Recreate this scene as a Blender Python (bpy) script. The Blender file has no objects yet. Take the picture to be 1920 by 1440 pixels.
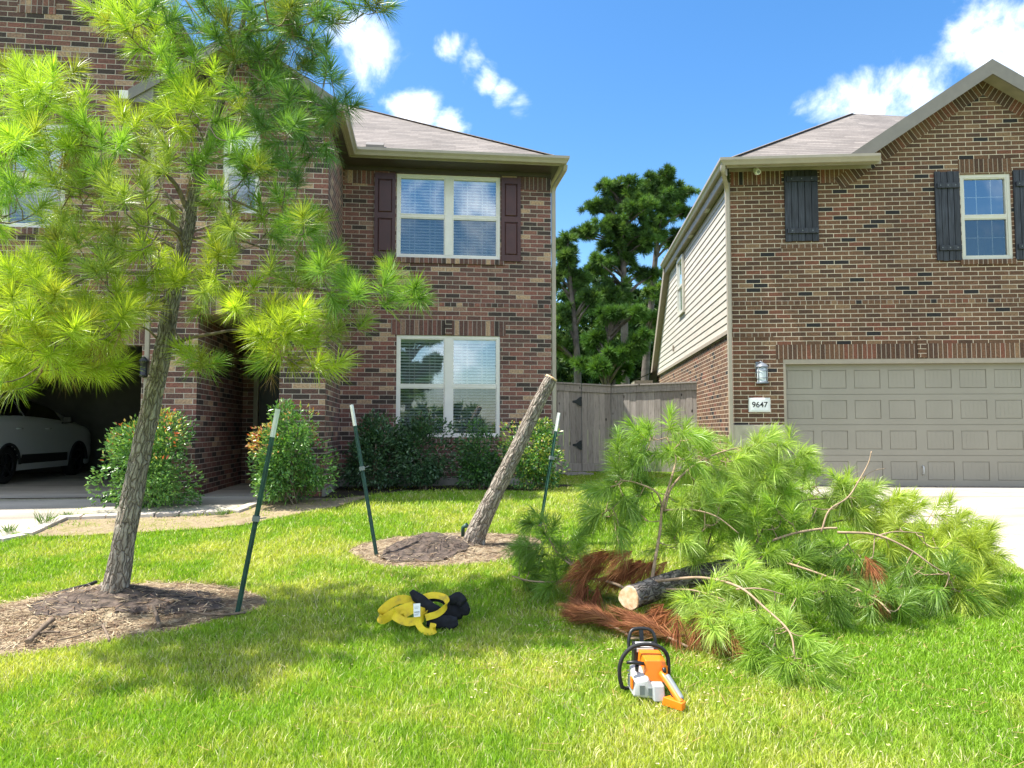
import bpy, bmesh, math, random
import numpy as np
from mathutils import Vector, noise as mnoise
R = math.radians
random.seed(7)
rng = np.random.default_rng(11)
scene = bpy.context.scene
COL = scene.collection

# ------------------------------------------------------------------ camera
FPX = 1390.0
PITCH = math.atan(85 / FPX)
CAMZ = 0.98
cd = bpy.data.cameras.new("camera")
cam = bpy.data.objects.new("camera", cd)
COL.objects.link(cam)
cd.sensor_width = 36.0
cd.lens = FPX / 1920 * 36.0
cd.clip_start = 0.05
cd.clip_end = 3000
cam.location = (0, 0, CAMZ)
cam.rotation_euler = (R(90) + PITCH, 0, 0)
scene.camera = cam


def ray(u, v):
    x = (u - 960) / FPX
    z = -(v - 720) / FPX
    c, s = math.cos(PITCH), math.sin(PITCH)
    return Vector((x, c - s * z, s + c * z))


def at(u, v, Y):
    """world point seen at photo position (u, v) at a distance Y ahead"""
    r = ray(u, v)
    return Vector((0, 0, CAMZ)) + r * (Y / r.y)


# ------------------------------------------------------------------ light
SUNV = Vector((0.50, 0.02, -1.0)).normalized()      # direction the light travels
sd = bpy.data.lights.new("sun", 'SUN')
sd.energy = 3.9
sd.angle = R(0.53)
sd.color = (1.0, 0.95, 0.86)
sun = bpy.data.objects.new("sun", sd)
COL.objects.link(sun)
sun.rotation_euler = SUNV.to_track_quat('-Z', 'Y').to_euler()

world = bpy.data.worlds.new("World")
scene.world = world
world.use_nodes = True
wt = world.node_tree
wt.nodes.clear()


def N(t, typ, loc=None, **kw):
    n = t.nodes.new(typ)
    for k, v in kw.items():
        setattr(n, k, v)
    return n


wout = N(wt, 'ShaderNodeOutputWorld')
wbg = N(wt, 'ShaderNodeBackground')
sky = N(wt, 'ShaderNodeTexSky')
sky.sky_type = 'NISHITA'
sky.sun_disc = False
sky.sun_elevation = math.asin(-SUNV.z)
sky.sun_rotation = math.atan2(-SUNV.x, -SUNV.y)
sky.air_density = 1.0
sky.dust_density = 0.9
sky.ozone_density = 1.8
wbg.inputs['Strength'].default_value = 0.125
tc = N(wt, 'ShaderNodeTexCoord')
hs = N(wt, 'ShaderNodeHueSaturation')
hs.inputs['Saturation'].default_value = 1.33
hs.inputs['Value'].default_value = 0.78
wt.links.new(sky.outputs[0], hs.inputs['Color'])
nz = N(wt, 'ShaderNodeTexNoise')
nz.inputs['Scale'].default_value = 11
nz.inputs['Detail'].default_value = 8
nz.inputs['Roughness'].default_value = 0.6
nz.inputs['Distortion'].default_value = 0.35
wt.links.new(tc.outputs['Generated'], nz.inputs['Vector'])


def wmath(op, a, b=None, c=None):
    n = N(wt, 'ShaderNodeMath', operation=op)
    for i, s in enumerate((a, b, c)):
        if s is None:
            continue
        if isinstance(s, (int, float)):
            n.inputs[i].default_value = s
        else:
            wt.links.new(s, n.inputs[i])
    return n.outputs[0]


acc = None
# cloud banks: (u, v, radius in photo pixels, weight) seen from the lawn, plus unseen ones added behind the camera
CL = [(690, 95, 62, .74), (650, 60, 50, .66), (780, 212, 58, .78), (840, 236, 42, .72),
      (845, 100, 36, .62), (880, 118, 34, .62), (915, 145, 36, .62), (950, 170, 34, .64), (980, 192, 38, .62),
      (1640, 190, 90, .58), (1740, 150, 90, .60), (1830, 80, 90, .62), (1900, 120, 90, .60), (1570, 215, 60, .55), (1725, 38, 26, .5), (1880, 40, 60, .55)]
dirs = [(ray(u, v).normalized(), r / FPX, w) for u, v, r, w in CL]
for az, el, rad, w in ((200, 32, .42, .95), (150, 40, .45, .9), (230, 35, .4, .9), (130, 22, .35, .8), (110, 45, .3, .7), (260, 50, .3, .7), (165, 58, .3, .6), (225, 18, .25, .7), (174, 17, .40, .58)):  # unseen clouds, added as fill for the facades and brightness in the panes
    a, e = R(az), R(el)
    dirs.append((Vector((math.sin(a) * math.cos(e), math.cos(a) * math.cos(e), math.sin(e))), rad, w))
for d, r, w in dirs:
    vm = N(wt, 'ShaderNodeVectorMath', operation='DISTANCE')
    wt.links.new(tc.outputs['Generated'], vm.inputs[0])
    vm.inputs[1].default_value = d
    mr = N(wt, 'ShaderNodeMapRange', interpolation_type='SMOOTHSTEP')
    wt.links.new(vm.outputs['Value'], mr.inputs['Value'])
    mr.inputs['From Min'].default_value = r * 1.7
    mr.inputs['From Max'].default_value = r * 0.1
    mr.inputs['To Min'].default_value = 0
    mr.inputs['To Max'].default_value = w
    acc = mr.outputs[0] if acc is None else wmath('MAXIMUM', acc, mr.outputs[0])
m = wmath('ADD', acc, wmath('MULTIPLY', wmath('SUBTRACT', nz.outputs[0], 0.5), 2.0))
ms = N(wt, 'ShaderNodeMapRange', interpolation_type='SMOOTHSTEP')
wt.links.new(m, ms.inputs['Value'])
ms.inputs['From Min'].default_value = 0.30
ms.inputs['From Max'].default_value = 1.1
msk = wmath('MULTIPLY', ms.outputs[0], wmath('MULTIPLY', wmath('GREATER_THAN', acc, 0.02), 0.97))
mixw = N(wt, 'ShaderNodeMix', data_type='RGBA')
wt.links.new(msk, mixw.inputs[0])
wt.links.new(hs.outputs[0], mixw.inputs[6])
mixw.inputs[7].default_value = (7.6, 7.8, 8.2, 1)
wt.links.new(mixw.outputs[2], wbg.inputs[0])
wt.links.new(wbg.outputs[0], wout.inputs[0])

scene.view_settings.view_transform = 'Standard'
scene.view_settings.look = 'None'
scene.view_settings.exposure = 1.48
scene.view_settings.gamma = 1.0
scene.cycles.max_bounces = 8
scene.cycles.transparent_max_bounces = 16
scene.cycles.use_adaptive_sampling = True


# ------------------------------------------------------------------ materials
def newmat(name):
    mt = bpy.data.materials.new(name)
    mt.use_nodes = True
    t = mt.node_tree
    b = t.nodes['Principled BSDF']
    return mt, t, b


def L(t, a, b):
    t.links.new(a, b)


def ramp(t, fac, stops, interp='LINEAR'):
    r = N(t, 'ShaderNodeValToRGB')
    r.color_ramp.interpolation = interp
    el = r.color_ramp.elements
    while len(el) > 1:
        el.remove(el[-1])
    el[0].position = stops[0][0]
    el[0].color = (*stops[0][1], 1)
    for p, c in stops[1:]:
        e = el.new(p)
        e.color = (*c, 1)
    if fac is not None:
        L(t, fac, r.inputs[0])
    return r.outputs[0]


def noise(t, vec, scale, detail=4, rough=.55, dist=0):
    n = N(t, 'ShaderNodeTexNoise')
    n.inputs['Scale'].default_value = scale
    n.inputs['Detail'].default_value = detail
    n.inputs['Roughness'].default_value = rough
    n.inputs['Distortion'].default_value = dist
    if vec is not None:
        L(t, vec, n.inputs['Vector'])
    return n.outputs[0]


def mixc(t, fac, a, b, blend='MIX'):
    n = N(t, 'ShaderNodeMix', data_type='RGBA', blend_type=blend)
    for s, i in ((fac, 0), (a, 6), (b, 7)):
        if isinstance(s, (int, float)):
            n.inputs[i].default_value = s
        elif isinstance(s, tuple):
            n.inputs[i].default_value = (*s, 1)
        else:
            L(t, s, n.inputs[i])
    return n.outputs[2]


def bump(t, b, h, strength=.5, dist=.01):
    n = N(t, 'ShaderNodeBump')
    n.inputs['Strength'].default_value = strength
    n.inputs['Distance'].default_value = dist
    L(t, h, n.inputs['Height'])
    L(t, n.outputs[0], b.inputs['Normal'])
    return n


def mapping(t, src, scale=(1, 1, 1)):
    m_ = N(t, 'ShaderNodeMapping')
    m_.inputs['Scale'].default_value = scale
    L(t, src, m_.inputs['Vector'])
    return m_.outputs[0]


def simple(name, col, rough=.6, var=.12, nscale=6, metal=0, bstr=0.0, bscale=40, coat=0, stretch=(1, 1, 1), island=0.0):
    mt, t, b = newmat(name)
    tcn = N(t, 'ShaderNodeTexCoord')
    vec = mapping(t, tcn.outputs['Object'], stretch)
    f = noise(t, vec, nscale)
    lo = tuple(c * (1 - var * 1.6) for c in col)
    hi = tuple(min(1, c * (1 + var * 1.6)) for c in col)
    c = ramp(t, f, [(.3, lo), (.7, hi)])
    if island:
        g = N(t, 'ShaderNodeNewGeometry')
        c2 = ramp(t, g.outputs['Random Per Island'], [(0, (1 - island,) * 3), (1, (1 + island * .6,) * 3)])
        c = mixc(t, 1.0, c, c2, 'MULTIPLY')
    L(t, c, b.inputs['Base Color'])
    b.inputs['Roughness'].default_value = rough
    b.inputs['Metallic'].default_value = metal
    b.inputs['Coat Weight'].default_value = coat
    if bstr:
        bump(t, b, noise(t, vec, bscale, 5), bstr, .005)
    return mt


def brickmat(name, stops, mortar, dirt=.2, bw=.254, rh=.079, ms_=.0105, offset=.5, seed=0.0):
    mt, t, b = newmat(name)
    uv = N(t, 'ShaderNodeTexCoord').outputs['UV']
    mp = N(t, 'ShaderNodeMapping')
    mp.inputs['Location'].default_value = (seed * .254, seed * .079, 0)
    L(t, uv, mp.inputs['Vector'])
    wob = N(t, 'ShaderNodeTexNoise')
    wob.inputs['Scale'].default_value = 14
    L(t, mp.outputs[0], wob.inputs['Vector'])
    vsub = N(t, 'ShaderNodeVectorMath', operation='MULTIPLY_ADD')
    L(t, wob.outputs['Color'], vsub.inputs[0])
    vsub.inputs[1].default_value = (.006, .005, 0)
    L(t, mp.outputs[0], vsub.inputs[2])
    br = N(t, 'ShaderNodeTexBrick')
    br.offset = offset
    L(t, vsub.outputs[0], br.inputs['Vector'])
    br.inputs['Color1'].default_value = (0, 0, 0, 1)
    br.inputs['Color2'].default_value = (1, 1, 1, 1)
    br.inputs['Mortar'].default_value = (.5, .5, .5, 1)
    br.inputs['Scale'].default_value = 1.0
    br.inputs['Mortar Size'].default_value = ms_ / 2
    br.inputs['Mortar Smooth'].default_value = .15
    br.inputs['Bias'].default_value = 0
    br.inputs['Brick Width'].default_value = bw
    br.inputs['Row Height'].default_value = rh
    c = ramp(t, br.outputs['Color'], stops, 'CONSTANT')
    n1 = noise(t, mp.outputs[0], 34, 5, .65)
    n2 = noise(t, mapping(t, mp.outputs[0], (1, 2.4, 1)), 90, 3, .6)
    mott = ramp(t, n1, [(.32, (.62, .58, .56)), (.5, (1, 1, 1)), (.68, (1.45, 1.35, 1.25))])
    c = mixc(t, 1.0, c, mott, 'MULTIPLY')
    mott2 = ramp(t, n2, [(.35, (.72, .72, .72)), (.65, (1.25, 1.25, 1.25))])
    c = mixc(t, .7, c, mott2, 'MULTIPLY')
    mcol = mixc(t, ramp(t, noise(t, mp.outputs[0], 3), [(.3, (0, 0, 0)), (.7, (1, 1, 1))]), mortar, tuple(x * .78 for x in mortar))
    c = mixc(t, br.outputs['Fac'], c, mcol)
    big = ramp(t, noise(t, mp.outputs[0], .8, 4), [(.3, (1 - dirt,) * 3), (.7, (1 + dirt * .6,) * 3)])
    c = mixc(t, 1.0, c, big, 'MULTIPLY')
    L(t, c, b.inputs['Base Color'])
    b.inputs['Roughness'].default_value = .88
    inv = N(t, 'ShaderNodeMath', operation='MULTIPLY_ADD')
    L(t, br.outputs['Fac'], inv.inputs[0])
    inv.inputs[1].default_value = -1
    L(t, n1, inv.inputs[2])
    bump(t, b, inv.outputs[0], .6, .006)
    return mt


M = {}
PUR = [(0, (0.114, 0.056, 0.046)), (.14, (0.189, 0.080, 0.064)), (.30, (0.055, 0.037, 0.031)), (.45, (0.208, 0.094, 0.071)),
       (.60, (0.129, 0.066, 0.053)), (.81, (0.418, 0.271, 0.173)), (.87, (0.268, 0.159, 0.114)), (.93, (0.238, 0.094, 0.071))]
BRN = [(0, (0.111, 0.054, 0.028)), (.2, (0.134, 0.067, 0.034)), (.38, (0.081, 0.042, 0.024)), (.52, (0.154, 0.079, 0.042)), (.68, (0.167, 0.064, 0.036)),
       (.78, (0.121, 0.064, 0.034)), (.89, (0.019, 0.016, 0.015)), (.945, (0.215, 0.128, 0.068))]
M['brick_l'] = brickmat('purple_brick', PUR, (.55, .46, .38))
M['brick_r'] = brickmat('brown_brick', BRN, (.66, .55, .41), ms_=.012)
M['sold_l'] = brickmat('purple_soldier', PUR, (.40, .33, .29), seed=7, offset=0, bw=5.0)
M['sold_r'] = brickmat('brown_soldier', BRN, (.50, .41, .32), seed=5, offset=0, bw=5.0)
M['head_l'] = brickmat('purple_header', PUR, (.40, .33, .29), seed=3, offset=.5, bw=.105)
M['head_r'] = brickmat('brown_header', BRN, (.50, .41, .32), seed=9, offset=.5, bw=.105)


def shinglemat(name, stops):
    mt, t, b = newmat(name)
    uv = N(t, 'ShaderNodeTexCoord').outputs['UV']
    br = N(t, 'ShaderNodeTexBrick')
    br.offset = .37
    L(t, uv, br.inputs['Vector'])
    br.inputs['Color1'].default_value = (0, 0, 0, 1)
    br.inputs['Color2'].default_value = (1, 1, 1, 1)
    br.inputs['Scale'].default_value = 1
    br.inputs['Mortar Size'].default_value = .0
    br.inputs['Mortar Smooth'].default_value = .0
    br.inputs['Brick Width'].default_value = .42
    br.inputs['Row Height'].default_value = .142
    c = ramp(t, br.outputs['Color'], stops)
    g = ramp(t, noise(t, mapping(t, uv, (1, 3, 1)), 22, 4), [(.3, (.72, .72, .72)), (.7, (1.28, 1.28, 1.28))])
    c = mixc(t, 1.0, c, g, 'MULTIPLY')
    g2 = ramp(t, noise(t, uv, 1.1, 4), [(.3, (.85, .85, .85)), (.7, (1.12, 1.12, 1.12))])
    c = mixc(t, 1.0, c, g2, 'MULTIPLY')
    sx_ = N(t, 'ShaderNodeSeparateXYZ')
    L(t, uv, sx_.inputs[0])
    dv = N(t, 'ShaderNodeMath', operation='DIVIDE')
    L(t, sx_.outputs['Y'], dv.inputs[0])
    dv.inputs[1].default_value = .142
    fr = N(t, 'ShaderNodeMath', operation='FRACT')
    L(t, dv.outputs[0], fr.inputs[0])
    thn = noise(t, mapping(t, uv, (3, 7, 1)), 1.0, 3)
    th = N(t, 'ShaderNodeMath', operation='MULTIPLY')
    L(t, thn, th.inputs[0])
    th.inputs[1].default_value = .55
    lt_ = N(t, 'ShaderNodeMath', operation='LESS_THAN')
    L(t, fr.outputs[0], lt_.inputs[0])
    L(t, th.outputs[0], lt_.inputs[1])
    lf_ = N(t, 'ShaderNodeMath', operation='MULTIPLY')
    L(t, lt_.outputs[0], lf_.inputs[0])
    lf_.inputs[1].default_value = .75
    c = mixc(t, lf_.outputs[0], c, (.085, .068, .058))  # shadow line under each shingle row, painted into the colour
    L(t, c, b.inputs['Base Color'])
    b.inputs['Roughness'].default_value = .95
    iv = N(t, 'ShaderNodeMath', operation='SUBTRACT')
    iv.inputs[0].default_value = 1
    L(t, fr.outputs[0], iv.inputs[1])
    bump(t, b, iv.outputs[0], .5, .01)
    return mt


M['shingle'] = shinglemat('shingles', [(0, (.16, .142, .128)), (.5, (.195, .172, .155)), (1, (.24, .212, .19))])
M['ridge'] = simple('ridge_shingle', (.22, .185, .16), .95, .25, 20)
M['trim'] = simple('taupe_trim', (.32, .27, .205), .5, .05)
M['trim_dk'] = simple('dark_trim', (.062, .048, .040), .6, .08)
M['rake'] = simple('grey_rake', (.19, .17, .145), .55, .05)
M['gutter'] = simple('gutter_metal', (.36, .305, .235), .35, .04)
M['white'] = simple('white_vinyl', (.74, .69, .64), .4, .03)
M['cream'] = simple('cream_vinyl', (.60, .57, .48), .4, .03)
M['blind'] = simple('blind_slat', (.86, .87, .86), .5, .03)
M['maroon'] = simple('maroon_shutter', (.065, .019, .014), .42, .08)
M['blackwood'] = simple('charred_wood', (.022, .024, .03), .55, .5, 3, bstr=.6, bscale=12, stretch=(12, 12, 1), island=.45)
M['siding'] = simple('lap_siding', (.50, .465, .395), .6, .06, 2, bstr=.15, bscale=30, stretch=(1, 1, 8), island=.06)
M['soffit'] = simple('soffit_board', (.27, .235, .165), .7, .08)
M['garage'] = simple('garage_door_paint', (.27, .245, .195), .5, .035, 1.5)
M['stone'] = simple('painted_stone', (.42, .37, .27), .8, .12, 5, bstr=.3)
M['concfound'] = simple('foundation_concrete', (.26, .24, .2), .9, .2, 4, bstr=.3)
M['dark'] = simple('dark_interior', (.03, .03, .03), .9, .2)  # near-black, stands in for the shade of unlit rooms
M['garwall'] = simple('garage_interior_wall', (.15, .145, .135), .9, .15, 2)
M['door'] = simple('dark_door', (.018, .012, .011), .4, .15)
M['black'] = simple('black_plastic', (.013, .013, .014), .42, .2, 20)
M['blackrub'] = simple('black_rubber', (.014, .014, .015), .75, .2, 20)
M['blackcloth'] = simple('black_cloth', (.009, .010, .014), .95, .3, 20, bstr=.5, bscale=120)
M['whitepaint'] = simple('white_paint', (.82, .82, .80), .4, .03)
M['postgreen'] = simple('green_post_paint', (.028, .085, .065), .45, .25, 20, bstr=.2)
M['orange'] = simple('orange_plastic', (.85, .20, .012), .35, .05)
M['greyplastic'] = simple('pale_grey_plastic', (.46, .46, .44), .4, .05)
M['tankgrey'] = simple('tank_grey_plastic', (.36, .37, .37), .4, .1)
M['midgrey'] = simple('mid_grey_plastic', (.20, .22, .22), .5, .1)
M['steel'] = simple('steel', (.5, .5, .5), .35, .1, metal=1)
M['lampmetal'] = simple('grey_lantern_metal', (.16, .18, .21), .4, .1)
M['carpaint'] = simple('white_car_paint', (.80, .82, .83), .25, .01, coat=1)
M['carglass'] = simple('dark_car_glass', (.008, .009, .01), .06, .1)
M['rim'] = simple('dark_wheel', (.05, .05, .055), .35, .1, metal=.6)
M['red'] = simple('red_box', (.22, .03, .03), .5, .1)
M['cardboard'] = simple('cardboard', (.32, .23, .14), .8, .1)
M['plate'] = simple('number_plate_white', (.75, .74, .71), .4, .03)
M['pipe'] = simple('corrugated_black_pipe', (.02, .02, .02), .5, .2)
M['soil'] = simple('dark_soil', (.075, .055, .043), .95, .55, 18, bstr=1, bscale=60)
M['root'] = simple('root_wood', (.16, .115, .08), .85, .3, 12, bstr=.5)
M['fencewood'] = None


def lantern_glass():
    mt, t, b = newmat('frosted_glass')
    b.inputs['Base Color'].default_value = (.75, .82, .85, 1)
    b.inputs['Roughness'].default_value = .3
    b.inputs['Transmission Weight'].default_value = .35
    return mt


M['frost'] = lantern_glass()


def glassmat(name, refl, tint, bl=0.45):
    mt = bpy.data.materials.new(name)
    mt.use_nodes = True
    t = mt.node_tree
    t.nodes.clear()
    o = N(t, 'ShaderNodeOutputMaterial')
    mx = N(t, 'ShaderNodeMixShader')
    tr = N(t, 'ShaderNodeBsdfTransparent')
    tr.inputs[0].default_value = (*tint, 1)
    gl = N(t, 'ShaderNodeBsdfGlossy')
    gl.inputs['Roughness'].default_value = .015
    gl.inputs[0].default_value = (.90, .97, 1, 1)
    lw = N(t, 'ShaderNodeLayerWeight')
    lw.inputs[0].default_value = bl
    ml = N(t, 'ShaderNodeMath', operation='MULTIPLY_ADD')
    L(t, lw.outputs['Fresnel'], ml.inputs[0])
    ml.inputs[1].default_value = .6
    ml.inputs[2].default_value = refl
    # slight waviness of the pane
    tcn = N(t, 'ShaderNodeTexCoord')
    bp = N(t, 'ShaderNodeBump')
    bp.inputs['Strength'].default_value = .02
    bp.inputs['Distance'].default_value = .02
    L(t, noise(t, tcn.outputs['Object'], 2.2, 1), bp.inputs['Height'])
    L(t, bp.outputs[0], gl.inputs['Normal'])
    L(t, ml.outputs[0], mx.inputs[0])
    L(t, tr.outputs[0], mx.inputs[1])
    L(t, gl.outputs[0], mx.inputs[2])
    L(t, mx.outputs[0], o.inputs[0])
    return mt


M['glass'] = glassmat('window_glass', .27, (.92, .98, 1.0))


def screenmat():
    mt = bpy.data.materials.new('insect_screen')
    mt.use_nodes = True
    t = mt.node_tree
    t.nodes.clear()
    o = N(t, 'ShaderNodeOutputMaterial')
    mx = N(t, 'ShaderNodeMixShader')
    mx.inputs[0].default_value = .28
    tr = N(t, 'ShaderNodeBsdfTransparent')
    di = N(t, 'ShaderNodeBsdfDiffuse')
    di.inputs[0].default_value = (.03, .035, .035, 1)
    L(t, tr.outputs[0], mx.inputs[1])
    L(t, di.outputs[0], mx.inputs[2])
    L(t, mx.outputs[0], o.inputs[0])
    return mt


M['screen'] = screenmat()


def concmat(name, base, joint=True):
    mt, t, b = newmat(name)
    tcn = N(t, 'ShaderNodeTexCoord')
    o = tcn.outputs['Object']
    c = ramp(t, noise(t, mapping(t, o, (.5, 2.2, 1)), .9, 6, .6), [(.32, tuple(x * .60 for x in base)), (.5, base), (.68, tuple(min(1, x * 1.25) for x in base))])
    c = mixc(t, .6, c, ramp(t, noise(t, o, 45, 4), [(.3, (.8, .78, .75)), (.7, (1.1, 1.1, 1.1))]), 'MULTIPLY')
    L(t, c, b.inputs['Base Color'])
    b.inputs['Roughness'].default_value = .85
    bump(t, b, noise(t, o, 120, 3), .25, .003)
    return mt


M['concrete'] = concmat('driveway_concrete', (.40, .365, .30))
M['paver'] = simple('edging_paver', (.50, .44, .38), .85, .12, 8, bstr=.3, island=.3)


def groundmat(name, stops, sc=5.0, bstr=.8):
    mt, t, b = newmat(name)
    o = N(t, 'ShaderNodeTexCoord').outputs['Object']
    c = ramp(t, noise(t, o, sc, 8, .65), stops)
    c = mixc(t, .8, c, ramp(t, noise(t, o, sc * 9, 4, .6), [(.3, (.55, .55, .55)), (.7, (1.35, 1.35, 1.35))]), 'MULTIPLY')
    L(t, c, b.inputs['Base Color'])
    b.inputs['Roughness'].default_value = .95
    b.inputs['Specular IOR Level'].default_value = .2
    bump(t, b, noise(t, o, sc * 12, 5, .7), bstr, .02)
    return mt


M['lawnbase'] = groundmat('lawn_soil_and_thatch', [(.3, (.07, .13, .015)), (.55, (.14, .21, .03)), (.75, (.25, .26, .07))], 3.0)
M['dirt'] = groundmat('bare_dirt', [(.3, (.20, .155, .09)), (.5, (.33, .26, .165)), (.62, (.24, .21, .09)), (.75, (.40, .32, .21))], 4)
M['ringdirt'] = groundmat('sandy_ring_dirt', [(.3, (.12, .085, .06)), (.48, (.25, .19, .13)), (.6, (.38, .31, .21)), (.75, (.50, .42, .30))], 5)
M['bed'] = groundmat('dark_bed_mulch', [(.3, (.02, .016, .012)), (.55, (.045, .034, .022)), (.68, (.09, .10, .02)), (.8, (.10, .08, .05))], 6)


def leafmat(name, attr='col', trans=.45, rough=.5, spec=.4, sat=1.0):
    mt = bpy.data.materials.new(name)
    mt.use_nodes = True
    t = mt.node_tree
    b = t.nodes['Principled BSDF']
    o = t.nodes['Material Output']
    a = N(t, 'ShaderNodeAttribute')
    a.attribute_name = attr
    L(t, a.outputs['Color'], b.inputs['Base Color'])
    b.inputs['Roughness'].default_value = rough
    b.inputs['Specular IOR Level'].default_value = spec
    tl = N(t, 'ShaderNodeBsdfTranslucent')
    g = mixc(t, 1.0, a.outputs['Color'], (1.3, 1.3, .5), 'MULTIPLY')
    L(t, g, tl.inputs[0])
    mx = N(t, 'ShaderNodeMixShader')
    mx.inputs[0].default_value = trans
    L(t, b.outputs[0], mx.inputs[1])
    L(t, tl.outputs[0], mx.inputs[2])
    L(t, mx.outputs[0], o.inputs[0])
    return mt


M['needle'] = leafmat('pine_needles', trans=.42, rough=.38, spec=.5)
M['leaf'] = leafmat('glossy_leaves', trans=.25, rough=.3, spec=.5)
M['grass'] = leafmat('grass_blades', trans=.40, rough=.5, spec=.3)
M['farleaf'] = leafmat('far_pine_foliage', trans=.3, rough=.6, spec=.2)
M['deadneedle'] = leafmat('dead_brown_needles', trans=.15, rough=.7, spec=.2)


def barkmat(name, lo, mid, hi, zs=.35, sc=16):
    mt, t, b = newmat(name)
    o = N(t, 'ShaderNodeTexCoord').outputs['UV']
    wv = N(t, 'ShaderNodeTexNoise')
    wv.inputs['Scale'].default_value = 9
    L(t, o, wv.inputs['Vector'])
    ad = N(t, 'ShaderNodeVectorMath', operation='MULTIPLY_ADD')
    L(t, wv.outputs['Color'], ad.inputs[0])
    ad.inputs[1].default_value = (.10, .22, 0)
    L(t, o, ad.inputs[2])
    mp = mapping(t, ad.outputs[0], (1, zs, 1))
    vo = N(t, 'ShaderNodeTexVoronoi', feature='DISTANCE_TO_EDGE')
    vo.inputs['Scale'].default_value = sc * 1.6
    L(t, mp, vo.inputs['Vector'])
    vc = N(t, 'ShaderNodeTexVoronoi')
    vc.inputs['Scale'].default_value = sc * 1.6
    vo.inputs['Randomness'].default_value = 1
    L(t, mp, vc.inputs['Vector'])
    plate = ramp(t, vo.outputs['Distance'], [(.0, lo), (.045, mid), (.20, hi)])
    fine = ramp(t, noise(t, mapping(t, o, (1, .5, 1)), 60, 6, .7), [(.3, (.55, .53, .5)), (.7, (1.35, 1.35, 1.35))])
    c = mixc(t, .85, plate, fine, 'MULTIPLY')
    vcol = ramp(t, vc.outputs['Color'], [(0, (.75, .72, .7)), (1, (1.2, 1.2, 1.2))])
    c = mixc(t, .6, c, vcol, 'MULTIPLY')
    L(t, c, b.inputs['Base Color'])
    b.inputs['Roughness'].default_value = .95
    b.inputs['Specular IOR Level'].default_value = .15
    mth = N(t, 'ShaderNodeMath', operation='MULTIPLY_ADD')
    cl = N(t, 'ShaderNodeMapRange')
    cl.inputs['From Max'].default_value = .2
    L(t, vo.outputs['Distance'], cl.inputs['Value'])
    L(t, noise(t, o, 50, 6, .7), mth.inputs[0])
    mth.inputs[1].default_value = .5
    L(t, cl.outputs[0], mth.inputs[2])
    bump(t, b, mth.outputs[0], .9, .012)
    return mt


M['bark'] = barkmat('pine_bark', (.075, .06, .05), (.25, .21, .175), (.36, .32, .275))
M['bark_dk'] = barkmat('dark_pine_bark', (.035, .031, .028), (.12, .105, .095), (.21, .19, .17))
M['bark_far'] = simple('far_bark', (.11, .09, .078), .95, .3, 3)
M['twig'] = simple('pale_twig_bark', (.34, .235, .15), .8, .2, 14)
M['limb'] = simple('grey_limb_bark', (.19, .145, .105), .9, .3, 14, bstr=.5)


def cutwood():
    mt, t, b = newmat('fresh_cut_wood')
    o = N(t, 'ShaderNodeTexCoord').outputs['Object']
    c = ramp(t, noise(t, o, 22, 5), [(.3, (.55, .30, .13)), (.55, (.78, .55, .33)), (.7, (.85, .68, .48))])
    L(t, c, b.inputs['Base Color'])
    b.inputs['Roughness'].default_value = .8
    bump(t, b, noise(t, o, 70, 4), .5, .004)
    return mt


M['cut'] = cutwood()


def fencemat():
    mt, t, b = newmat('weathered_fence_wood')
    tcn = N(t, 'ShaderNodeTexCoord')
    o = tcn.outputs['Object']
    g = N(t, 'ShaderNodeNewGeometry')
    sh = N(t, 'ShaderNodeVectorMath', operation='MULTIPLY_ADD')
    cmb = N(t, 'ShaderNodeCombineXYZ')
    for i in range(3):
        L(t, g.outputs['Random Per Island'], cmb.inputs[i])
    L(t, cmb.outputs[0], sh.inputs[0])
    sh.inputs[1].default_value = (7, 7, 9)
    L(t, o, sh.inputs[2])
    v = mapping(t, sh.outputs[0], (14, 14, 1.1))
    grain = ramp(t, noise(t, v, 3.2, 6, .65, .6), [(.28, (.18, .16, .145)), (.45, (.37, .335, .305)), (.7, (.48, .44, .405))])
    tone = ramp(t, g.outputs['Random Per Island'], [(0, (.72, .71, .70)), (1, (1.18, 1.16, 1.14))])
    c = mixc(t, 1, grain, tone, 'MULTIPLY')
    vo = N(t, 'ShaderNodeTexVoronoi')
    vo.inputs['Scale'].default_value = 2.3
    L(t, mapping(t, sh.outputs[0], (2.2, 2.2, 1)), vo.inputs['Vector'])
    knot = ramp(t, vo.outputs['Distance'], [(.06, (1, 1, 1)), (.11, (0, 0, 0))])
    c = mixc(t, knot, c, (.035, .028, .024))
    L(t, c, b.inputs['Base Color'])
    b.inputs['Roughness'].default_value = .9
    bump(t, b, noise(t, v, 4, 5), .5, .004)
    return mt


M['fence'] = fencemat()


def strapmat():
    mt, t, b = newmat('yellow_webbing')
    o = N(t, 'ShaderNodeTexCoord').outputs['Object']
    c = ramp(t, noise(t, o, 12, 5, .6), [(.3, (.32, .24, .05)), (.45, (.72, .50, .02)), (.7, (.85, .66, .02))])
    L(t, c, b.inputs['Base Color'])
    b.inputs['Roughness'].default_value = .7
    bump(t, b, noise(t, o, 200, 2), .4, .002)
    return mt


M['strap'] = strapmat()


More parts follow.
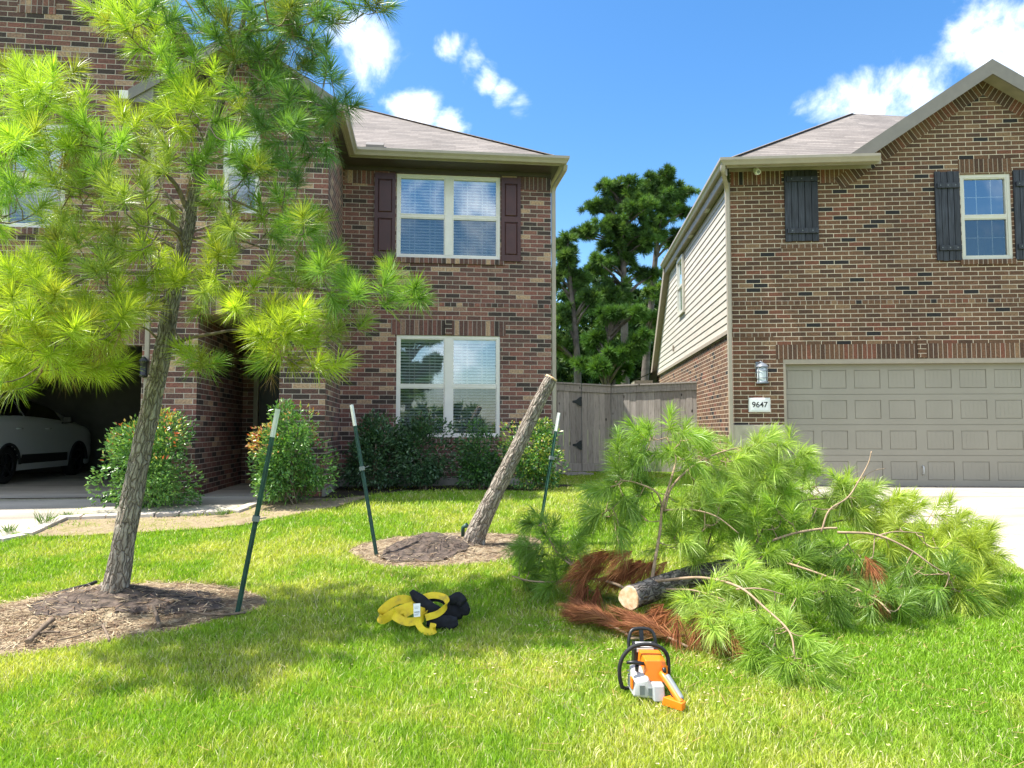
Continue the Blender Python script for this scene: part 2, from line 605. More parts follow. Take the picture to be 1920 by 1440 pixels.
# ------------------------------------------------------------------ mesh helpers
class MB:
    def __init__(self):
        self.v, self.f, self.uv, self.mi = [], [], [], []
        self.sm = []

    def poly(self, pts, uvs=None, mi=0, smooth=False):
        i = len(self.v)
        self.v += [tuple(p) for p in pts]
        self.f.append(tuple(range(i, i + len(pts))))
        self.uv.append([tuple(u) for u in uvs] if uvs else [(0, 0)] * len(pts))
        self.mi.append(mi)
        self.sm.append(smooth)

    def box(self, x0, x1, y0, y1, z0, z1, mi=0):
        c = [(x0, y0, z0), (x1, y0, z0), (x1, y1, z0), (x0, y1, z0), (x0, y0, z1), (x1, y0, z1), (x1, y1, z1), (x0, y1, z1)]
        self.hexa(c, mi)

    def hexa(self, c, mi=0):
        i = len(self.v)
        self.v += [tuple(p) for p in c]
        for f in ((0, 1, 5, 4), (1, 2, 6, 5), (2, 3, 7, 6), (3, 0, 4, 7), (4, 5, 6, 7), (3, 2, 1, 0)):
            self.f.append(tuple(i + k for k in f))
            pts = [c[k] for k in f]
            a = 0 if abs(pts[0][0] - pts[2][0]) > abs(pts[0][1] - pts[2][1]) else 1
            b = 2 if f not in ((4, 5, 6, 7), (3, 2, 1, 0)) else 1 - a
            self.uv.append([(p[a], p[b]) for p in pts])
            self.mi.append(mi)
            self.sm.append(False)

    def bar(self, a, b, w, h, up=Vector((0, 0, 1)), mi=0):
        a, b = Vector(a), Vector(b)
        d = (b - a).normalized()
        s = d.cross(up)
        if s.length < 1e-4:
            s = d.cross(Vector((0, 1, 0)))
        s.normalize()
        u = s.cross(d)
        s = s * (w / 2)
        u = u * (h / 2)
        self.hexa([a - s - u, a + s - u, b + s - u, b - s - u, a - s + u, a + s + u, b + s + u, b - s + u], mi)

    def tube(self, pts, rad, n=8, cap=True, mi=0, smooth=True, fn=None, vscale=1.0):
        pts = [Vector(p) for p in pts]
        if isinstance(rad, (int, float)):
            rad = [rad] * len(pts)
        i0 = len(self.v)
        prev = None
        acc_ = 0
        lens = []
        for k, p in enumerate(pts):
            d = (pts[min(k + 1, len(pts) - 1)] - pts[max(k - 1, 0)]).normalized()
            if prev is None:
                s = d.cross(Vector((0, 0, 1)))
                if s.length < .1:
                    s = d.cross(Vector((0, 1, 0)))
            else:
                s = prev - d * prev.dot(d)
            s.normalize()
            prev = s
            t_ = d.cross(s)
            if k:
                acc_ += (p - pts[k - 1]).length
            lens.append(acc_)
            for j in range(n):
                a = 2 * math.pi * j / n
                r = rad[k]
                if fn:
                    r = fn(k, j, a, acc_, r)
                self.v.append(tuple(p + (s * math.cos(a) + t_ * math.sin(a)) * r))
        circ = 2 * math.pi * max(rad)
        for k in range(len(pts) - 1):
            for j in range(n):
                j2 = (j + 1) % n
                self.f.append((i0 + k * n + j, i0 + k * n + j2, i0 + (k + 1) * n + j2, i0 + (k + 1) * n + j))
                self.uv.append([(j / n * circ, lens[k]), ((j + 1) / n * circ, lens[k]), ((j + 1) / n * circ, lens[k + 1]), (j / n * circ, lens[k + 1])])
                self.mi.append(mi)
                self.sm.append(smooth)
        if cap:
            self.f.append(tuple(i0 + j for j in range(n))[::-1])
            self.f.append(tuple(i0 + (len(pts) - 1) * n + j for j in range(n)))
            self.uv += [[(0, 0)] * n] * 2
            self.mi += [mi] * 2
            self.sm += [False] * 2

    def lathe(self, prof, n=20, mi=0, o=(0, 0, 0), smooth=True):
        i0 = len(self.v)
        for r, z in prof:
            for j in range(n):
                a = 2 * math.pi * j / n
                self.v.append((o[0] + r * math.cos(a), o[1] + r * math.sin(a), o[2] + z))
        for k in range(len(prof) - 1):
            for j in range(n):
                j2 = (j + 1) % n
                self.f.append((i0 + k * n + j, i0 + k * n + j2, i0 + (k + 1) * n + j2, i0 + (k + 1) * n + j))
                self.uv.append([(0, 0)] * 4)
                self.mi.append(mi)
                self.sm.append(smooth)

    def build(self, name, mats, parent=None, merge=False, bevel=0.0, seg=2):
        me = bpy.data.meshes.new(name)
        me.from_pydata(self.v, [], self.f)
        ul = me.uv_layers.new(name='UVMap')
        flat = [c for u in self.uv for p in u for c in p]
        ul.data.foreach_set('uv', flat)
        if not isinstance(mats, (list, tuple)):
            mats = [mats]
        for m_ in mats:
            me.materials.append(m_)
        me.polygons.foreach_set('material_index', self.mi)
        me.polygons.foreach_set('use_smooth', self.sm)
        me.update()
        if merge:
            bm = bmesh.new()
            bm.from_mesh(me)
            bmesh.ops.remove_doubles(bm, verts=bm.verts, dist=1e-4)
            bmesh.ops.recalc_face_normals(bm, faces=bm.faces)
            bm.to_mesh(me)
            bm.free()
        ob = bpy.data.objects.new(name, me)
        COL.objects.link(ob)
        ob.parent = parent
        if bevel:
            md = ob.modifiers.new('bevel', 'BEVEL')
            md.width = bevel
            md.segments = seg
            md.limit_method = 'ANGLE'
        return ob


def npmesh(name, verts, faces_flat, loop_tot, cols, mat, parent=None, smooth=True):
    """verts (n,3); faces_flat 1-D loop vertex indices; loop_tot per-face vertex count; cols (n,3)"""
    me = bpy.data.meshes.new(name)
    me.vertices.add(len(verts))
    me.vertices.foreach_set('co', np.ascontiguousarray(verts, np.float32).ravel())
    me.loops.add(len(faces_flat))
    me.loops.foreach_set('vertex_index', faces_flat.astype(np.int32))
    me.polygons.add(len(loop_tot))
    ls = np.concatenate(([0], np.cumsum(loop_tot)[:-1])).astype(np.int32)
    me.polygons.foreach_set('loop_start', ls)
    if smooth:
        me.polygons.foreach_set('use_smooth', np.ones(len(loop_tot), bool))
    me.update(calc_edges=True)
    if cols is not None:
        ca = me.color_attributes.new('col', 'FLOAT_COLOR', 'POINT')
        c4 = np.ones((len(verts), 4), np.float32)
        c4[:, :3] = cols
        ca.data.foreach_set('color', c4.ravel())
    me.materials.append(mat)
    ob = bpy.data.objects.new(name, me)
    COL.objects.link(ob)
    ob.parent = parent
    return ob


def tag(o, label=None, cat=None, group=None, kind=None):
    if label:
        o['label'] = label
    if cat:
        o['category'] = cat
    if group:
        o['group'] = group
    if kind:
        o['kind'] = kind
    return o


def empty(name, loc=(0, 0, 0), rz=0):
    o = bpy.data.objects.new(name, None)
    COL.objects.link(o)
    o.location = loc
    o.rotation_euler = (0, 0, rz)
    o.empty_display_size = .2
    return o


def unit(a):
    return a / np.maximum(np.linalg.norm(a, axis=-1, keepdims=True), 1e-9)


def needles(P, D, C, n, Lm, w, amin=12, amax=100, droop=.15, shoot=.10, gold=None):
    """pine needle tufts: P,D (T,3) base and axis, C (T,3) colour, n needles each"""
    T = len(P)
    D = unit(D)
    P_ = np.repeat(P, n, 0)
    D_ = np.repeat(D, n, 0)
    C_ = np.repeat(C, n, 0)
    K = T * n
    s = rng.random(K)
    rv = unit(rng.normal(size=(K, 3)))
    side = unit(np.cross(D_, rv))
    ang = np.radians(amin + (amax - amin) * (1 - s) ** .8 * rng.uniform(.55, 1.0, K))[:, None]
    d = D_ * np.cos(ang) + side * np.sin(ang)
    base = P_ + D_ * (s * shoot)[:, None]
    ln = (Lm * rng.uniform(.72, 1.08, K))[:, None]
    g = np.array([0, 0, -1.0])
    mid = base + d * ln * .5 + g * ln * droop * .18
    tip = base + d * ln + g * ln * droop * rng.uniform(.5, 1.3, K)[:, None]
    wd = unit(np.cross(d, unit(rng.normal(size=(K, 3))))) * w
    V = np.empty((K, 5, 3))
    V[:, 0] = base - wd * .5
    V[:, 1] = base + wd * .5
    V[:, 2] = mid - wd * .5
    V[:, 3] = mid + wd * .5
    V[:, 4] = tip
    i = (np.arange(K) * 5)[:, None]
    F = np.concatenate([i + np.array([0, 1, 3, 2]), i + np.array([2, 3, 4])], 1).ravel()
    tot = np.tile([4, 3], K)
    col = C_ * rng.uniform(.75, 1.25, (K, 1))
    cc = np.repeat(col[:, None], 5, 1)
    return V.reshape(-1, 3), F, tot, cc.reshape(-1, 3)


def leaves(P, D, C, Lf, wf):
    """folded leaf blades"""
    K = len(P)
    D = unit(D)
    side = unit(np.cross(D, unit(rng.normal(size=(K, 3)))))
    nrm = np.cross(D, side)
    L_ = (Lf * rng.uniform(.7, 1.2, K))[:, None]
    V = np.empty((K, 6, 3))
    V[:, 0] = P
    V[:, 1] = P + D * L_ * .45 + side * wf * .5 + nrm * wf * .18
    V[:, 2] = P + D * L_ * .5
    V[:, 3] = P + D * L_ * .45 - side * wf * .5 + nrm * wf * .18
    V[:, 4] = P + D * L_ - nrm * L_ * .12
    V[:, 5] = P + D * L_ * .1
    i = (np.arange(K) * 6)[:, None]
    F = np.concatenate([i + np.array([0, 1, 4, 2]), i + np.array([0, 2, 4, 3])], 1).ravel()
    tot = np.tile([4, 4], K)
    cc = np.repeat((C * rng.uniform(.8, 1.2, (K, 1)))[:, None], 6, 1)
    return V.reshape(-1, 3), F, tot, cc.reshape(-1, 3)


# ------------------------------------------------------------------ ground
def Hn(y):
    y = np.asarray(y, float)
    a = -.72 + .06 * y
    b = -.21 + (y - 8.5) * (.21 / 2.3)
    return np.where(y < 8.5, a, np.minimum(b, 0))


def H(x, y):
    return float(Hn(y))


def G(u, v, dz=0.0):
    """where the view ray through photo position (u, v) meets the ground"""
    r = ray(u, v)
    t = 1.0
    lo, hi = .5, 400.0
    for _ in range(60):
        mid = (lo + hi) / 2
        p = Vector((0, 0, CAMZ)) + r * mid
        if p.z > H(p.x, p.y):
            lo = mid
        else:
            hi = mid
    p = Vector((0, 0, CAMZ)) + r * lo
    return Vector((p.x, p.y, H(p.x, p.y) + dz))


def inpoly(x, y, poly):
    x = np.asarray(x)
    y = np.asarray(y)
    c = np.zeros(x.shape, bool)
    j = len(poly) - 1
    for i in range(len(poly)):
        xi, yi = poly[i][0], poly[i][1]
        xj, yj = poly[j][0], poly[j][1]
        c ^= ((yi > y) != (yj > y)) & (x < (xj - xi) * (y - yi) / (yj - yi + 1e-12) + xi)
        j = i
    return c


def sheet(name, poly, dz, mat, thick=0.0, grid=None, hf=None):
    bm = bmesh.new()
    vs = [bm.verts.new((p[0], p[1], 0)) for p in poly]
    f = bm.faces.new(vs)
    bm.normal_update()
    if f.normal.z < 0:
        f.normal_flip()
    cuts = [('y', 8.5), ('y', 10.8)]
    if grid:
        xs = [p[0] for p in poly]
        ys = [p[1] for p in poly]
        cuts += [('x', a) for a in np.arange(min(xs) + .01, max(xs), grid)]
        cuts += [('y', a) for a in np.arange(min(ys) + .01, max(ys), grid)]
    for ax, c in cuts:
        bmesh.ops.bisect_plane(bm, geom=bm.verts[:] + bm.edges[:] + bm.faces[:], dist=1e-5,
                               plane_co=(c, 0, 0) if ax == 'x' else (0, c, 0), plane_no=(1, 0, 0) if ax == 'x' else (0, 1, 0))
    for v in bm.verts:
        v.co.z = H(v.co.x, v.co.y) + dz + (hf(v.co.x, v.co.y) if hf else 0)
    if thick:
        r = bmesh.ops.extrude_face_region(bm, geom=bm.faces[:])
        for g in r['geom']:
            if isinstance(g, bmesh.types.BMVert):
                g.co.z -= thick
        bmesh.ops.recalc_face_normals(bm, faces=bm.faces)
    me = bpy.data.meshes.new(name)
    bm.to_mesh(me)
    bm.free()
    me.materials.append(mat)
    if hf:
        me.polygons.foreach_set('use_smooth', [True] * len(me.polygons))
    ob = bpy.data.objects.new(name, me)
    COL.objects.link(ob)
    return ob


def smoothpoly(pts, n=6, jit=0.0, seed=1):
    rr = random.Random(seed)
    out = []
    k = len(pts)
    for i in range(k):
        p0, p1, p2, p3 = (pts[(i + d) % k] for d in (-1, 0, 1, 2))
        for j in range(n):
            t = j / n
            q = []
            for a in (0, 1):
                q.append(.5 * (2 * p1[a] + (p2[a] - p0[a]) * t + (2 * p0[a] - 5 * p1[a] + 4 * p2[a] - p3[a]) * t * t + (3 * p1[a] - p0[a] - 3 * p2[a] + p3[a]) * t ** 3))
            out.append((q[0] + rr.uniform(-jit, jit), q[1] + rr.uniform(-jit, jit)))
    return out


PL = Vector((.71, 13.3, 0))
AL = R(6.7)
PR = Vector((3.89, 13.0, 0))
AR = R(-4.3)


def loc2w(P, A, x, y, z=0):
    return Vector((P.x + x * math.cos(A) - y * math.sin(A), P.y + x * math.sin(A) + y * math.cos(A), z))


LW = lambda x, y, z=0: loc2w(PL, AL, x, y, z)
RW = lambda x, y, z=0: loc2w(PR, AR, x, y, z)

# lawn sheet: rows follow the slope, then flat to the horizon; holes are not needed, beds lie on top
gb = MB()
xs = [-400, -60, -20, -10, -6, -3, 0, 3, 6, 10, 20, 60, 400]
ys = [-400, -40, -6, 0, 2, 4, 6, 8.5, 10.8, 14, 20, 40, 120, 700]
for i in range(len(xs) - 1):
    for j in range(len(ys) - 1):
        q = [(xs[i], ys[j]), (xs[i + 1], ys[j]), (xs[i + 1], ys[j + 1]), (xs[i], ys[j + 1])]
        gb.poly([(a, b, (H(a, max(b, -4)) if b > -100 else H(a, -4)) - .03) for a, b in q])
g0 = gb.build('lawn', M['lawnbase'], merge=True)
tag(g0, kind='structure')

# concrete
ldrive = [tuple(p)[:2] for p in (G(-700, 1120), G(0, 1008), G(35, 1001), G(105, 968), G(196, 942))] + [tuple(LW(-6.28, -1.85))[:2], tuple(LW(-12.5, -1.85))[:2]]
tag(sheet('left_driveway', ldrive, .0, M['concrete'], .1), kind='structure')
wf = [G(112, 966), G(196, 944), G(345, 938), G(372, 915)]
walk = [tuple(p)[:2] for p in wf] + [tuple(LW(-5.52, -1.93))[:2], tuple(LW(-4.40, -1.93))[:2]] + [tuple(p)[:2] for p in (G(505, 918), G(487, 937), G(430, 958), G(250, 964))]
tag(sheet('front_walkway', walk, .012, M['concrete'], .1), kind='structure')
RD0 = RW(.62, -.02)
rd = [tuple(RD0)[:2], tuple(RW(6.2, -.02))[:2], tuple(RW(6.6, -1.5))[:2], (10.4, 4.0), (10.4, 0.0)] + [tuple(G(1990, 1092))[:2], tuple(G(1920, 1068))[:2], tuple(G(1800, 1010))[:2], tuple(G(1560, 940))[:2]]
tag(sheet('right_driveway', rd, .0, M['concrete'], .1), kind='structure')
jb = MB()                                              # sawn control joints, a real groove-coloured strip
for a, b in ((RW(3.3, -.1), RW(4.6, -6)), (RW(.8, -1.9), RW(7, -1.9)),):
    n_ = 12
    for k in range(n_):
        p, q = a.lerp(b, k / n_), a.lerp(b, (k + 1) / n_)
        d = (q - p).normalized().cross(Vector((0, 0, 1))) * .006
        jb.poly([(w.x, w.y, H(w.x, w.y) + .004) for w in (p - d, p + d, q + d, q - d)])
tag(jb.build('driveway_joint', M['soil']), kind='structure')

dirtpoly = [tuple(G(*p))[:2] for p in ((38, 1003), (112, 972), (250, 968), (430, 963), (492, 940), (508, 920), (560, 912), (640, 914), (690, 928), (650, 944), (560, 962), (470, 980), (380, 990), (250, 997), (140, 1003))]
dirtpoly = smoothpoly(dirtpoly, 4, .02)
tag(sheet('bare_dirt_strip', dirtpoly, -.005, M['dirt']), kind='structure')
bed_shade_poly = [tuple(G(*p))[:2] for p in ((505, 920), (560, 932), (640, 934), (720, 924), (820, 919), (900, 918), (980, 921), (1050, 915))] + [tuple(LW(.3, -.6))[:2], tuple(LW(.3, .0))[:2], tuple(LW(-3.70, .0))[:2], tuple(LW(-3.70, -1.93))[:2], tuple(LW(-4.36, -1.96))[:2]]  # bed plus a dark front margin standing in for shade on the grass
tag(sheet('planting_bed', bed_shade_poly, .0, M['bed']), kind='structure')
bed2 = [tuple(p)[:2] for p in (G(200, 941), G(345, 936), G(370, 914), LW(-5.58, -2.0), LW(-6.3, -2.0))]
tag(sheet('planting_bed', bed2, .004, M['bed']), kind='structure')

ring1 = smoothpoly([tuple(G(*p))[:2] for p in ((-260, 1190), (-120, 1140), (0, 1131), (110, 1112), (240, 1092), (380, 1092), (470, 1108), (500, 1130), (440, 1152), (330, 1178), (200, 1200), (60, 1222), (-120, 1235), (-260, 1225))], 5, .012)
ring2 = smoothpoly([tuple(G(*p))[:2] for p in ((655, 1030), (700, 1012), (790, 1000), (900, 996), (1000, 1005), (1010, 1025), (960, 1045), (860, 1058), (740, 1062), (680, 1050))], 5, .012)
m1 = G(215, 1128)
m2 = G(800, 1030)


def hf1(x, y):
    d = math.hypot((x - m1.x) * .8, (y - m1.y) * 1.5)
    return .13 * math.exp(-(d / .40) ** 2) + .012 * mnoise.noise(Vector((x * 6, y * 6, 0)))


def hf2(x, y):
    d = math.hypot((x - m2.x - .05) * 1.0, (y - m2.y) * 1.35)
    return .17 * math.exp(-(d / .36) ** 2) + .014 * mnoise.noise(Vector((x * 8, y * 8, 3)))


tag(sheet('mulch_ring', ring1, -.015, M['ringdirt'], grid=.06, hf=hf1), kind='structure')
tag(sheet('mulch_ring', ring2, -.015, M['ringdirt'], grid=.06, hf=hf2), kind='structure')
# dark soil mounds
dm1 = smoothpoly([tuple(G(*p))[:2] for p in ((60, 1140), (150, 1112), (260, 1104), (380, 1112), (420, 1135), (350, 1150), (250, 1152), (180, 1150), (100, 1160))], 5, .03, 3)
dm2 = smoothpoly([tuple(G(*p))[:2] for p in ((715, 1046), (760, 1012), (800, 1000), (850, 1003), (890, 1022), (850, 1045), (790, 1052))], 5, .02, 4)
tag(sheet('soil_mound', dm1, -.006, M['soil'], grid=.05, hf=lambda x, y: hf1(x, y) + .020 * mnoise.noise(Vector((x * 22, y * 22, 0)))), kind='structure')
tag(sheet('soil_mound', dm2, -.004, M['soil'], grid=.04, hf=lambda x, y: hf2(x, y) + .020 * mnoise.noise(Vector((x * 22, y * 22, 0)))), kind='structure')

# ------------------------------------------------------------------ grass
concpolys = [ldrive, walk, rd, dirtpoly, ring1, ring2, bed2]


def vnoise(x, y, s, seed):
    r_ = np.random.default_rng(seed)
    g = r_.random((64, 64))
    a = (x * s) % 63
    b = (y * s) % 63
    i = np.floor(a).astype(int)
    j = np.floor(b).astype(int)
    fx = a - i
    fy = b - j
    fx = fx * fx * (3 - 2 * fx)
    fy = fy * fy * (3 - 2 * fy)
    i2, j2 = (i + 1) % 64, (j + 1) % 64
    return (g[i, j] * (1 - fx) + g[i2, j] * fx) * (1 - fy) + (g[i, j2] * (1 - fx) + g[i2, j2] * fx) * fy


def grass():
    Ps = []
    for y0, y1, dens in ((2.6, 4.0, 12500), (4.0, 5.5, 9500), (5.5, 7.5, 6000), (7.5, 10.0, 3400), (10, 17, 1500)):
        w1 = .76 * y1 + .5
        A = 2 * w1 * (y1 - y0)
        n = int(A * dens)
        x = rng.uniform(-w1, w1, n)
        y = rng.uniform(y0, y1, n)
        k = np.abs(x) < .74 * y + .45
        Ps.append(np.stack([x[k], y[k]], 1))
    P = np.concatenate(Ps)
    ok = np.ones(len(P), bool)
    for pl in concpolys:
        ok &= ~inpoly(P[:, 0], P[:, 1], pl)
    inbed = inpoly(P[:, 0], P[:, 1], bed_shade_poly)
    ok &= ~inbed | (rng.random(len(P)) < .10)
    # house footprints
    for foot in ([LW(-13, -1.9), LW(-3.7, -1.9), LW(-3.7, 0), LW(.05, 0), LW(.05, 10), LW(-13, 10)], [RW(-.02, -.02), RW(9, -.02), RW(9, 12), RW(-.02, 12)]):
        ok &= ~inpoly(P[:, 0], P[:, 1], [tuple(p)[:2] for p in foot])
    P = P[ok]
    # sparse weeds over the dirt strip
    bx = np.array([p[0] for p in dirtpoly])
    by = np.array([p[1] for p in dirtpoly])
    q = np.stack([rng.uniform(bx.min(), bx.max(), 5000), rng.uniform(by.min(), by.max(), 5000)], 1)
    q = q[inpoly(q[:, 0], q[:, 1], dirtpoly) & (vnoise(q[:, 0], q[:, 1], 5, 5) > .55)]
    P = np.concatenate([P, q])
    x, y = P[:, 0], P[:, 1]
    n = len(P)
    a = vnoise(x, y, 1.3, 1) * .5 + vnoise(x, y, 4.1, 2) * .3 + vnoise(x, y, 14, 3) * .2
    # drier, yellower thatch in the middle of the lawn and by the street
    dry = np.clip((a - .36) * 2.6, 0, 1)
    lush = np.clip((x - .8) * .30, 0, .45)
    dry = np.clip(dry - lush, 0, 1) * .85
    c1 = np.array([.25, .42, .035])
    c2 = np.array([.52, .55, .10])
    c3 = np.array([.66, .62, .34])
    C = c1 * (1 - dry[:, None]) + c2 * dry[:, None]
    st = rng.random(n) < (.06 + .20 * dry)
    C[st] = c3
    C *= rng.uniform(.7, 1.3, (n, 1))
    far = np.clip((y - 3) / 7, 0, 1)
    hgt = rng.uniform(.010, .038, n) * (1 + .2 * far) * (.7 + .6 * vnoise(x, y, 3.2, 9))
    wd = .0044 + .006 * far
    az = rng.uniform(0, 2 * np.pi, n)
    lean = rng.uniform(.2, 1.6, n) * hgt
    base = np.stack([x, y, Hn(y) - .028], 1)
    dxy = np.stack([np.cos(az), np.sin(az), 0 * az], 1)
    az2 = rng.uniform(0, 2 * np.pi, n)
    w = np.stack([np.cos(az2), np.sin(az2), 0 * az], 1) * (wd * .5)[:, None]
    up = np.zeros((n, 3))
    up[:, 2] = hgt + .02
    V = np.empty((n, 5, 3))
    V[:, 0] = base - w
    V[:, 1] = base + w
    V[:, 2] = base - w * .85 + up * .62 + dxy * (lean * .35)[:, None]
    V[:, 3] = base + w * .85 + up * .62 + dxy * (lean * .35)[:, None]
    V[:, 4] = base + up + dxy * lean[:, None]
    i = (np.arange(n) * 5)[:, None]
    F = np.concatenate([i + np.array([0, 1, 3, 2]), i + np.array([2, 3, 4])], 1).ravel()
    tot = np.tile([4, 3], n)
    cc = np.repeat(C[:, None], 5, 1).reshape(-1, 3)
    o = npmesh('grass', V.reshape(-1, 3), F, tot, cc, M['grass'])
    tag(o, 'bright green mown lawn grass across the front yard', 'grass', kind='stuff')


grass()


# litter: dry needles and chips on the two rings
def litter(poly, n, hf, seed):
    r_ = np.random.default_rng(seed)
    bx = np.array(poly)
    x = r_.uniform(bx[:, 0].min(), bx[:, 0].max(), n * 2)
    y = r_.uniform(bx[:, 1].min(), bx[:, 1].max(), n * 2)
    k = inpoly(x, y, poly) & (~(inpoly(x, y, dm1) | inpoly(x, y, dm2)) | (r_.random(len(x)) < .45))
    x, y = x[k][:n], y[k][:n]
    n = len(x)
    z = np.array([H(a, b) + hf(a, b) for a, b in zip(x, y)]) + r_.uniform(0, .018, n) - .012
    az = r_.uniform(0, 6.28, n)
    ln = r_.uniform(.03, .11, n)
    d = np.stack([np.cos(az), np.sin(az), r_.uniform(-.08, .15, n)], 1) * ln[:, None]
    w = np.stack([-np.sin(az), np.cos(az), 0 * az], 1) * r_.uniform(.0012, .0035, (n, 1))
    b = np.stack([x, y, z], 1)
    V = np.stack([b - w, b + w, b + d + w, b + d - w], 1)
    F = np.arange(n * 4)
    cs = np.array([[.26, .17, .10], [.42, .32, .20], [.16, .10, .07], [.55, .46, .32]])
    C = np.repeat(cs[r_.integers(0, 4, n)][:, None], 4, 1).reshape(-1, 3)
    o = npmesh('dry_needle_litter', V.reshape(-1, 3), F, np.full(n, 4), C, M['deadneedle'])
    return o


tag(litter(ring1, 6500, hf1, 5), 'dry brown needles scattered on the dirt ring of the leaning pine', 'pine litter', kind='stuff')
tag(litter(ring2, 3500, hf2, 6), 'dry brown needles scattered on the dirt ring of the cut stump', 'pine litter', kind='stuff')

#PART2
# ------------------------------------------------------------------ house helpers
def wall(mb, O, U, x0, x1, z0, z1, holes=(), reveal=.1, inward=None, mi=0, uoff=0.0):
    """wall rectangle spanned by U (horizontal) and z, with rectangular holes and their reveals"""
    O, U = Vector(O), Vector(U).normalized()
    Z = Vector((0, 0, 1))
    P = lambda a, z: O + U * a + Z * z
    xs_ = sorted({x0, x1, *[h[0] for h in holes], *[h[1] for h in holes]})
    zs_ = sorted({z0, z1, *[h[2] for h in holes], *[h[3] for h in holes]})
    xs_ = [a for a in xs_ if x0 <= a <= x1]
    zs_ = [a for a in zs_ if z0 <= a <= z1]
    for i in range(len(xs_) - 1):
        for j in range(len(zs_) - 1):
            cx, cz = (xs_[i] + xs_[i + 1]) / 2, (zs_[j] + zs_[j + 1]) / 2
            if any(h[0] < cx < h[1] and h[2] < cz < h[3] for h in holes):
                continue
            q = [(xs_[i], zs_[j]), (xs_[i + 1], zs_[j]), (xs_[i + 1], zs_[j + 1]), (xs_[i], zs_[j + 1])]
            mb.poly([P(a, z) for a, z in q], [(a + uoff, z) for a, z in q], mi)
    if inward is not None:
        I = Vector(inward) * reveal
        for a0, a1, b0, b1 in holes:
            for (p, q) in (((a0, b0), (a0, b1)), ((a0, b1), (a1, b1)), ((a1, b1), (a1, b0)), ((a1, b0), (a0, b0))):
                vert = p[0] == q[0]
                uv_ = [(0, p[1]), (0, q[1]), (reveal, q[1]), (reveal, p[1])] if vert else [(p[0], 0), (q[0], 0), (q[0], reveal), (p[0], reveal)]
                mb.poly([P(*p), P(*q), P(*q) + I, P(*p) + I], uv_, mi)


def soldier(parent, x0, x1, z0, z1, y, mat, name='soldier_course'):
    b = MB()
    t = .006
    pts = [(x0, y - t, z0), (x1, y - t, z0), (x1, y - t, z1), (x0, y - t, z1)]
    b.poly(pts, [(p[2] * 1.0 + 1.0, p[0]) for p in pts])
    # returns
    for a, c in ((0, 1), (1, 2), (2, 3), (3, 0)):
        p, q = pts[a], pts[c]
        b.poly([p, (p[0], y + .002, p[2]), (q[0], y + .002, q[2]), q], [(.02, p[0]), (.02, p[0]), (.02, q[0]), (.02, q[0])])
    return b.build(name, mat, parent)


def rowlock(parent, x0, x1, z0, z1, y, mat, proud=.03, name='brick_sill'):
    b = MB()
    pts = [(x0, y - proud, z0), (x1, y - proud, z0), (x1, y - proud, z1), (x0, y - proud, z1)]
    b.poly(pts, [(p[2] + 1.0, p[0]) for p in pts])
    b.poly([pts[3], pts[2], (x1, y + .05, z1 + .01), (x0, y + .05, z1 + .01)], [(1, x0), (1, x1), (1.05, x1), (1.05, x0)])
    b.poly([pts[1], pts[0], (x0, y + .01, z0), (x1, y + .01, z0)], [(1, x1), (1, x0), (1.05, x0), (1.05, x1)])
    for xx, k in ((x0, 0), (x1, 1)):
        b.poly([(xx, y - proud, z0), (xx, y - proud, z1), (xx, y + .01, z1), (xx, y + .01, z0)], [(1, xx), (1.08, xx), (1.08, xx), (1, xx)])
    return b.build(name, mat, parent)


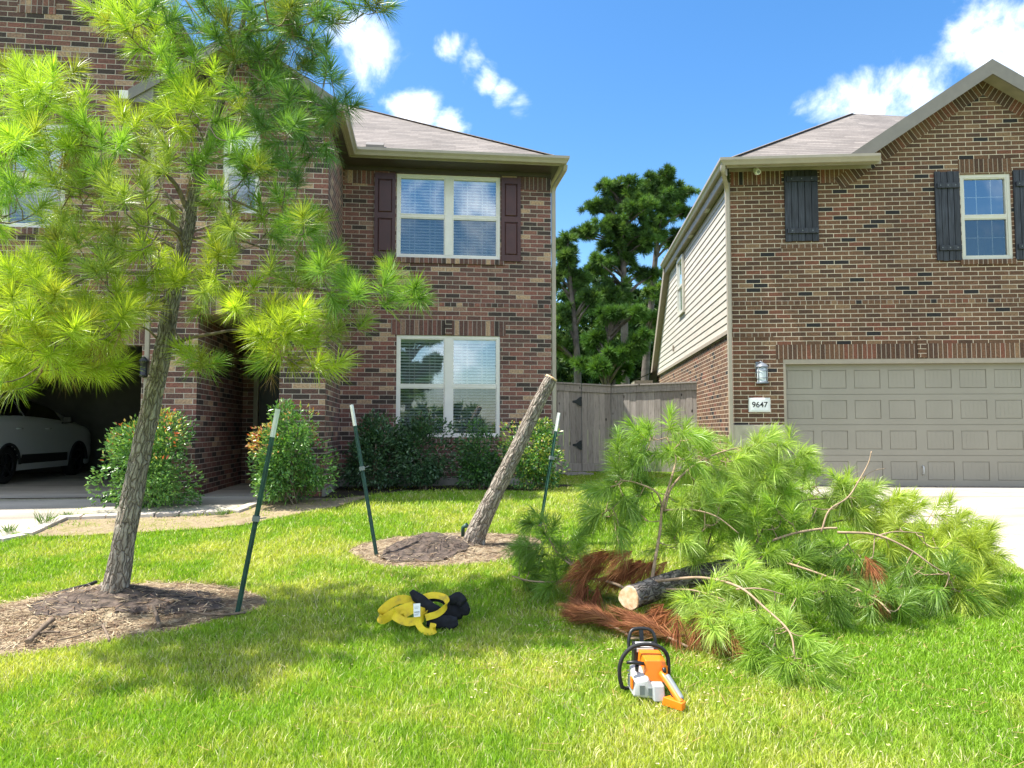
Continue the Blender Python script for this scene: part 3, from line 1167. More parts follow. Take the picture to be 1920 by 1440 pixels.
def window(parent, x0, x1, z0, z1, y, units=2, mun=(3, 0), fmat='white', fw=.05, mull=.13, blinds=True, rail=.045, split=.5, mrow=0):
    """double-hung vinyl window set in a wall facing -y; parts hang below one frame object"""
    f = MB()
    yf, yb = y + .015, y + .085
    f.box(x0, x1, yf, yb, z1 - fw, z1)
    f.box(x0, x1, yf, yb, z0, z0 + fw)
    f.box(x0, x0 + fw, yf, yb, z0 + fw, z1 - fw)
    f.box(x1 - fw, x1, yf, yb, z0 + fw, z1 - fw)
    iw = (x1 - x0 - 2 * fw - (units - 1) * mull) / units
    zm = z0 + (z1 - z0) * split
    spans = []
    for k in range(units):
        a = x0 + fw + k * (iw + mull)
        spans.append((a, a + iw))
        if k:
            f.box(a - mull, a, yf - .004, yb, z0 + fw, z1 - fw)
        f.box(a, a + iw, yf + .012, yb, zm - rail / 2, zm + rail / 2)
        for zz0, zz1 in ((z0 + fw, zm - rail / 2), (zm + rail / 2, z1 - fw)):
            yy = yf + (.02 if zz0 < zm - .1 else .008)
            f.box(a, a + .022, yy, yb, zz0, zz1)
            f.box(a + iw - .022, a + iw, yy, yb, zz0, zz1)
            f.box(a + .022, a + iw - .022, yy, yb, zz1 - .02, zz1)
            f.box(a + .022, a + iw - .022, yy, yb, zz0, zz0 + .02)
    w = f.build('window', M[fmat], parent)
    for a, b in spans:
        for zz0, zz1, lower in ((z0 + fw, zm - rail / 2, True), (zm + rail / 2, z1 - fw, False)):
            p = MB()
            p.poly([(a + .02, y + .06, zz0 + .018), (b - .02, y + .06, zz0 + .018), (b - .02, y + .06, zz1 - .018), (a + .02, y + .06, zz1 - .018)])
            p.build('pane', M['glass'], w)
            g = MB()
            for k in range(1, mun[0]):
                xx = a + (b - a) * k / mun[0]
                g.box(xx - .007, xx + .007, y + .064, y + .070, zz0 + .02, zz1 - .02)
            if mun[1]:
                for k in range(1, mun[1]):
                    zz = zz0 + (zz1 - zz0) * k / mun[1]
                    g.box(a + .02, b - .02, y + .0645, y + .0695, zz - .006, zz + .006)
            if g.v:
                g.build('muntin', M['cream' if fmat == 'cream' else 'white'], w)
            if lower:
                s = MB()
                s.poly([(a + .015, y + .036, zz0 + .01), (b - .015, y + .036, zz0 + .01), (b - .015, y + .036, zz1 - .01), (a + .015, y + .036, zz1 - .01)])
                s.build('insect_screen', M['screen'], w)
        if blinds:
            bl = MB()
            zz = z0 + .05
            while zz < z1 - .06:
                bl.hexa([(a + .005, y + .135, zz + .004), (b - .005, y + .135, zz + .004), (b - .005, y + .158, zz + .034), (a + .005, y + .158, zz + .034),
                         (a + .005, y + .135, zz + .007), (b - .005, y + .135, zz + .007), (b - .005, y + .158, zz + .037), (a + .005, y + .158, zz + .037)])
                zz += .054
            for q in (.22, .78):
                bl.box(a + (b - a) * q - .004, a + (b - a) * q + .004, y + .128, y + .131, z0 + .05, z1 - .05)
            bl.box(a, b, y + .13, y + .18, z1 - .1, z1 - .05)
            bl.build('blind', M['blind'], w)
    rm = MB()
    X0, X1, Y0, Y1 = x0 - .02, x1 + .02, y + .101, y + .9
    Z0, Z1 = z0 - .02, z1 + .02
    rm.poly([(X0, Y1, Z0), (X1, Y1, Z0), (X1, Y1, Z1), (X0, Y1, Z1)])
    rm.poly([(X0, Y0, Z0), (X0, Y1, Z0), (X0, Y1, Z1), (X0, Y0, Z1)])
    rm.poly([(X1, Y0, Z0), (X1, Y1, Z0), (X1, Y1, Z1), (X1, Y0, Z1)])
    rm.poly([(X0, Y0, Z0), (X1, Y0, Z0), (X1, Y1, Z0), (X0, Y1, Z0)])
    rm.poly([(X0, Y0, Z1), (X1, Y0, Z1), (X1, Y1, Z1), (X0, Y1, Z1)])
    rm.build('dark_room_box', M['dark'], w)  # shade of the unlit room is put into the box colour
    return w


def gutter(mb, pts, w=.12, h=.12):
    """K-style gutter swept along pts (wall side is to the left of travel when going +x)"""
    prof = [(0, 0), (-.07, 0), (-.09, .04), (-w, .075), (-w, h), (-w + .015, h), (-w + .015, h - .012), (-.012, h - .012), (0, h)]
    pts = [Vector(p) for p in pts]
    n = len(pts)
    rings = []
    for k in range(n):
        d1 = (pts[k] - pts[k - 1]).normalized() if k else (pts[1] - pts[0]).normalized()
        d2 = (pts[k + 1] - pts[k]).normalized() if k < n - 1 else d1
        n1 = Vector((-d1.y, d1.x, 0))
        n2 = Vector((-d2.y, d2.x, 0))
        bis = (n1 + n2)
        bis = bis / max(bis.length_squared, 1e-6) * 2 * 1.0
        bis = bis * 1.0
        rings.append([pts[k] + bis * o + Vector((0, 0, z)) for o, z in prof])
    for k in range(n - 1):
        for j in range(len(prof) - 1):
            mb.poly([rings[k][j], rings[k][j + 1], rings[k + 1][j + 1], rings[k + 1][j]])
    mb.poly(rings[0])
    mb.poly(rings[-1][::-1])


def slope(mb, pts, e0, e1, mi=0):
    """roof plane polygon; uv: u along eave e0->e1, v up the slope"""
    pts = [Vector(p) for p in pts]
    e0, e1 = Vector(e0), Vector(e1)
    U = (e1 - e0).normalized()
    nrm = (pts[1] - pts[0]).cross(pts[2] - pts[0]).normalized()
    V = nrm.cross(U)
    if V.z < 0:
        V = -V
    mb.poly(pts, [((p - e0).dot(U), (p - e0).dot(V)) for p in pts], mi)


def shutter_panel(parent, x0, x1, z0, z1, y):
    b = MB()
    t = .035
    zm = (z0 + z1) / 2
    s = .055
    for q in ((x0, x0 + s, z0, z1), (x1 - s, x1, z0, z1)):
        b.box(q[0], q[1], y - t, y - .002, q[2], q[3])
    for q in ((z0, z0 + .11), (zm - .05, zm + .05), (z1 - .11, z1)):
        b.box(x0 + s, x1 - s, y - t, y - .002, q[0], q[1])
    for a, c in ((z0 + .11, zm - .05), (zm + .05, z1 - .11)):
        b.box(x0 + s, x1 - s, y - .016, y - .004, a, c)
        i = .028
        b.hexa([(x0 + s + .008, y - .016, a + .008), (x1 - s - .008, y - .016, a + .008), (x1 - s - .008, y - .015, a + .0081), (x0 + s + .008, y - .015, a + .0081),
                (x0 + s + .008, y - .0165, c - .008), (x1 - s - .008, y - .0165, c - .008), (x1 - s - .008, y - .0155, c - .008), (x0 + s + .008, y - .0155, c - .008)])
        b.hexa([(x0 + s + i, y - .031, a + i), (x1 - s - i, y - .031, a + i), (x1 - s - .01, y - .016, a + .01), (x0 + s + .01, y - .016, a + .01),
                (x0 + s + i, y - .031, c - i), (x1 - s - i, y - .031, c - i), (x1 - s - .01, y - .016, c - .01), (x0 + s + .01, y - .016, c - .01)])
    return b.build('shutter', M['maroon'], parent)


def shutter_board(parent, x0, x1, z0, z1, y, nb, bats, seed=0):
    rr = random.Random(seed)
    b = MB()
    w = (x1 - x0) / nb
    for k in range(nb):
        dz = rr.uniform(-.006, .006)
        dy = rr.uniform(0, .006)
        b.box(x0 + k * w + .004, x0 + (k + 1) * w - .004, y - .032 - dy, y - .003, z0 + dz, z1 + dz)
    b.box(x0 + .004, x1 - .004, y - .012, y - .0025, z0 + .01, z1 - .01)
    for zb in bats:
        b.box(x0 + .035, x1 - .012, y - .065, y - .0385, zb - .045, zb + .045)
    o = b.build('shutter', M['blackwood'], parent, bevel=.003, seg=1)
    s = MB()
    for zb in bats:
        for q in (.2, .5, .8):
            xx = x0 + (x1 - x0) * q
            s = MB()
            s.box(xx - .008, xx + .008, y - .069, y - .064, zb - .008, zb + .008)
            s.build('screw', M['midgrey'], o)
    return o


def downspout(parent, pts, w=.075, d=.06, mat='gutter'):
    b = MB()
    pts = [Vector(p) for p in pts]
    sm = [pts[0]]
    for k in range(1, len(pts) - 1):
        a, p, c = pts[k - 1], pts[k], pts[k + 1]
        r_ = min(.09, (p - a).length * .45, (c - p).length * .45)
        A_ = p + (a - p).normalized() * r_
        C_ = p + (c - p).normalized() * r_
        for t in (0, .25, .5, .75, 1):
            sm.append(A_ * (1 - t) ** 2 + p * 2 * t * (1 - t) + C_ * t * t)
    sm.append(pts[-1])
    n = len(sm)
    i0 = len(b.v)
    for k, p in enumerate(sm):
        dd = (sm[min(k + 1, n - 1)] - sm[max(k - 1, 0)]).normalized()
        s = Vector((1, 0, 0)) - dd * dd.x
        if s.length < .2:
            s = Vector((0, 1, 0)) - dd * dd.y
        s.normalize()
        t_ = dd.cross(s)
        for ca, cb in ((-1, -.7), (-.7, -1), (.7, -1), (1, -.7), (1, .7), (.7, 1), (-.7, 1), (-1, .7)):
            b.v.append(tuple(p + s * ca * w / 2 + t_ * cb * d / 2))
    for k in range(n - 1):
        for j in range(8):
            j2 = (j + 1) % 8
            b.f.append((i0 + k * 8 + j, i0 + k * 8 + j2, i0 + (k + 1) * 8 + j2, i0 + (k + 1) * 8 + j))
            b.uv.append([(0, 0)] * 4)
            b.mi.append(0)
            b.sm.append(False)
    return b.build('downspout', M[mat], parent)


# ------------------------------------------------------------------ left house
LH = empty('brick_house', PL, AL)
tag(LH, 'two-storey house of mottled purple brick with maroon shutters, left of the fence', 'house')
X = (1, 0, 0)
b = MB()
wall(b, (0, 0, 0), X, -3.72, 0, .12, 5.62, [(-2.78, -.93, 4.03, 5.54), (-2.76, -.93, .84, 2.64)], .1, (0, 1, 0))
wall(b, (0, 0, 0), (0, 1, 0), 0, 9.5, .12, 5.62, uoff=.1)
wall(b, (-3.72, -1.95, 0), (0, 1, 0), 0, 1.95, .12, 5.62, uoff=3.72)
# bay with the entry
wall(b, (0, -1.95, 0), X, -6.2, -3.72, 0, 5.58, [(-5.54, -4.38, 0, 2.65), (-5.25, -4.72, 4.17, 5.43)], .1, (0, 1, 0))
# bay gable
gpk = 5.58 + 1.24 * .667 + .02
b.poly([(-6.2, -1.95, 5.58), (-3.72, -1.95, 5.58), (-4.96, -1.95, gpk)], [(-6.2, 5.58), (-3.72, 5.58), (-4.96, gpk)])
# alcove side walls and back
wall(b, (-5.54, -1.85, 0), (0, 1, 0), 0, 2.65, 0, 2.65)
wall(b, (-4.38, -1.85, 0), (0, 1, 0), 0, 2.65, 0, 2.65)
wall(b, (0, .8, 0), X, -5.54, -4.38, 0, 2.65, [(-5.34, -4.40, 0, 2.25)])
# garage wing
wall(b, (0, -1.8, 0), X, -13, -6.2, 0, 6.8, [(-11.4, -6.36, 0, 2.2), (-8.35, -7.5, 3.9, 5.45)], .1, (0, 1, 0))
b.poly([(-13, -1.8, 6.8), (-6.2, -1.8, 6.8), (-9.3, -1.8, 9.1), (-10, -1.8, 9.1)], [(-13, 6.8), (-6.2, 6.8), (-9.3, 9.1), (-10, 9.1)])
wall(b, (-6.2, -1.8, 0), (0, 1, 0), .1, 8, 5.6, 6.8)
b.build('brick_wall', M['brick_l'], LH)
# wall thickness of the garage jamb
f = MB()
f.box(-3.70, .01, -.025, -.002, 0, .13)
f.box(-3.745, -3.705, -1.97, -.03, 0, .12)
f.build('foundation', M['concfound'], LH)
soldier(LH, -2.86, -.83, 2.645, 2.91, 0, M['sold_l'])
k = MB()
k.box(-1.91, -1.79, -.03, -.007, 2.66, 2.99)
k.build('keystone', M['brick_l'], LH)
soldier(LH, -3.70, -3.18, 5.33, 5.565, 0, M['sold_l'])
soldier(LH, -.55, -.01, 5.33, 5.565, 0, M['sold_l'])
soldier(LH, -5.60, -4.30, 2.66, 2.92, -1.95, M['sold_l'])
soldier(LH, -5.31, -4.66, 5.44, 5.66, -1.95, M['sold_l'])
soldier(LH, -11.5, -6.3, 2.205, 2.46, -1.8, M['sold_l'])
soldier(LH, -8.43, -7.42, 5.46, 5.70, -1.8, M['sold_l'])
soldier(LH, -8.25, -7.72, 7.10, 7.45, -1.8, M['sold_l'])
rowlock(LH, -2.84, -.86, 3.93, 4.025, 0, M['sold_l'])
rowlock(LH, -5.31, -4.66, 4.07, 4.165, -1.95, M['sold_l'])
rowlock(LH, -8.43, -7.42, 3.80, 3.895, -1.8, M['sold_l'])
rowlock(LH, -2.82, -.87, .74, .835, 0, M['sold_l'])
for x0, x1, yy in ((-3.70, -.01, 0), (-6.19, -3.73, -1.95)):
    q = MB()
    q.poly([(x0, yy - .004, 3.16), (x1, yy - .004, 3.16), (x1, yy - .004, 3.239), (x0, yy - .004, 3.239)], [(x0, 0), (x1, 0), (x1, .079), (x0, .079)])
    q.build('header_course', M['head_l'], LH)
# windows
window(LH, -2.78, -.93, 4.03, 5.54, 0, 2)
window(LH, -2.76, -.93, .84, 2.64, 0, 2)
window(LH, -5.25, -4.72, 4.17, 5.43, -1.95, 1)
window(LH, -8.35, -7.5, 3.9, 5.45, -1.8, 1)
shutter_panel(LH, -3.17, -2.80, 4.0, 5.53, 0)
shutter_panel(LH, -.91, -.56, 4.0, 5.53, 0)
# a dark board over the upper window
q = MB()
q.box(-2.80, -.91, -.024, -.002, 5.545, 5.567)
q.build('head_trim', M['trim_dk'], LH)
# front door
d = MB()
d.box(-5.34, -5.26, .74, .86, 0, 2.25)
d.box(-4.44, -4.40, .74, .86, 0, 2.25)
d.box(-5.26, -4.44, .74, .86, 2.17, 2.25)
df = d.build('door_frame', M['trim'], LH)
d = MB()
d.box(-5.258, -4.442, .80, .85, .02, 2.168)
for (a, c, e, g) in ((-5.17, -4.91, .2, .85), (-4.79, -4.53, .2, .85), (-5.17, -4.91, 1.0, 2.0), (-4.79, -4.53, 1.0, 2.0)):
    d.box(a, c, .785, .7995, e, g)
dd = d.build('front_door', M['door'], LH)
hh = MB()
hh.tube([(-4.52, .80, 1.0), (-4.52, .73, 1.0), (-4.60, .73, 1.0)], .012)
hh.build('handle', M['steel'], dd)
q = MB()
q.poly([(-5.54, -1.85, 2.65), (-4.38, -1.85, 2.65), (-4.38, .8, 2.65), (-5.54, .8, 2.65)])
q.build('porch_ceiling', M['trim'], LH)
q = MB()
q.box(-5.53, -4.39, -1.94, .79, -.1, .012)
q.build('porch_floor', M['concrete'], LH)
q = MB()
q.box(-5.15, -4.55, .25, .65, .013, .03)
tag(q.build('doormat', M['blackrub'], LH))
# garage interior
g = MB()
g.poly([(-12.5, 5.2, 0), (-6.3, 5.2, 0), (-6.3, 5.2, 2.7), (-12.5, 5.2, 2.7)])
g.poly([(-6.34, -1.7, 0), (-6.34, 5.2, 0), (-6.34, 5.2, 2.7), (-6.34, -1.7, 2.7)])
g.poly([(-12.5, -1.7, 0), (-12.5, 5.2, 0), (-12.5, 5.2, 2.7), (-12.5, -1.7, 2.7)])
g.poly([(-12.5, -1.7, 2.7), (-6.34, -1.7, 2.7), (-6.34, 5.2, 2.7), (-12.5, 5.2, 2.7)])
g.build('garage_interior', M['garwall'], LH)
g = MB()
g.box(-12.5, -6.35, -1.79, 5.2, -.1, .0)
g.build('garage_floor', M['concrete'], LH)
# storage racks in the garage
def garage_shelf(x0, x1, y0, y1, zs_):
    s = MB()
    for zz in zs_:
        s.box(x0, x1, y0, y1, zz, zz + .03)
    for xx in (x0, x1 - .04):
        for yy in (y0, y1 - .04):
            s.box(xx, xx + .04, yy, yy + .04, 0, max(zs_) + .3)
    return s


s = garage_shelf(-8.6, -6.9, 4.5, 5.15, (.5, 1.1, 1.55, 2.05))
sh = s.build('storage_shelf', M['greyplastic'])
sh.location, sh.rotation_euler = PL, (0, 0, AL)
tag(sh, 'pale storage rack against the back wall of the open garage', 'shelf')
rb = random.Random(5)
for i, (x, z, w, h, mm, lb, nm, ct) in enumerate(((-8.3, 1.135, .45, .3, 'cardboard', 'cardboard box on the middle of the garage rack', 'cardboard_box', 'box'),
                                      (-7.6, 1.585, .5, .32, 'black', 'black tote on the upper shelf of the garage rack', 'storage_tote', 'storage tote'),
                                      (-7.5, 2.085, .7, .35, 'red', 'red bin on top of the garage rack', 'storage_bin', 'storage bin'),
                                      (-7.5, .535, .6, .35, 'midgrey', 'grey tote on the lowest shelf of the garage rack', 'storage_tote', 'storage tote'))):
    t_ = MB()
    t_.hexa([(x - w / 2 + .02, 4.6, z), (x + w / 2 - .02, 4.6, z), (x + w / 2 - .02, 5.0, z), (x - w / 2 + .02, 5.0, z),
             (x - w / 2, 4.57, z + h), (x + w / 2, 4.57, z + h), (x + w / 2, 5.03, z + h), (x - w / 2, 5.03, z + h)])
    t_.box(x - w / 2 - .015, x + w / 2 + .015, 4.555, 5.045, z + h, z + h + .03)
    o = t_.build(nm, M[mm])
    o.location, o.rotation_euler = PL, (0, 0, AL)
    tag(o, lb, ct)

# roof
EZ = 5.78
p6 = .62
r = MB()
hx, hy = .12, -.45
# main hip over the recess and back of the house
rt = 5.15
RZ = EZ + rt * p6
slope(r, [(-12.5, hy, EZ), (hx, hy, EZ), (hx - rt, hy + rt, RZ), (-12.5, hy + rt, RZ)], (-12.5, hy, EZ), (hx, hy, EZ))
slope(r, [(hx, hy, EZ), (hx, hy + 2 * rt, EZ), (hx - rt, hy + rt, RZ)], (hx, hy, EZ), (hx, hy + 2 * rt, EZ))
slope(r, [(hx, hy + 2 * rt, EZ), (-12.5, hy + 2 * rt, EZ), (-12.5, hy + rt, RZ), (hx - rt, hy + rt, RZ)], (hx, hy + 2 * rt, EZ), (-12.5, hy + 2 * rt, EZ))
# bay gable
bx0, bx1, bc = -6.46, -3.55, -5.005
by0, by1 = -2.32, 3.0
bz = EZ
bp = EZ + (bx1 - bc) * .667
slope(r, [(bx1, by0, bz), (bx1, by1, bz), (bc, by1, bp), (bc, by0, bp)], (bx1, by0, bz), (bx1, by1, bz))
slope(r, [(bx0, by1, bz), (bx0, by0, bz), (bc, by0, bp), (bc, by1, bp)], (bx0, by1, bz), (bx0, by0, bz))
# garage wing gable
wx0, wx1, wc = -13.4, -5.85, -9.6
wz = 6.95
wp = wz + (wx1 - wc) * .667
slope(r, [(wx1, -2.2, wz), (wx1, 7, wz), (wc, 7, wp), (wc, -2.2, wp)], (wx1, -2.2, wz), (wx1, 7, wz))
slope(r, [(wx0, 7, wz), (wx0, -2.2, wz), (wc, -2.2, wp), (wc, 7, wp)], (wx0, 7, wz), (wx0, -2.2, wz))
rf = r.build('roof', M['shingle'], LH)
md = rf.modifiers.new('thick', 'SOLIDIFY')
md.thickness = .03
md.offset = -1
# hip cap
hc = MB()
hc.bar((hx, hy, EZ + .004), (hx - rt, hy + rt, RZ + .004), .16, .012)
hc.build('hip_cap', M['ridge'], LH)
# fascia, soffit, frieze
t_ = MB()
t_.box(bx1, hx - .01, hy + .0, hy + .025, EZ - .14, EZ - .012)      # front fascia
t_.box(hx - .035, hx - .01, hy + .03, hy + 2 * rt, EZ - .14, EZ - .012)
t_.box(bx1 - .025, bx1, by0, hy, EZ - .14, EZ - .012)                # bay side fascia
t_.build('fascia', M['trim'], LH)
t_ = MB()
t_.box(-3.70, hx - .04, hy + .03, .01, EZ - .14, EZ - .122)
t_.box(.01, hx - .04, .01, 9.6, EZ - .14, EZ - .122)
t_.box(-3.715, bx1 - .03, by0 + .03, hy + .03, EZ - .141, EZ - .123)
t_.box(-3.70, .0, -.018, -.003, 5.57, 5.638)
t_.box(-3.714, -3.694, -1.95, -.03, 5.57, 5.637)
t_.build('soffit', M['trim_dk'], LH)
# bay rake boards
t_ = MB()
for sgn, xe in ((1, bx1), (-1, bx0)):
    t_.hexa([(xe, by0 - .02, bz - .15), (xe, by0 + .005, bz - .15), (bc, by0 + .005, bp - .15), (bc, by0 - .02, bp - .15),
             (xe, by0 - .02, bz + .01), (xe, by0 + .005, bz + .01), (bc, by0 + .005, bp + .01), (bc, by0 - .02, bp + .01)])
    a, c = (xe, xe - sgn * .33) if sgn > 0 else (xe, xe + .33)
    t_.hexa([(min(a, c), by0 + .008, bz - .16), (max(a, c), by0 + .008, bz - .16), (max(a, c), -1.96, bz - .16), (min(a, c), -1.96, bz - .16),
             (min(a, c), by0 + .008, bz - .02 + (.21 if sgn > 0 else 0)), (max(a, c), by0 + .008, bz - .02 + (0 if sgn > 0 else .21)), (max(a, c), -1.96, bz - .02 + (0 if sgn > 0 else .21)), (min(a, c), -1.96, bz - .02 + (.21 if sgn > 0 else 0))])
t_.build('rake_board', M['rake'], LH)
t_ = MB()
t_.hexa([(wx1, -2.22, wz - .17), (wx1, -2.195, wz - .17), (wc, -2.195, wp - .17), (wc, -2.22, wp - .17), (wx1, -2.22, wz + .01), (wx1, -2.195, wz + .01), (wc, -2.195, wp + .01), (wc, -2.22, wp + .01)])
t_.build('rake_board', M['rake'], LH)
gt = MB()
gutter(gt, [(bx1, by0 + .02, EZ - .12), (bx1, hy, EZ - .12), (hx, hy, EZ - .12), (hx, hy + 9.8, EZ - .12)])
gt.build('gutter', M['gutter'], LH)
gt = MB()
gutter(gt, [(bx0 - .005, -1.0, EZ - .12), (bx0 - .005, by0 + .02, EZ - .12)])
gt.build('gutter', M['gutter'], LH)
t_ = MB()
t_.box(bx0 - .13, bx0 - .005, by0 + .0, by0 + .02, EZ - .12, EZ)
t_.build('gutter_end', M['white'], LH)
t_ = MB()
t_.box(-3.33, -2.98, hy - .01, hy + .28, EZ + .03, EZ + .045)
t_.hexa([(-3.30, hy + .02, EZ + .02), (-3.0, hy + .02, EZ + .02), (-3.0, hy + .24, EZ + .15), (-3.30, hy + .24, EZ + .15), (-3.30, hy + .02, EZ + .1), (-3.0, hy + .02, EZ + .1), (-3.0, hy + .24, EZ + .23), (-3.30, hy + .24, EZ + .23)])
t_.build('splash_guard', M['rake'], LH)
downspout(LH, [(.19, -.42, EZ - .11), (.19, -.40, 5.60), (.05, .02, 5.38), (.05, .02, .12)], mat='gutter')
downspout(LH, [(-6.5, -1.9, EZ - .12), (-6.5, -1.9, 5.6), (-6.26, -1.87, 5.45), (-6.26, -1.87, .15)], mat='gutter')
# porch lantern beside the garage
t_ = MB()
t_.lathe([(0, 0), (.05, .01), (.06, .04), (.05, .05), (.05, .22), (.07, .24), (.02, .3), (0, .31)], 12, o=(-6.28, -1.95, 1.72))
t_.build('wall_lantern', M['black'], LH)

# ------------------------------------------------------------------ right house
RH = empty('brick_house', PR, AR)
tag(RH, 'brown brick house with tan garage door and black board shutters, right of the fence', 'house')
b = MB()
gc = 4.38
gx0, gx1 = gc - (7.115 - 5.60) / .667, gc + (7.115 - 5.60) / .667
GZ = 5.60
GP = 7.115
wall(b, (0, 0, 0), X, 0, 9, 1.05, GZ, [(.86, 5.60, 0, 2.2), (3.94, 4.78, 3.92, 5.42)], .14, (0, 1, 0))
b.poly([(gx0, 0, GZ), (gx1, 0, GZ), (gc, 0, GP)], [(gx0, GZ), (gx1, GZ), (gc, GP)])
wall(b, (0, 0, 0), (0, 1, 0), 0, 11.2, .05, 2.69, uoff=.12)
b.build('brick_wall', M['brick_r'], RH)
b = MB()
wall(b, (0, -.03, 0), X, -.02, .86, -.05, 1.05)
wall(b, (.86, -.03, 0), (0, 1, 0), 0, .17, -.05, 1.05)
b.poly([(-.02, -.03, 1.05), (.86, -.03, 1.05), (.86, .0, 1.06), (-.02, .0, 1.06)])
b.poly([(-.02, -.03, -.05), (-.02, -.03, 1.05), (-.02, .3, 1.05), (-.02, .3, -.05)])
b.build('stone_base', M['stone'], RH)
b = MB()
wall(b, (5.60, -.03, 0), X, 0, 3.2, -.05, 1.05)
b.build('stone_base', M['stone'], RH)
# lap siding on the side wall: overlapping boards, cut at the falling rear eave
sd_ = MB()
ex = .145
z = 2.76
while z < 5.36:
    y1 = min(7.7 + max(0, (5.36 - z)) * 1.29, 11.4)
    # board split in lengths
    rr = random.Random(int(z * 100))
    cuts_ = [0.02]
    while cuts_[-1] < y1:
        cuts_.append(cuts_[-1] + rr.uniform(2.2, 3.7))
    cuts_[-1] = y1
    for a, c in zip(cuts_[:-1], cuts_[1:]):
        if c - a < .05:
            continue
        zt = min(z + ex + .01, 5.384)
        sd_.hexa([(-.028, a + .002, z), (-.001, a + .002, z), (-.001, c - .002, z), (-.028, c - .002, z), (-.012, a + .002, zt), (-.001, a + .002, zt), (-.001, c - .002, zt), (-.012, c - .002, zt)])
    z += ex
sd_.build('lap_siding', M['siding'], RH)
t_ = MB()
t_.box(-.05, -.0295, .0, 11.0, 2.69, 2.76)
t_.box(-.035, .0, .002, .05, 2.765, 5.38)
t_.build('corner_trim', M['trim'], RH)
# side window
sw = MB()
y0, y1, z0, z1 = 5.05, 5.95, 3.86, 5.30
for q in ((y0, y1, z1 - .07, z1), (y0, y1, z0, z0 + .07), (y0, y0 + .07, z0 + .07, z1 - .07), (y1 - .07, y1, z0 + .07, z1 - .07)):
    sw.box(-.085, -.03, q[0], q[1], q[2], q[3])
sw.box(-.07, -.035, y0 + .07, y1 - .07, (z0 + z1) / 2 - .025, (z0 + z1) / 2 + .025)
w = sw.build('window', M['cream'], RH)
sw = MB()
sw.poly([(-.045, y0 + .07, z0 + .07), (-.045, y1 - .07, z0 + .07), (-.045, y1 - .07, z1 - .07), (-.045, y0 + .07, z1 - .07)])
sw.build('pane', M['glass'], w)
sw = MB()
sw.poly([(-.0295, y0 + .07, z0 + .07), (-.0295, y1 - .07, z0 + .07), (-.0295, y1 - .07, z1 - .07), (-.0295, y0 + .07, z1 - .07)])
sw.build('blind', M['blind'], w)
window(RH, 3.94, 4.78, 3.92, 5.42, 0, 1, (3, 2), 'cream', .055, blinds=False)
# front courses
soldier(RH, .74, 5.72, 2.205, 2.46, 0, M['sold_r'])
k = MB()
k.box(3.13, 3.27, -.03, -.0065, 2.22, 2.56)
k.build('keystone', M['brick_r'], RH)
soldier(RH, .02, .90, 5.33, 5.57, 0, M['sold_r'])
soldier(RH, 1.56, 2.20, 5.33, 5.57, 0, M['sold_r'])
soldier(RH, 3.92, 4.80, 5.45, 5.69, 0, M['sold_r'])
rowlock(RH, 3.9, 4.82, 3.83, 3.915, 0, M['sold_r'])
for x0, x1, zz in ((.005, 8.9, 3.16), (.86, 1.6, 4.17), (.005, .70, 2.60)):
    q = MB()
    q.poly([(x0, -.004, zz), (x1, -.004, zz), (x1, -.004, zz + .079), (x0, -.004, zz + .079)], [(x0, 0), (x1, 0), (x1, .079), (x0, .079)])
    q.build('header_course', M['head_r'], RH)
# raking soldier course
for sgn in (-1, 1):
    q = MB()
    a = Vector((gc + sgn * (gc - gx0 + .30), -.007, GP - (gc - gx0 + .30) * .667))
    c = Vector((gc, -.007, GP))
    dr = (c - a).normalized()
    dn = Vector((0, 0, -1)) - dr * dr.dot(Vector((0, 0, -1)))
    dn.normalize()
    ln = (c - a).length
    hgt = .235
    lb = ln - hgt * .667
    pts = [a, c, a + dr * lb + dn * hgt, a + dn * hgt]
    q.poly(pts, [(1, 0), (1, ln), (1 + hgt, lb), (1 + hgt, 0)])
    q.build('raking_course', M['sold_r'], RH)
shutter_board(RH, .94, 1.52, 4.29, 5.56, 0, 5, (4.47, 5.40), 1)
shutter_board(RH, 3.50, 3.92, 3.90, 5.47, 0, 4, (4.12, 5.22), 2)
shutter_board(RH, 4.81, 5.23, 3.90, 5.47, 0, 4, (4.12, 5.22), 3)
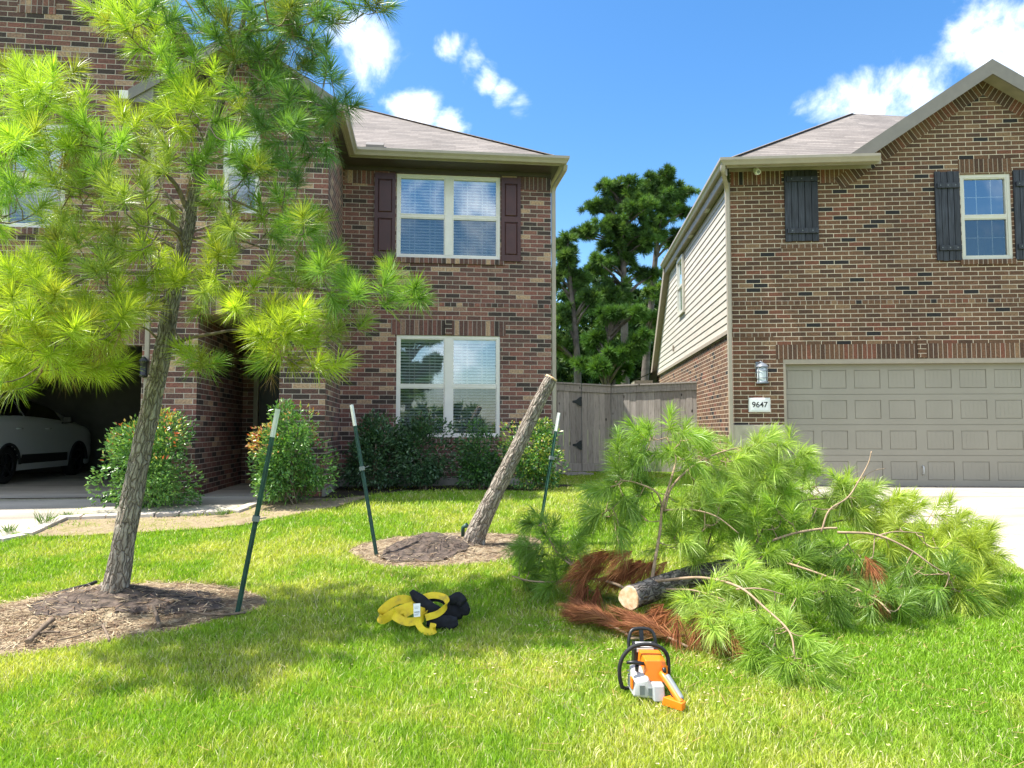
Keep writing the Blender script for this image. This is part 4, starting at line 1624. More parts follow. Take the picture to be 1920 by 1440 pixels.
# garage door with its jamb and an added backing sheet
j = MB()
j.box(.86, .90, .0, .14, 0, 2.12)
j.box(5.50, 5.60, .0, .14, 0, 2.12)
j.box(.9, 5.5, .135, .15, -.02, 2.12)  # unseen backing sheet, added to stop sun leaking between the door sections
j.box(.86, 5.60, -.002, .14, 2.12, 2.2)
j.build('garage_frame_and_backing', M['trim'], RH)
gd = MB()
x0, x1 = .90, 5.50
sec = 2.12 / 4
cw = (x1 - x0) / 8
yf = .10
for sct in range(4):
    z0 = sct * sec + .003
    z1 = (sct + 1) * sec - .003
    gd.box(x0, x1, yf + .012, yf + .028, z0 - .004, z0)
    zs0, zs1 = z0 + .10, z1 - .10
    # rails/stiles frame around panels, panels sunk with raised field
    gd.box(x0, x1, yf, yf + .03, z0, zs0)
    gd.box(x0, x1, yf, yf + .03, zs1, z1)
    for c in range(8):
        a = x0 + c * cw
        sh_ = .022 if c >= 4 else -.022
        pa, pb = a + .066 + sh_, a + cw - .066 + sh_
        gd.box(a, pa, yf, yf + .03, zs0, zs1)
        gd.box(pb, a + cw, yf, yf + .03, zs0, zs1)
        i = .014
        # groove
        gd.poly([(pa, yf + .012, zs0), (pb, yf + .012, zs0), (pb, yf + .012, zs1), (pa, yf + .012, zs1)])
        gd.hexa([(pa + i, yf + .003, zs0 + i), (pb - i, yf + .003, zs0 + i), (pb - .004, yf + .0119, zs0 + .004), (pa + .004, yf + .0119, zs0 + .004),
                 (pa + i, yf + .003, zs1 - i), (pb - i, yf + .003, zs1 - i), (pb - .004, yf + .0119, zs1 - .004), (pa + .004, yf + .0119, zs1 - .004)])
        for k in range(1, 6):                           # wood-grain beading
            xx = pa + i + (pb - pa - 2 * i) * k / 6
            gd.box(xx - .003, xx + .003, yf + .0015, yf + .0031, zs0 + i + .01, zs1 - i - .01)
gdo = gd.build('garage_door', M['garage'], RH)
hh = MB()
hh.tube([(3.20, yf, .20), (3.20, yf - .04, .22), (3.20, yf - .045, .27), (3.20, yf - .04, .33), (3.20, yf, .35)], .012, 8)
hh.build('handle', M['greyplastic'], gdo)
sl = MB()
sl.box(x0, x1, yf - .01, yf + .04, -.02, .003)
sl.build('door_seal', M['blackrub'], gdo)
# lantern
lt = MB()
lx, ly = .47, 0
lt.box(lx - .085, lx - .0, -.02, -.002, 1.95, 2.16)
lt.tube([(lx - .04, -.02, 2.12), (lx - .02, -.09, 2.16), (lx, -.12, 2.13)], .014, 8)
lt.lathe([(.0, .36), (.02, .355), (.07, .33), (.105, .29), (.11, .28), (.10, .275)], 16, o=(lx, -.12, 1.78))
lt.lathe([(.10, .0), (.105, .02), (.095, .03), (.0, .03)], 16, o=(lx, -.12, 1.775))
for a in range(4):
    an = a * math.pi / 2 + .6
    px_, py_ = lx + .097 * math.cos(an), -.12 + .097 * math.sin(an)
    lt.tube([(px_, py_, 1.79), (px_, py_, 2.06)], .006, 6)
for zz in (1.87, 1.99):
    lt.tube([(lx + .099 * math.cos(2 * math.pi * q / 20), -.12 + .099 * math.sin(2 * math.pi * q / 20), zz) for q in range(21)], .005, 6, cap=False)
lo = lt.build('wall_lantern', M['lampmetal'], RH)
lt = MB()
lt.lathe([(.085, .0), (.09, .13), (.085, .25), (.0, .25)], 16, o=(lx, -.12, 1.805))
lt.build('lantern_glass', M['frost'], lo)
# number plaque
npq = MB()
npq.box(.25, .62, -.03, -.005, 1.28, 1.53)
npq.box(.265, .605, -.038, -.0305, 1.295, 1.515)
po = npq.build('number_plaque', M['plate'], RH, bevel=.006)
npq = MB()
npq.box(.29, .58, -.0415, -.0385, 1.315, 1.495)
npq.build('plaque_face', M['whitepaint'], po)


def text(body, size, loc, rot, mat, parent, name='lettering', ext=.002, sx=1.0, bold=.0):
    c = bpy.data.curves.new(name, 'FONT')
    c.body = body
    c.size = size
    c.extrude = ext
    c.offset = bold
    c.align_x = 'CENTER'
    c.align_y = 'CENTER'
    o = bpy.data.objects.new(name, c)
    me = bpy.data.meshes.new_from_object(o)
    bpy.data.objects.remove(o)
    me.materials.append(mat)
    o = bpy.data.objects.new(name, me)
    COL.objects.link(o)
    o.parent = parent
    o.location = loc
    o.rotation_euler = rot
    o.scale = (sx, 1, 1)
    return o


text('9647', .135, (.435, -.046, 1.405), (R(90), 0, 0), M['black'], po, 'house_number', .001, 1.0, 0.0015)
# security camera under the frieze
sc_ = MB()
sc_.lathe([(.0, .06), (.045, .06), (.05, .04), (.05, .0)], 14, o=(.44, -.10, 5.53))
sc_.tube([(.44, -.08, 5.53), (.44, -.12, 5.515), (.455, -.19, 5.495)], [.035, .048, .045], 14)
so = sc_.build('security_camera', M['whitepaint'], RH)
sc_ = MB()
sc_.tube([(.4555, -.1905, 5.495), (.456, -.196, 5.493)], .03, 12)
sc_.build('lens', M['midgrey'], so)
# roof
r = MB()
RE = 5.65
ex0, ey0 = -.15, -.42
PP = .64
pk = Vector((3.30, 3.02, RE + 3.44 * PP))
rg = Vector((6.8, 3.75, pk.z + .02))
slope(r, [(ex0, ey0, RE), (2.45, ey0, RE), (2.45, .02, RE + .44 * PP), pk], (ex0, ey0, RE), (2.45, ey0, RE))
slope(r, [(2.45, .02, RE + .44 * PP), (9.2, .02, RE + .44 * PP), rg, pk], (ex0, ey0, RE), (2.45, ey0, RE))
YE = 7.7
slope(r, [(ex0, YE, RE), (ex0, ey0, RE), pk, (pk.x, YE - .6, pk.z)], (ex0, YE, RE), (ex0, ey0, RE))
slope(r, [pk, rg, (7.5, 7.2, pk.z), (pk.x, YE - .6, pk.z)], pk, rg)
slope(r, [(ex0, YE, RE), (pk.x, YE - .6, pk.z), (9, 8.5, pk.z), (9, 11.5, 2.7), (ex0, 11.5, 2.7)], (ex0, 11.5, 2.7), (9, 11.5, 2.7))
# gable
ry0, ry1 = -.30, 4.2
rzp = 7.31
rx0, rx1 = 1.95, gc + (gc - 1.85)
rz0 = rzp - (gc - rx0) * .667
rz1 = rzp - (rx1 - gc) * .667
slope(r, [(rx0, ry1, rz0), (rx0, ry0, rz0), (gc, ry0, rzp), (gc, ry1, rzp)], (rx0, ry1, rz0), (rx0, ry0, rz0))
slope(r, [(rx1, ry0, rz1), (rx1, ry1, rz1), (gc, ry1, rzp), (gc, ry0, rzp)], (rx1, ry0, rz1), (rx1, ry1, rz1))
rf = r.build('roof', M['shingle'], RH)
md = rf.modifiers.new('thick', 'SOLIDIFY')
md.thickness = .03
md.offset = -1
hc = MB()
hc.bar((ex0, ey0, RE + .004), tuple(pk + Vector((0, 0, .004))), .16, .012)
hc.build('hip_cap', M['ridge'], RH)
# rake boards and soffit
t_ = MB()
zl = lambda x_: rzp - abs(gc - x_) * .667
for xt, xb in ((1.95, 2.33), (rx1, rx1)):
    d0, d1 = -.25, .012
    t_.hexa([(xb, ry0 - .03, zl(xb) + d0), (xb, ry0 - .002, zl(xb) + d0), (gc, ry0 - .002, rzp + d0), (gc, ry0 - .03, rzp + d0),
             (xt, ry0 - .03, zl(xt) + d1), (xt, ry0 - .002, zl(xt) + d1), (gc, ry0 - .002, rzp + d1), (gc, ry0 - .03, rzp + d1)])
t_.build('rake_board', M['rake'], RH)
t_ = MB()
for xe in (2.34, rx1):
    t_.hexa([(xe, ry0, zl(xe) - .215), (xe, -.001, zl(xe) - .215), (gc, -.001, rzp - .215), (gc, ry0, rzp - .215),
             (xe, ry0, zl(xe) - .195), (xe, -.001, zl(xe) - .195), (gc, -.001, rzp - .195), (gc, ry0, rzp - .195)])
t_.box(-.02, 2.44, -.025, -.003, 5.57, 5.635)
t_.box(ex0 + .02, 2.44, ey0 + .03, -.002, RE - .014, RE - .004)
t_.box(ex0 + .03, -.03, -.01, YE, 5.385, 5.40)
t_.hexa([(ex0, YE, 5.38), (-.0, YE, 5.38), (-.0, 11.5, 2.44), (ex0, 11.5, 2.44), (ex0, YE, 5.40), (-.0, YE, 5.40), (-.0, 11.5, 2.46), (ex0, 11.5, 2.46)])
t_.box(-.75, -.0, 10.6, 11.8, 2.42, 2.44)
t_.build('soffit', M['soffit'], RH)
t_ = MB()
t_.box(ex0 + .01, 2.45, ey0, ey0 + .025, RE - .145, RE - .01)
t_.box(ex0, ex0 + .025, ey0 + .03, YE, 5.375, RE - .01)
t_.hexa([(ex0 - .03, YE, 5.36), (ex0 - .005, YE, 5.36), (ex0 - .005, 11.5, 2.42), (ex0 - .03, 11.5, 2.42), (ex0 - .03, YE, RE), (ex0 - .005, YE, RE), (ex0 - .005, 11.5, 2.70), (ex0 - .03, 11.5, 2.70)])
t_.box(-.78, -.755, 10.6, 11.8, 2.40, 2.54)
t_.box(-.75, -.2, 10.58, 10.6, 2.40, 2.54)
t_.build('fascia', M['trim'], RH)
t_ = MB()
t_.poly([(-.8, 10.55, 2.55), (-.1, 10.55, 2.85), (-.1, 11.8, 2.85), (-.8, 11.8, 2.55)])
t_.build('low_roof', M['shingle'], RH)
for yy in (1.6, 3.6, 5.8):
    v_ = MB()
    for k in range(4):
        v_.box(-.13, -.05, yy + k * .06, yy + k * .06 + .035, 5.376, 5.383)
    v_.box(-.14, -.04, yy - .02, yy + .25, 5.3825, 5.3845)
    v_.build('soffit_vent', M['cream'], RH)
gt = MB()
gutter(gt, [(ex0, YE + .1, RE - .12), (ex0, ey0, RE - .12), (2.40, ey0, RE - .12)])
gt.build('gutter', M['gutter'], RH)
downspout(RH, [(-.21, -.46, RE - .11), (-.21, -.44, 5.46), (-.06, -.04, 5.24), (-.06, -.04, .25)])
v_ = MB()
v_.tube([(.55, 6.4, 5.8), (.55, 6.4, 6.62)], .07, 14)
v_.lathe([(.13, .0), (.13, .05), (.0, .12)], 14, o=(.55, 6.4, 6.63))
v_.build('flue_pipe', M['steel'], RH)
v_ = MB()
v_.box(-.06, -.03, 7.0, 7.1, 3.1, 3.25)
v_.build('dryer_vent', M['trim'], RH)
# hose tap near the fence
v_ = MB()
v_.tube([(-.0, 1.55, .75), (-.12, 1.55, .75), (-.14, 1.55, .68)], .014, 8)
v_.tube([(-.09, 1.50, .80), (-.09, 1.60, .80)], .012, 8)
v_.box(-.11, -.001, 2.2, 2.4, .62, .85)
v_.build('hose_tap', M['greyplastic'], RH)

# ------------------------------------------------------------------ fence and gate
A_ = Vector((.35, 16.88, .03))
B_ = Vector((2.30, 17.3, .03))
C_ = Vector((4.22, 16.72, .03))
FZ = [2.06, 1.98, 2.03]


def boards(a, b, za, zb, n, seed):
    rr = random.Random(seed)
    m_ = MB()
    d = (b - a)
    for k in range(n):
        p = a + d * (k / n)
        q = a + d * ((k + 1) / n)
        g = d.normalized() * rr.uniform(.0008, .003)
        yo = Vector((0, rr.uniform(-.004, .004), 0))
        zt0 = za + (zb - za) * k / n - .03
        zt1 = za + (zb - za) * (k + 1) / n - .03
        z0 = .20
        p1, q1 = p + g + yo, q - g + yo
        t = Vector((0, .018, 0))
        m_.hexa([(p1.x, p1.y, z0), (q1.x, q1.y, z0), (q1.x, q1.y + .018, z0), (p1.x, p1.y + .018, z0),
                 (p1.x, p1.y, zt0), (q1.x, q1.y, zt1), (q1.x, q1.y + .018, zt1), (p1.x, p1.y + .018, zt0)])
    for zz_ in (.5, 1.1, 1.6):
        m_.hexa([(a.x, a.y + .022, zz_), (b.x, b.y + .022, zz_), (b.x, b.y + .06, zz_), (a.x, a.y + .06, zz_), (a.x, a.y + .022, zz_ + .09), (b.x, b.y + .022, zz_ + .09), (b.x, b.y + .06, zz_ + .09), (a.x, a.y + .06, zz_ + .09)])
    return m_


def rails(a, b, za, zb):
    m_ = MB()
    f_ = Vector((0, -.03, 0))
    m_.hexa([a + f_ + Vector((0, 0, za - .16 - a.z)), b + f_ + Vector((0, 0, zb - .16 - b.z)), b + f_ + Vector((0, .022, zb - .16 - b.z)), a + f_ + Vector((0, .022, za - .16 - a.z)),
             a + f_ + Vector((0, 0, za - .005 - a.z)), b + f_ + Vector((0, 0, zb - .005 - b.z)), b + f_ + Vector((0, .022, zb - .005 - b.z)), a + f_ + Vector((0, .022, za - .005 - a.z))])
    return m_


def capr(a, b, za, zb):
    m_ = MB()
    m_.hexa([(a.x, a.y - .06, za), (b.x, b.y - .06, zb), (b.x, b.y + .08, zb), (a.x, a.y + .08, za),
             (a.x, a.y - .06, za + .035), (b.x, b.y - .06, zb + .035), (b.x, b.y + .08, zb + .035), (a.x, a.y + .08, za + .035)])
    return m_


FW = empty('wooden_fence', (0, 0, 0))
tag(FW, 'weathered grey board fence joining the gate to the brown brick house', 'fence')
GW = empty('wooden_gate', (0, 0, 0))
tag(GW, 'weathered grey board gate with two black strap hinges beside the purple brick house', 'gate')
gm = A_.lerp(B_, .64)
gz_ = FZ[0] + (FZ[1] - FZ[0]) * .64
# gate: the left leaf up to the hinge line and the wide leaf beyond it
boards(A_, gm, FZ[0], gz_, 9, 1).build('fence_board', M['fence'], FW)
rails(A_, gm, FZ[0], gz_).build('top_rail', M['fence'], FW)
capr(A_, gm, FZ[0], gz_).build('cap_board', M['fence'], FW)
gm2 = gm + (B_ - gm).normalized() * .02
boards(gm2, B_, gz_, FZ[1], 5, 2).build('gate_board', M['fence'], GW)
rails(gm2, B_, gz_, FZ[1]).build('top_rail', M['fence'], GW)
capr(gm2, B_, gz_, FZ[1]).build('cap_board', M['fence'], GW)
B2 = B_ + (C_ - B_).normalized() * .02
boards(B2, C_, FZ[1], FZ[2], 14, 3).build('fence_board', M['fence'], FW)
rails(B2, C_, FZ[1], FZ[2]).build('top_rail', M['fence'], FW)
capr(B2, C_, FZ[1], FZ[2]).build('cap_board', M['fence'], FW)
for a, b_, par in ((A_, gm, FW), (gm2, B_, GW), (B2, C_, FW)):
    m_ = MB()
    m_.hexa([(a.x, a.y - .03, .02), (b_.x, b_.y - .03, .02), (b_.x, b_.y + .01, .02), (a.x, a.y + .01, .02), (a.x, a.y - .03, .197), (b_.x, b_.y - .03, .197), (b_.x, b_.y + .01, .197), (a.x, a.y + .01, .197)])
    m_.build('kick_board', M['fence'], par)
for p in (A_ + Vector((.05, .08, 0)), gm + Vector((0, .08, 0)), B_ + Vector((.02, .08, 0)), C_ + Vector((-.06, .08, 0))):
    m_ = MB()
    m_.box(p.x - .045, p.x + .045, p.y - .04, p.y + .05, 0, 1.9)
    m_.build('post', M['fence'], FW)
for zz in (1.62, .62):
    m_ = MB()
    x1_ = gm.x + .012
    yh = gm.y - .042
    m_.poly([(x1_, yh, zz - .11), (x1_, yh, zz + .11), (x1_ - .05, yh, zz + .10), (x1_ - .13, yh, zz + .035), (x1_ - .27, yh, zz + .016), (x1_ - .27, yh, zz - .016), (x1_ - .13, yh, zz - .035), (x1_ - .05, yh, zz - .10)])
    o = m_.build('hinge', M['black'], GW)
    md = o.modifiers.new('t', 'SOLIDIFY')
    md.thickness = .008
m_ = MB()
m_.box(1.02, 1.62, 16.2, 16.3, .0, .05)
m_.box(1.15, 1.75, 15.95, 16.04, .0, .045)
tag(m_.build('loose_plank', M['fence']), 'pale loose planks lying in the grass at the foot of the fence', 'planks')
#PART3
# ------------------------------------------------------------------ paver edging along the walk
pv = MB()
edge = [G(-60, 1022), G(38, 1004), G(112, 971), G(250, 966), G(340, 963), G(430, 960), G(490, 939), G(506, 920)]
rr = random.Random(3)
for a, c in zip(edge[:-1], edge[1:]):
    ln = (c - a).length
    n_ = max(1, round(ln / .30))
    d = (c - a) / n_
    s_ = Vector((d.y, -d.x, 0)).normalized() * .13
    for k in range(n_):
        p = a + d * (k + .03)
        q = a + d * (k + .97)
        o_ = Vector((rr.uniform(-.008, .008), rr.uniform(-.008, .008), rr.uniform(0, .012)))
        c0 = [p, q, q + s_, p + s_]
        c0 = [w + o_ for w in c0]
        pv.hexa([(w.x, w.y, H(w.x, w.y) - .03 + o_.z) for w in c0] + [(w.x, w.y, H(w.x, w.y) + .026 + o_.z) for w in c0])
tag(pv.build('paver_edging', M['paver'], bevel=.004, seg=1), 'row of pale flat pavers edging the front walkway and dirt strip', 'edging')

# black drain pipe at the corner of the left drive
dp = MB()
a = G(192, 944)
c = G(300, 928)
n_ = 26
pts = [a.lerp(c, k / n_) + Vector((0, 0, .045)) for k in range(n_ + 1)]
dp.tube(pts, [.045 + (.005 if k % 2 else 0) for k in range(n_ + 1)], 14, cap=False)
dp.tube(pts, [.036] * (n_ + 1), 14, cap=False)
tag(dp.build('drain_pipe', M['pipe']), 'black corrugated drain pipe ending on the left driveway beside the red-tipped bush', 'drain pipe')
cp = MB()
p = G(926, 905)
cp.lathe([(.0, .17), (.06, .17), (.075, .16), (.075, .0)], 16, o=(p.x, p.y + .2, p.z - .02))
tag(cp.build('cleanout_cap', M['whitepaint']), 'short white capped pipe among the bushes behind the cut stump', 'pipe cap')

# ------------------------------------------------------------------ car in the garage
CAR = empty('parked_car', LW(-9.69, 1.24), AL)
tag(CAR, 'white hatchback with black side trim parked inside the open garage', 'car')
# car local frame: y forward along the car (rear axle y=0), x to the left side is negative; right flank at x=0
ca = MB()
Wd = 1.78


def carprof(y):
    """lower z, belt z, roof z at station y"""
    top = np.interp(y, [-.95, -.85, -.6, -.2, .5, 1.3, 1.9, 2.5, 2.9, 3.3, 3.6, 3.7], [1.05, 1.25, 1.46, 1.58, 1.63, 1.60, 1.48, 1.25, 1.15, 1.07, .92, .72])
    belt = np.interp(y, [-.95, -.6, .5, 1.5, 2.4, 3.0, 3.6, 3.7], [1.04, 1.15, 1.15, 1.12, 1.10, 1.04, .88, .68])
    belt = min(belt, top - .01)
    return top, belt


ys_ = np.linspace(-.95, 3.7, 94)
zsn = np.linspace(.2, 1, 18)
grid = {}
axles = (0.0, 2.72)
for i, y in enumerate(ys_):
    top, belt = carprof(y)
    plan = .0 + .16 * max(0, (abs(y - 1.37) - 1.6) / .75) ** 2.2      # plan rounding at the ends
    zb = [.22 + (belt - .22) * k / 17 for k in range(18)]
    for k, z in enumerate(zb):
        t = (z - .22) / max(belt - .22, .01)
        xx = -plan - .05 * (1 - t) ** 3 - .025 * t ** 2 + .0
        if .55 < t < .7:
            xx -= .004
        grid[(i, k)] = (xx, y, z)
    # greenhouse
    for k in range(1, 6):
        t = k / 5
        z = belt + (top - .06 - belt) * t
        grid[(i, 17 + k)] = (-plan - .025 - .30 * t * min(1, max(.05, (top - belt) / .5)), y, z)
    for k, (dx, dz) in enumerate(((.10, .035), (.30, .055), (Wd / 2 - .35, .06))):
        grid[(i, 23 + k)] = (-plan - .30 * min(1, max(.05, (top - belt) / .5)) - dx, y, top - .06 + dz)
nk = 26


def emit(mb, cond, mirror=True, off=0.0):
    for i in range(len(ys_) - 1):
        for k in range(nk - 1):
            q = [grid[(i, k)], grid[(i + 1, k)], grid[(i + 1, k + 1)], grid[(i, k + 1)]]
            cy = sum(p[1] for p in q) / 4
            cz = sum(p[2] for p in q) / 4
            if not cond(cy, cz, k):
                continue
            q = [(p[0] + off, p[1], p[2]) for p in q]
            mb.poly(q, smooth=True)
            if mirror:
                mb.poly([(-Wd - p[0], p[1], p[2]) for p in q][::-1], smooth=True)


def arch(cy, cz):
    return any((cy - a) ** 2 + (cz - .33) ** 2 < .37 ** 2 for a in axles)


def isglass(cy, cz, k):
    if not (18 <= k <= 21):
        return False
    return -.30 < cy < 2.05 and not (.58 < cy < .66)


emit(ca, lambda cy, cz, k: not arch(cy, cz) and not isglass(cy, cz, k) and not (k >= 22 and False) and not (18 <= k <= 21 and cy <= 2.05 and cy >= -.30 and not (.58 < cy < .66)))
# ends
for i in (0, len(ys_) - 1):
    l_ = [grid[(i, k)] for k in range(nk)]
    ca.poly(l_ + [(-Wd - p[0], p[1], p[2]) for p in l_][::-1])
cb = ca.build('car_body', M['carpaint'], CAR, merge=True)
cg = MB()
emit(cg, isglass, False, -.004)
cg.build('side_window', M['carglass'], CAR, merge=True)
cg = MB()
emit(cg, isglass, True, -.004)
cg.f, cg.uv, cg.mi, cg.sm = cg.f[1::2], cg.uv[1::2], cg.mi[1::2], cg.sm[1::2]
cg.build('side_window', M['carglass'], CAR, merge=True)
cl = MB()
cl.box(-.045, -.018, .46, 2.26, .34, .52)
cl.build('door_cladding', M['blackrub'], CAR, bevel=.01)
for y in (.35, 1.40):
    h_ = MB()
    h_.tube([(-.035, y - .09, .995), (.0, y - .08, .995), (.006, y, .998), (.0, y + .08, .995), (-.035, y + .09, .995)], .014, 8)
    h_.build('door_handle', M['carpaint'], CAR)
for y in (.62, 1.66, 2.30):
    h_ = MB()
    h_.box(-.0305, -.0245, y - .004, y + .004, .56, 1.08)
    h_.build('door_seam', M['blackrub'], CAR)
mi_ = MB()
mi_.hexa([(.02, 1.92, 1.10), (.18, 1.95, 1.12), (.18, 2.03, 1.12), (.02, 2.05, 1.10), (.02, 1.90, 1.24), (.17, 1.93, 1.25), (.17, 2.03, 1.24), (.02, 2.07, 1.24)])
mi_.bar((-.03, 1.98, 1.11), (.03, 1.98, 1.12), .05, .03)
mi_.build('wing_mirror', M['black'], CAR, bevel=.015)
for side_ in (0, 1):
    for ay in axles:
        wm = MB()
        xo = -.03 if side_ == 0 else -Wd + .03
        sg = -1 if side_ == 0 else 1
        tyre = []
        prof_ = [(.22, .0), (.31, .005), (.335, .03), (.335, .18), (.31, .205), (.22, .2)]
        n = 36
        i0 = len(wm.v)
        for r_, d_ in prof_:
            for j_ in range(n):
                an = 2 * math.pi * j_ / n
                wm.v.append((xo + sg * d_, ay + r_ * math.cos(an), .335 + r_ * math.sin(an)))
        for k in range(len(prof_) - 1):
            for j_ in range(n):
                j2 = (j_ + 1) % n
                wm.f.append((i0 + k * n + j_, i0 + k * n + j2, i0 + (k + 1) * n + j2, i0 + (k + 1) * n + j_))
                wm.uv.append([(0, 0)] * 4)
                wm.mi.append(0)
                wm.sm.append(True)
        wo = wm.build('wheel', M['blackrub'], CAR)
        rm_ = MB()
        for s5 in range(5):
            an = 2 * math.pi * s5 / 5 + .3
            rm_.bar((xo + sg * .018, ay + .03 * math.cos(an), .335 + .03 * math.sin(an)), (xo + sg * .012, ay + .215 * math.cos(an + .15), .335 + .215 * math.sin(an + .15)), .025, .03, up=Vector((1, 0, 0)))
        ringp = [(xo + sg * .012, ay + .218 * math.cos(2 * math.pi * j_ / 36), .335 + .218 * math.sin(2 * math.pi * j_ / 36)) for j_ in range(37)]
        rm_.tube(ringp, .011, 6, cap=False)
        rm_.build('rim', M['rim'], wo)
        dk = MB()
        dk.tube([(xo + sg * .06, ay, .335), (xo + sg * .19, ay, .335)], .22, 24)
        dk.build('brake_disc', M['rim'], wo)
        wa = MB()
        i0 = len(wa.v)
        for j_ in range(25):
            an = math.pi * j_ / 24
            for xx in (xo - sg * .0, xo + sg * .32):
                wa.v.append((xx, ay + .385 * math.cos(an), .335 + .385 * math.sin(an)))
        for j_ in range(24):
            wa.f.append((i0 + 2 * j_, i0 + 2 * j_ + 1, i0 + 2 * j_ + 3, i0 + 2 * j_ + 2))
            wa.uv.append([(0, 0)] * 4)
            wa.mi.append(0)
            wa.sm.append(True)
        wa.tube([(xo + sg * .0 + (.028 if side_ == 0 else -.028), ay + .378 * math.cos(math.pi * j_ / 24), .335 + .378 * math.sin(math.pi * j_ / 24)) for j_ in range(25)], .026, 8)
        wa.build('wheel_arch', M['blackrub'], CAR)
tl = MB()
tl.box(-.16, -.03, -.93, -.80, .85, 1.05)
tl.build('tail_light', M['red'], CAR, bevel=.02)

# ------------------------------------------------------------------ steel posts
def tpost(base, top, label, clampf, tip=.22):
    o = empty('steel_post', base, 0)
    tag(o, label, 'post', 'green steel posts with white tips')
    d = (top - base)
    ln = d.length
    d.normalize()
    fy = Vector((.25, -1, 0))
    s = d.cross(fy).normalized()
    u = s.cross(d).normalized()

    def member(m_, a, c, w, h, off):
        A1 = d * a + off
        C1 = d * c + off
        m_.hexa([A1 - s * w - u * h, A1 + s * w - u * h, A1 + s * w + u * h, A1 - s * w + u * h, C1 - s * w - u * h, C1 + s * w - u * h, C1 + s * w + u * h, C1 - s * w + u * h])
    m1_ = MB()
    m2_ = MB()
    for m_, a, c in ((m1_, -.12, ln - tip), (m2_, ln - tip + .0005, ln)):
        member(m_, a, c, .0185, .0025, Vector((0, 0, 0)))
        member(m_, a, c, .0025, .014, u * .0166)
        k = math.ceil(max(a, .05) / .055) * .055
        while k < c - .01:
            member(m_, k - .009, k + .009, .006, .005, u * -.0078)
            k += .055
    m1_.build('post_shaft', M['postgreen'], o)
    m2_.build('post_tip', M['whitepaint'], o)
    m3_ = MB()
    member(m3_, ln * clampf - .02, ln * clampf + .02, .026, .026, u * .006)
    m3_.bar(d * (ln * clampf) + s * .02, d * (ln * clampf + .015) + s * .07, .02, .006)
    m3_.build('wire_clamp', M['midgrey'], o)
    return o


b1 = G(445, 1150)
tpost(b1, at(521, 767, b1.y + .02), 'green steel post with a white tip leaning right, nearest the leaning pine', .46, .215)
b2 = G(706, 1041)
tpost(b2, at(659, 759, b2.y + .10), 'green steel post with a white tip leaning left, between the two dirt rings', .57)
b3 = G(1012, 992)
tpost(b3, at(1048, 774, b3.y), 'green steel post with a white tip beside the gate, right of the cut trunk', .61)

# ------------------------------------------------------------------ trunks
def barkfn(seed, amp=.10, n=64):
    def fn(k, j, a, l, r):
        x_, y_ = math.cos(a), math.sin(a)
        v1 = mnoise.noise(Vector((x_ * 2.2, y_ * 2.2, l * 5 + seed)))
        v2 = mnoise.noise(Vector((x_ * 7, y_ * 7, l * 14 + seed)))
        dd, _ = mnoise.voronoi(Vector((x_ * 1.6, y_ * 1.6, l * 5.5 + seed)))
        cr = min(1, (dd[1] - dd[0]) * 5)
        return r * (1 + amp * (.55 * v1 + .35 * v2) + amp * .8 * (cr - .7))
    return fn


def catmull(pts, n=8):
    out = []
    P_ = [pts[0] * 2 - pts[1]] + pts + [pts[-1] * 2 - pts[-2]]
    for i in range(1, len(P_) - 2):
        for j in range(n):
            t = j / n
            out.append(.5 * ((2 * P_[i]) + (P_[i + 1] - P_[i - 1]) * t + (2 * P_[i - 1] - 5 * P_[i] + 4 * P_[i + 1] - P_[i + 2]) * t * t + (3 * P_[i] - P_[i - 1] - 3 * P_[i + 1] + P_[i + 2]) * t ** 3))
    out.append(pts[-1])
    return out


def trunk(name, pts, rads, mat, parent, seg=14, n=56, seed=0, amp=.10, cap=True):
    cp_ = catmull(pts, seg)
    rr_ = np.interp(np.linspace(0, 1, len(cp_)), np.linspace(0, 1, len(rads)), rads)
    m_ = MB()
    m_.tube(cp_, list(rr_), n, cap=cap, fn=barkfn(seed, amp))
    return m_.build(name, mat, parent)


# standing leaning pine
T1 = empty('leaning_pine', G(213, 1124), 0)
tag(T1, 'leaning young pine with bright green needle tufts, standing in the left dirt ring', 'pine tree')
TY = 5.87
o1 = T1.location.copy()
tp = [(208, 1145, TY), (217, 1100, TY), (238, 985, TY), (262, 860, TY), (287, 745, TY), (306, 655, TY), (320, 575, TY + .02), (338, 490, TY + .05), (352, 425, TY + .05), (364, 350, TY + .05),
      (388, 270, TY + .08), (418, 180, TY + .10), (446, 90, TY + .12), (462, 0, TY + .14), (470, -90, TY + .15), (474, -180, TY + .15)]
tpw = [at(*q) for q in tp]
px = TY / FPX
trad = [q * px * .42 for q in (66, 52, 45, 42, 39, 37, 34, 31, 31, 27, 20, 16, 13, 10, 7, 4)]
trunk('trunk', [p - o1 for p in tpw], trad, M['bark'], T1, 12, 64, 3, .13)
# root flare
fl = MB()
for an, ln in ((.2, .22), (1.4, .2), (2.6, .26), (3.9, .2), (5.1, .24)):
    d = Vector((math.cos(an), math.sin(an), 0))
    fl.tube([d * .04 + Vector((0, 0, .10)), d * .10 + Vector((0, 0, .04)), d * ln + Vector((0, 0, -.03))], [.07, .05, .02], 10, fn=barkfn(an, .2))
fl.build('root_flare', M['bark'], T1)


class Skel:
    def __init__(self):
        self.nodes = []          # (pos, radius, tangent)

    def add(self, pts, rads):
        for i, p in enumerate(pts):
            d = (pts[min(i + 1, len(pts) - 1)] - pts[max(i - 1, 0)]).normalized()
            self.nodes.append((p, rads[i], d))


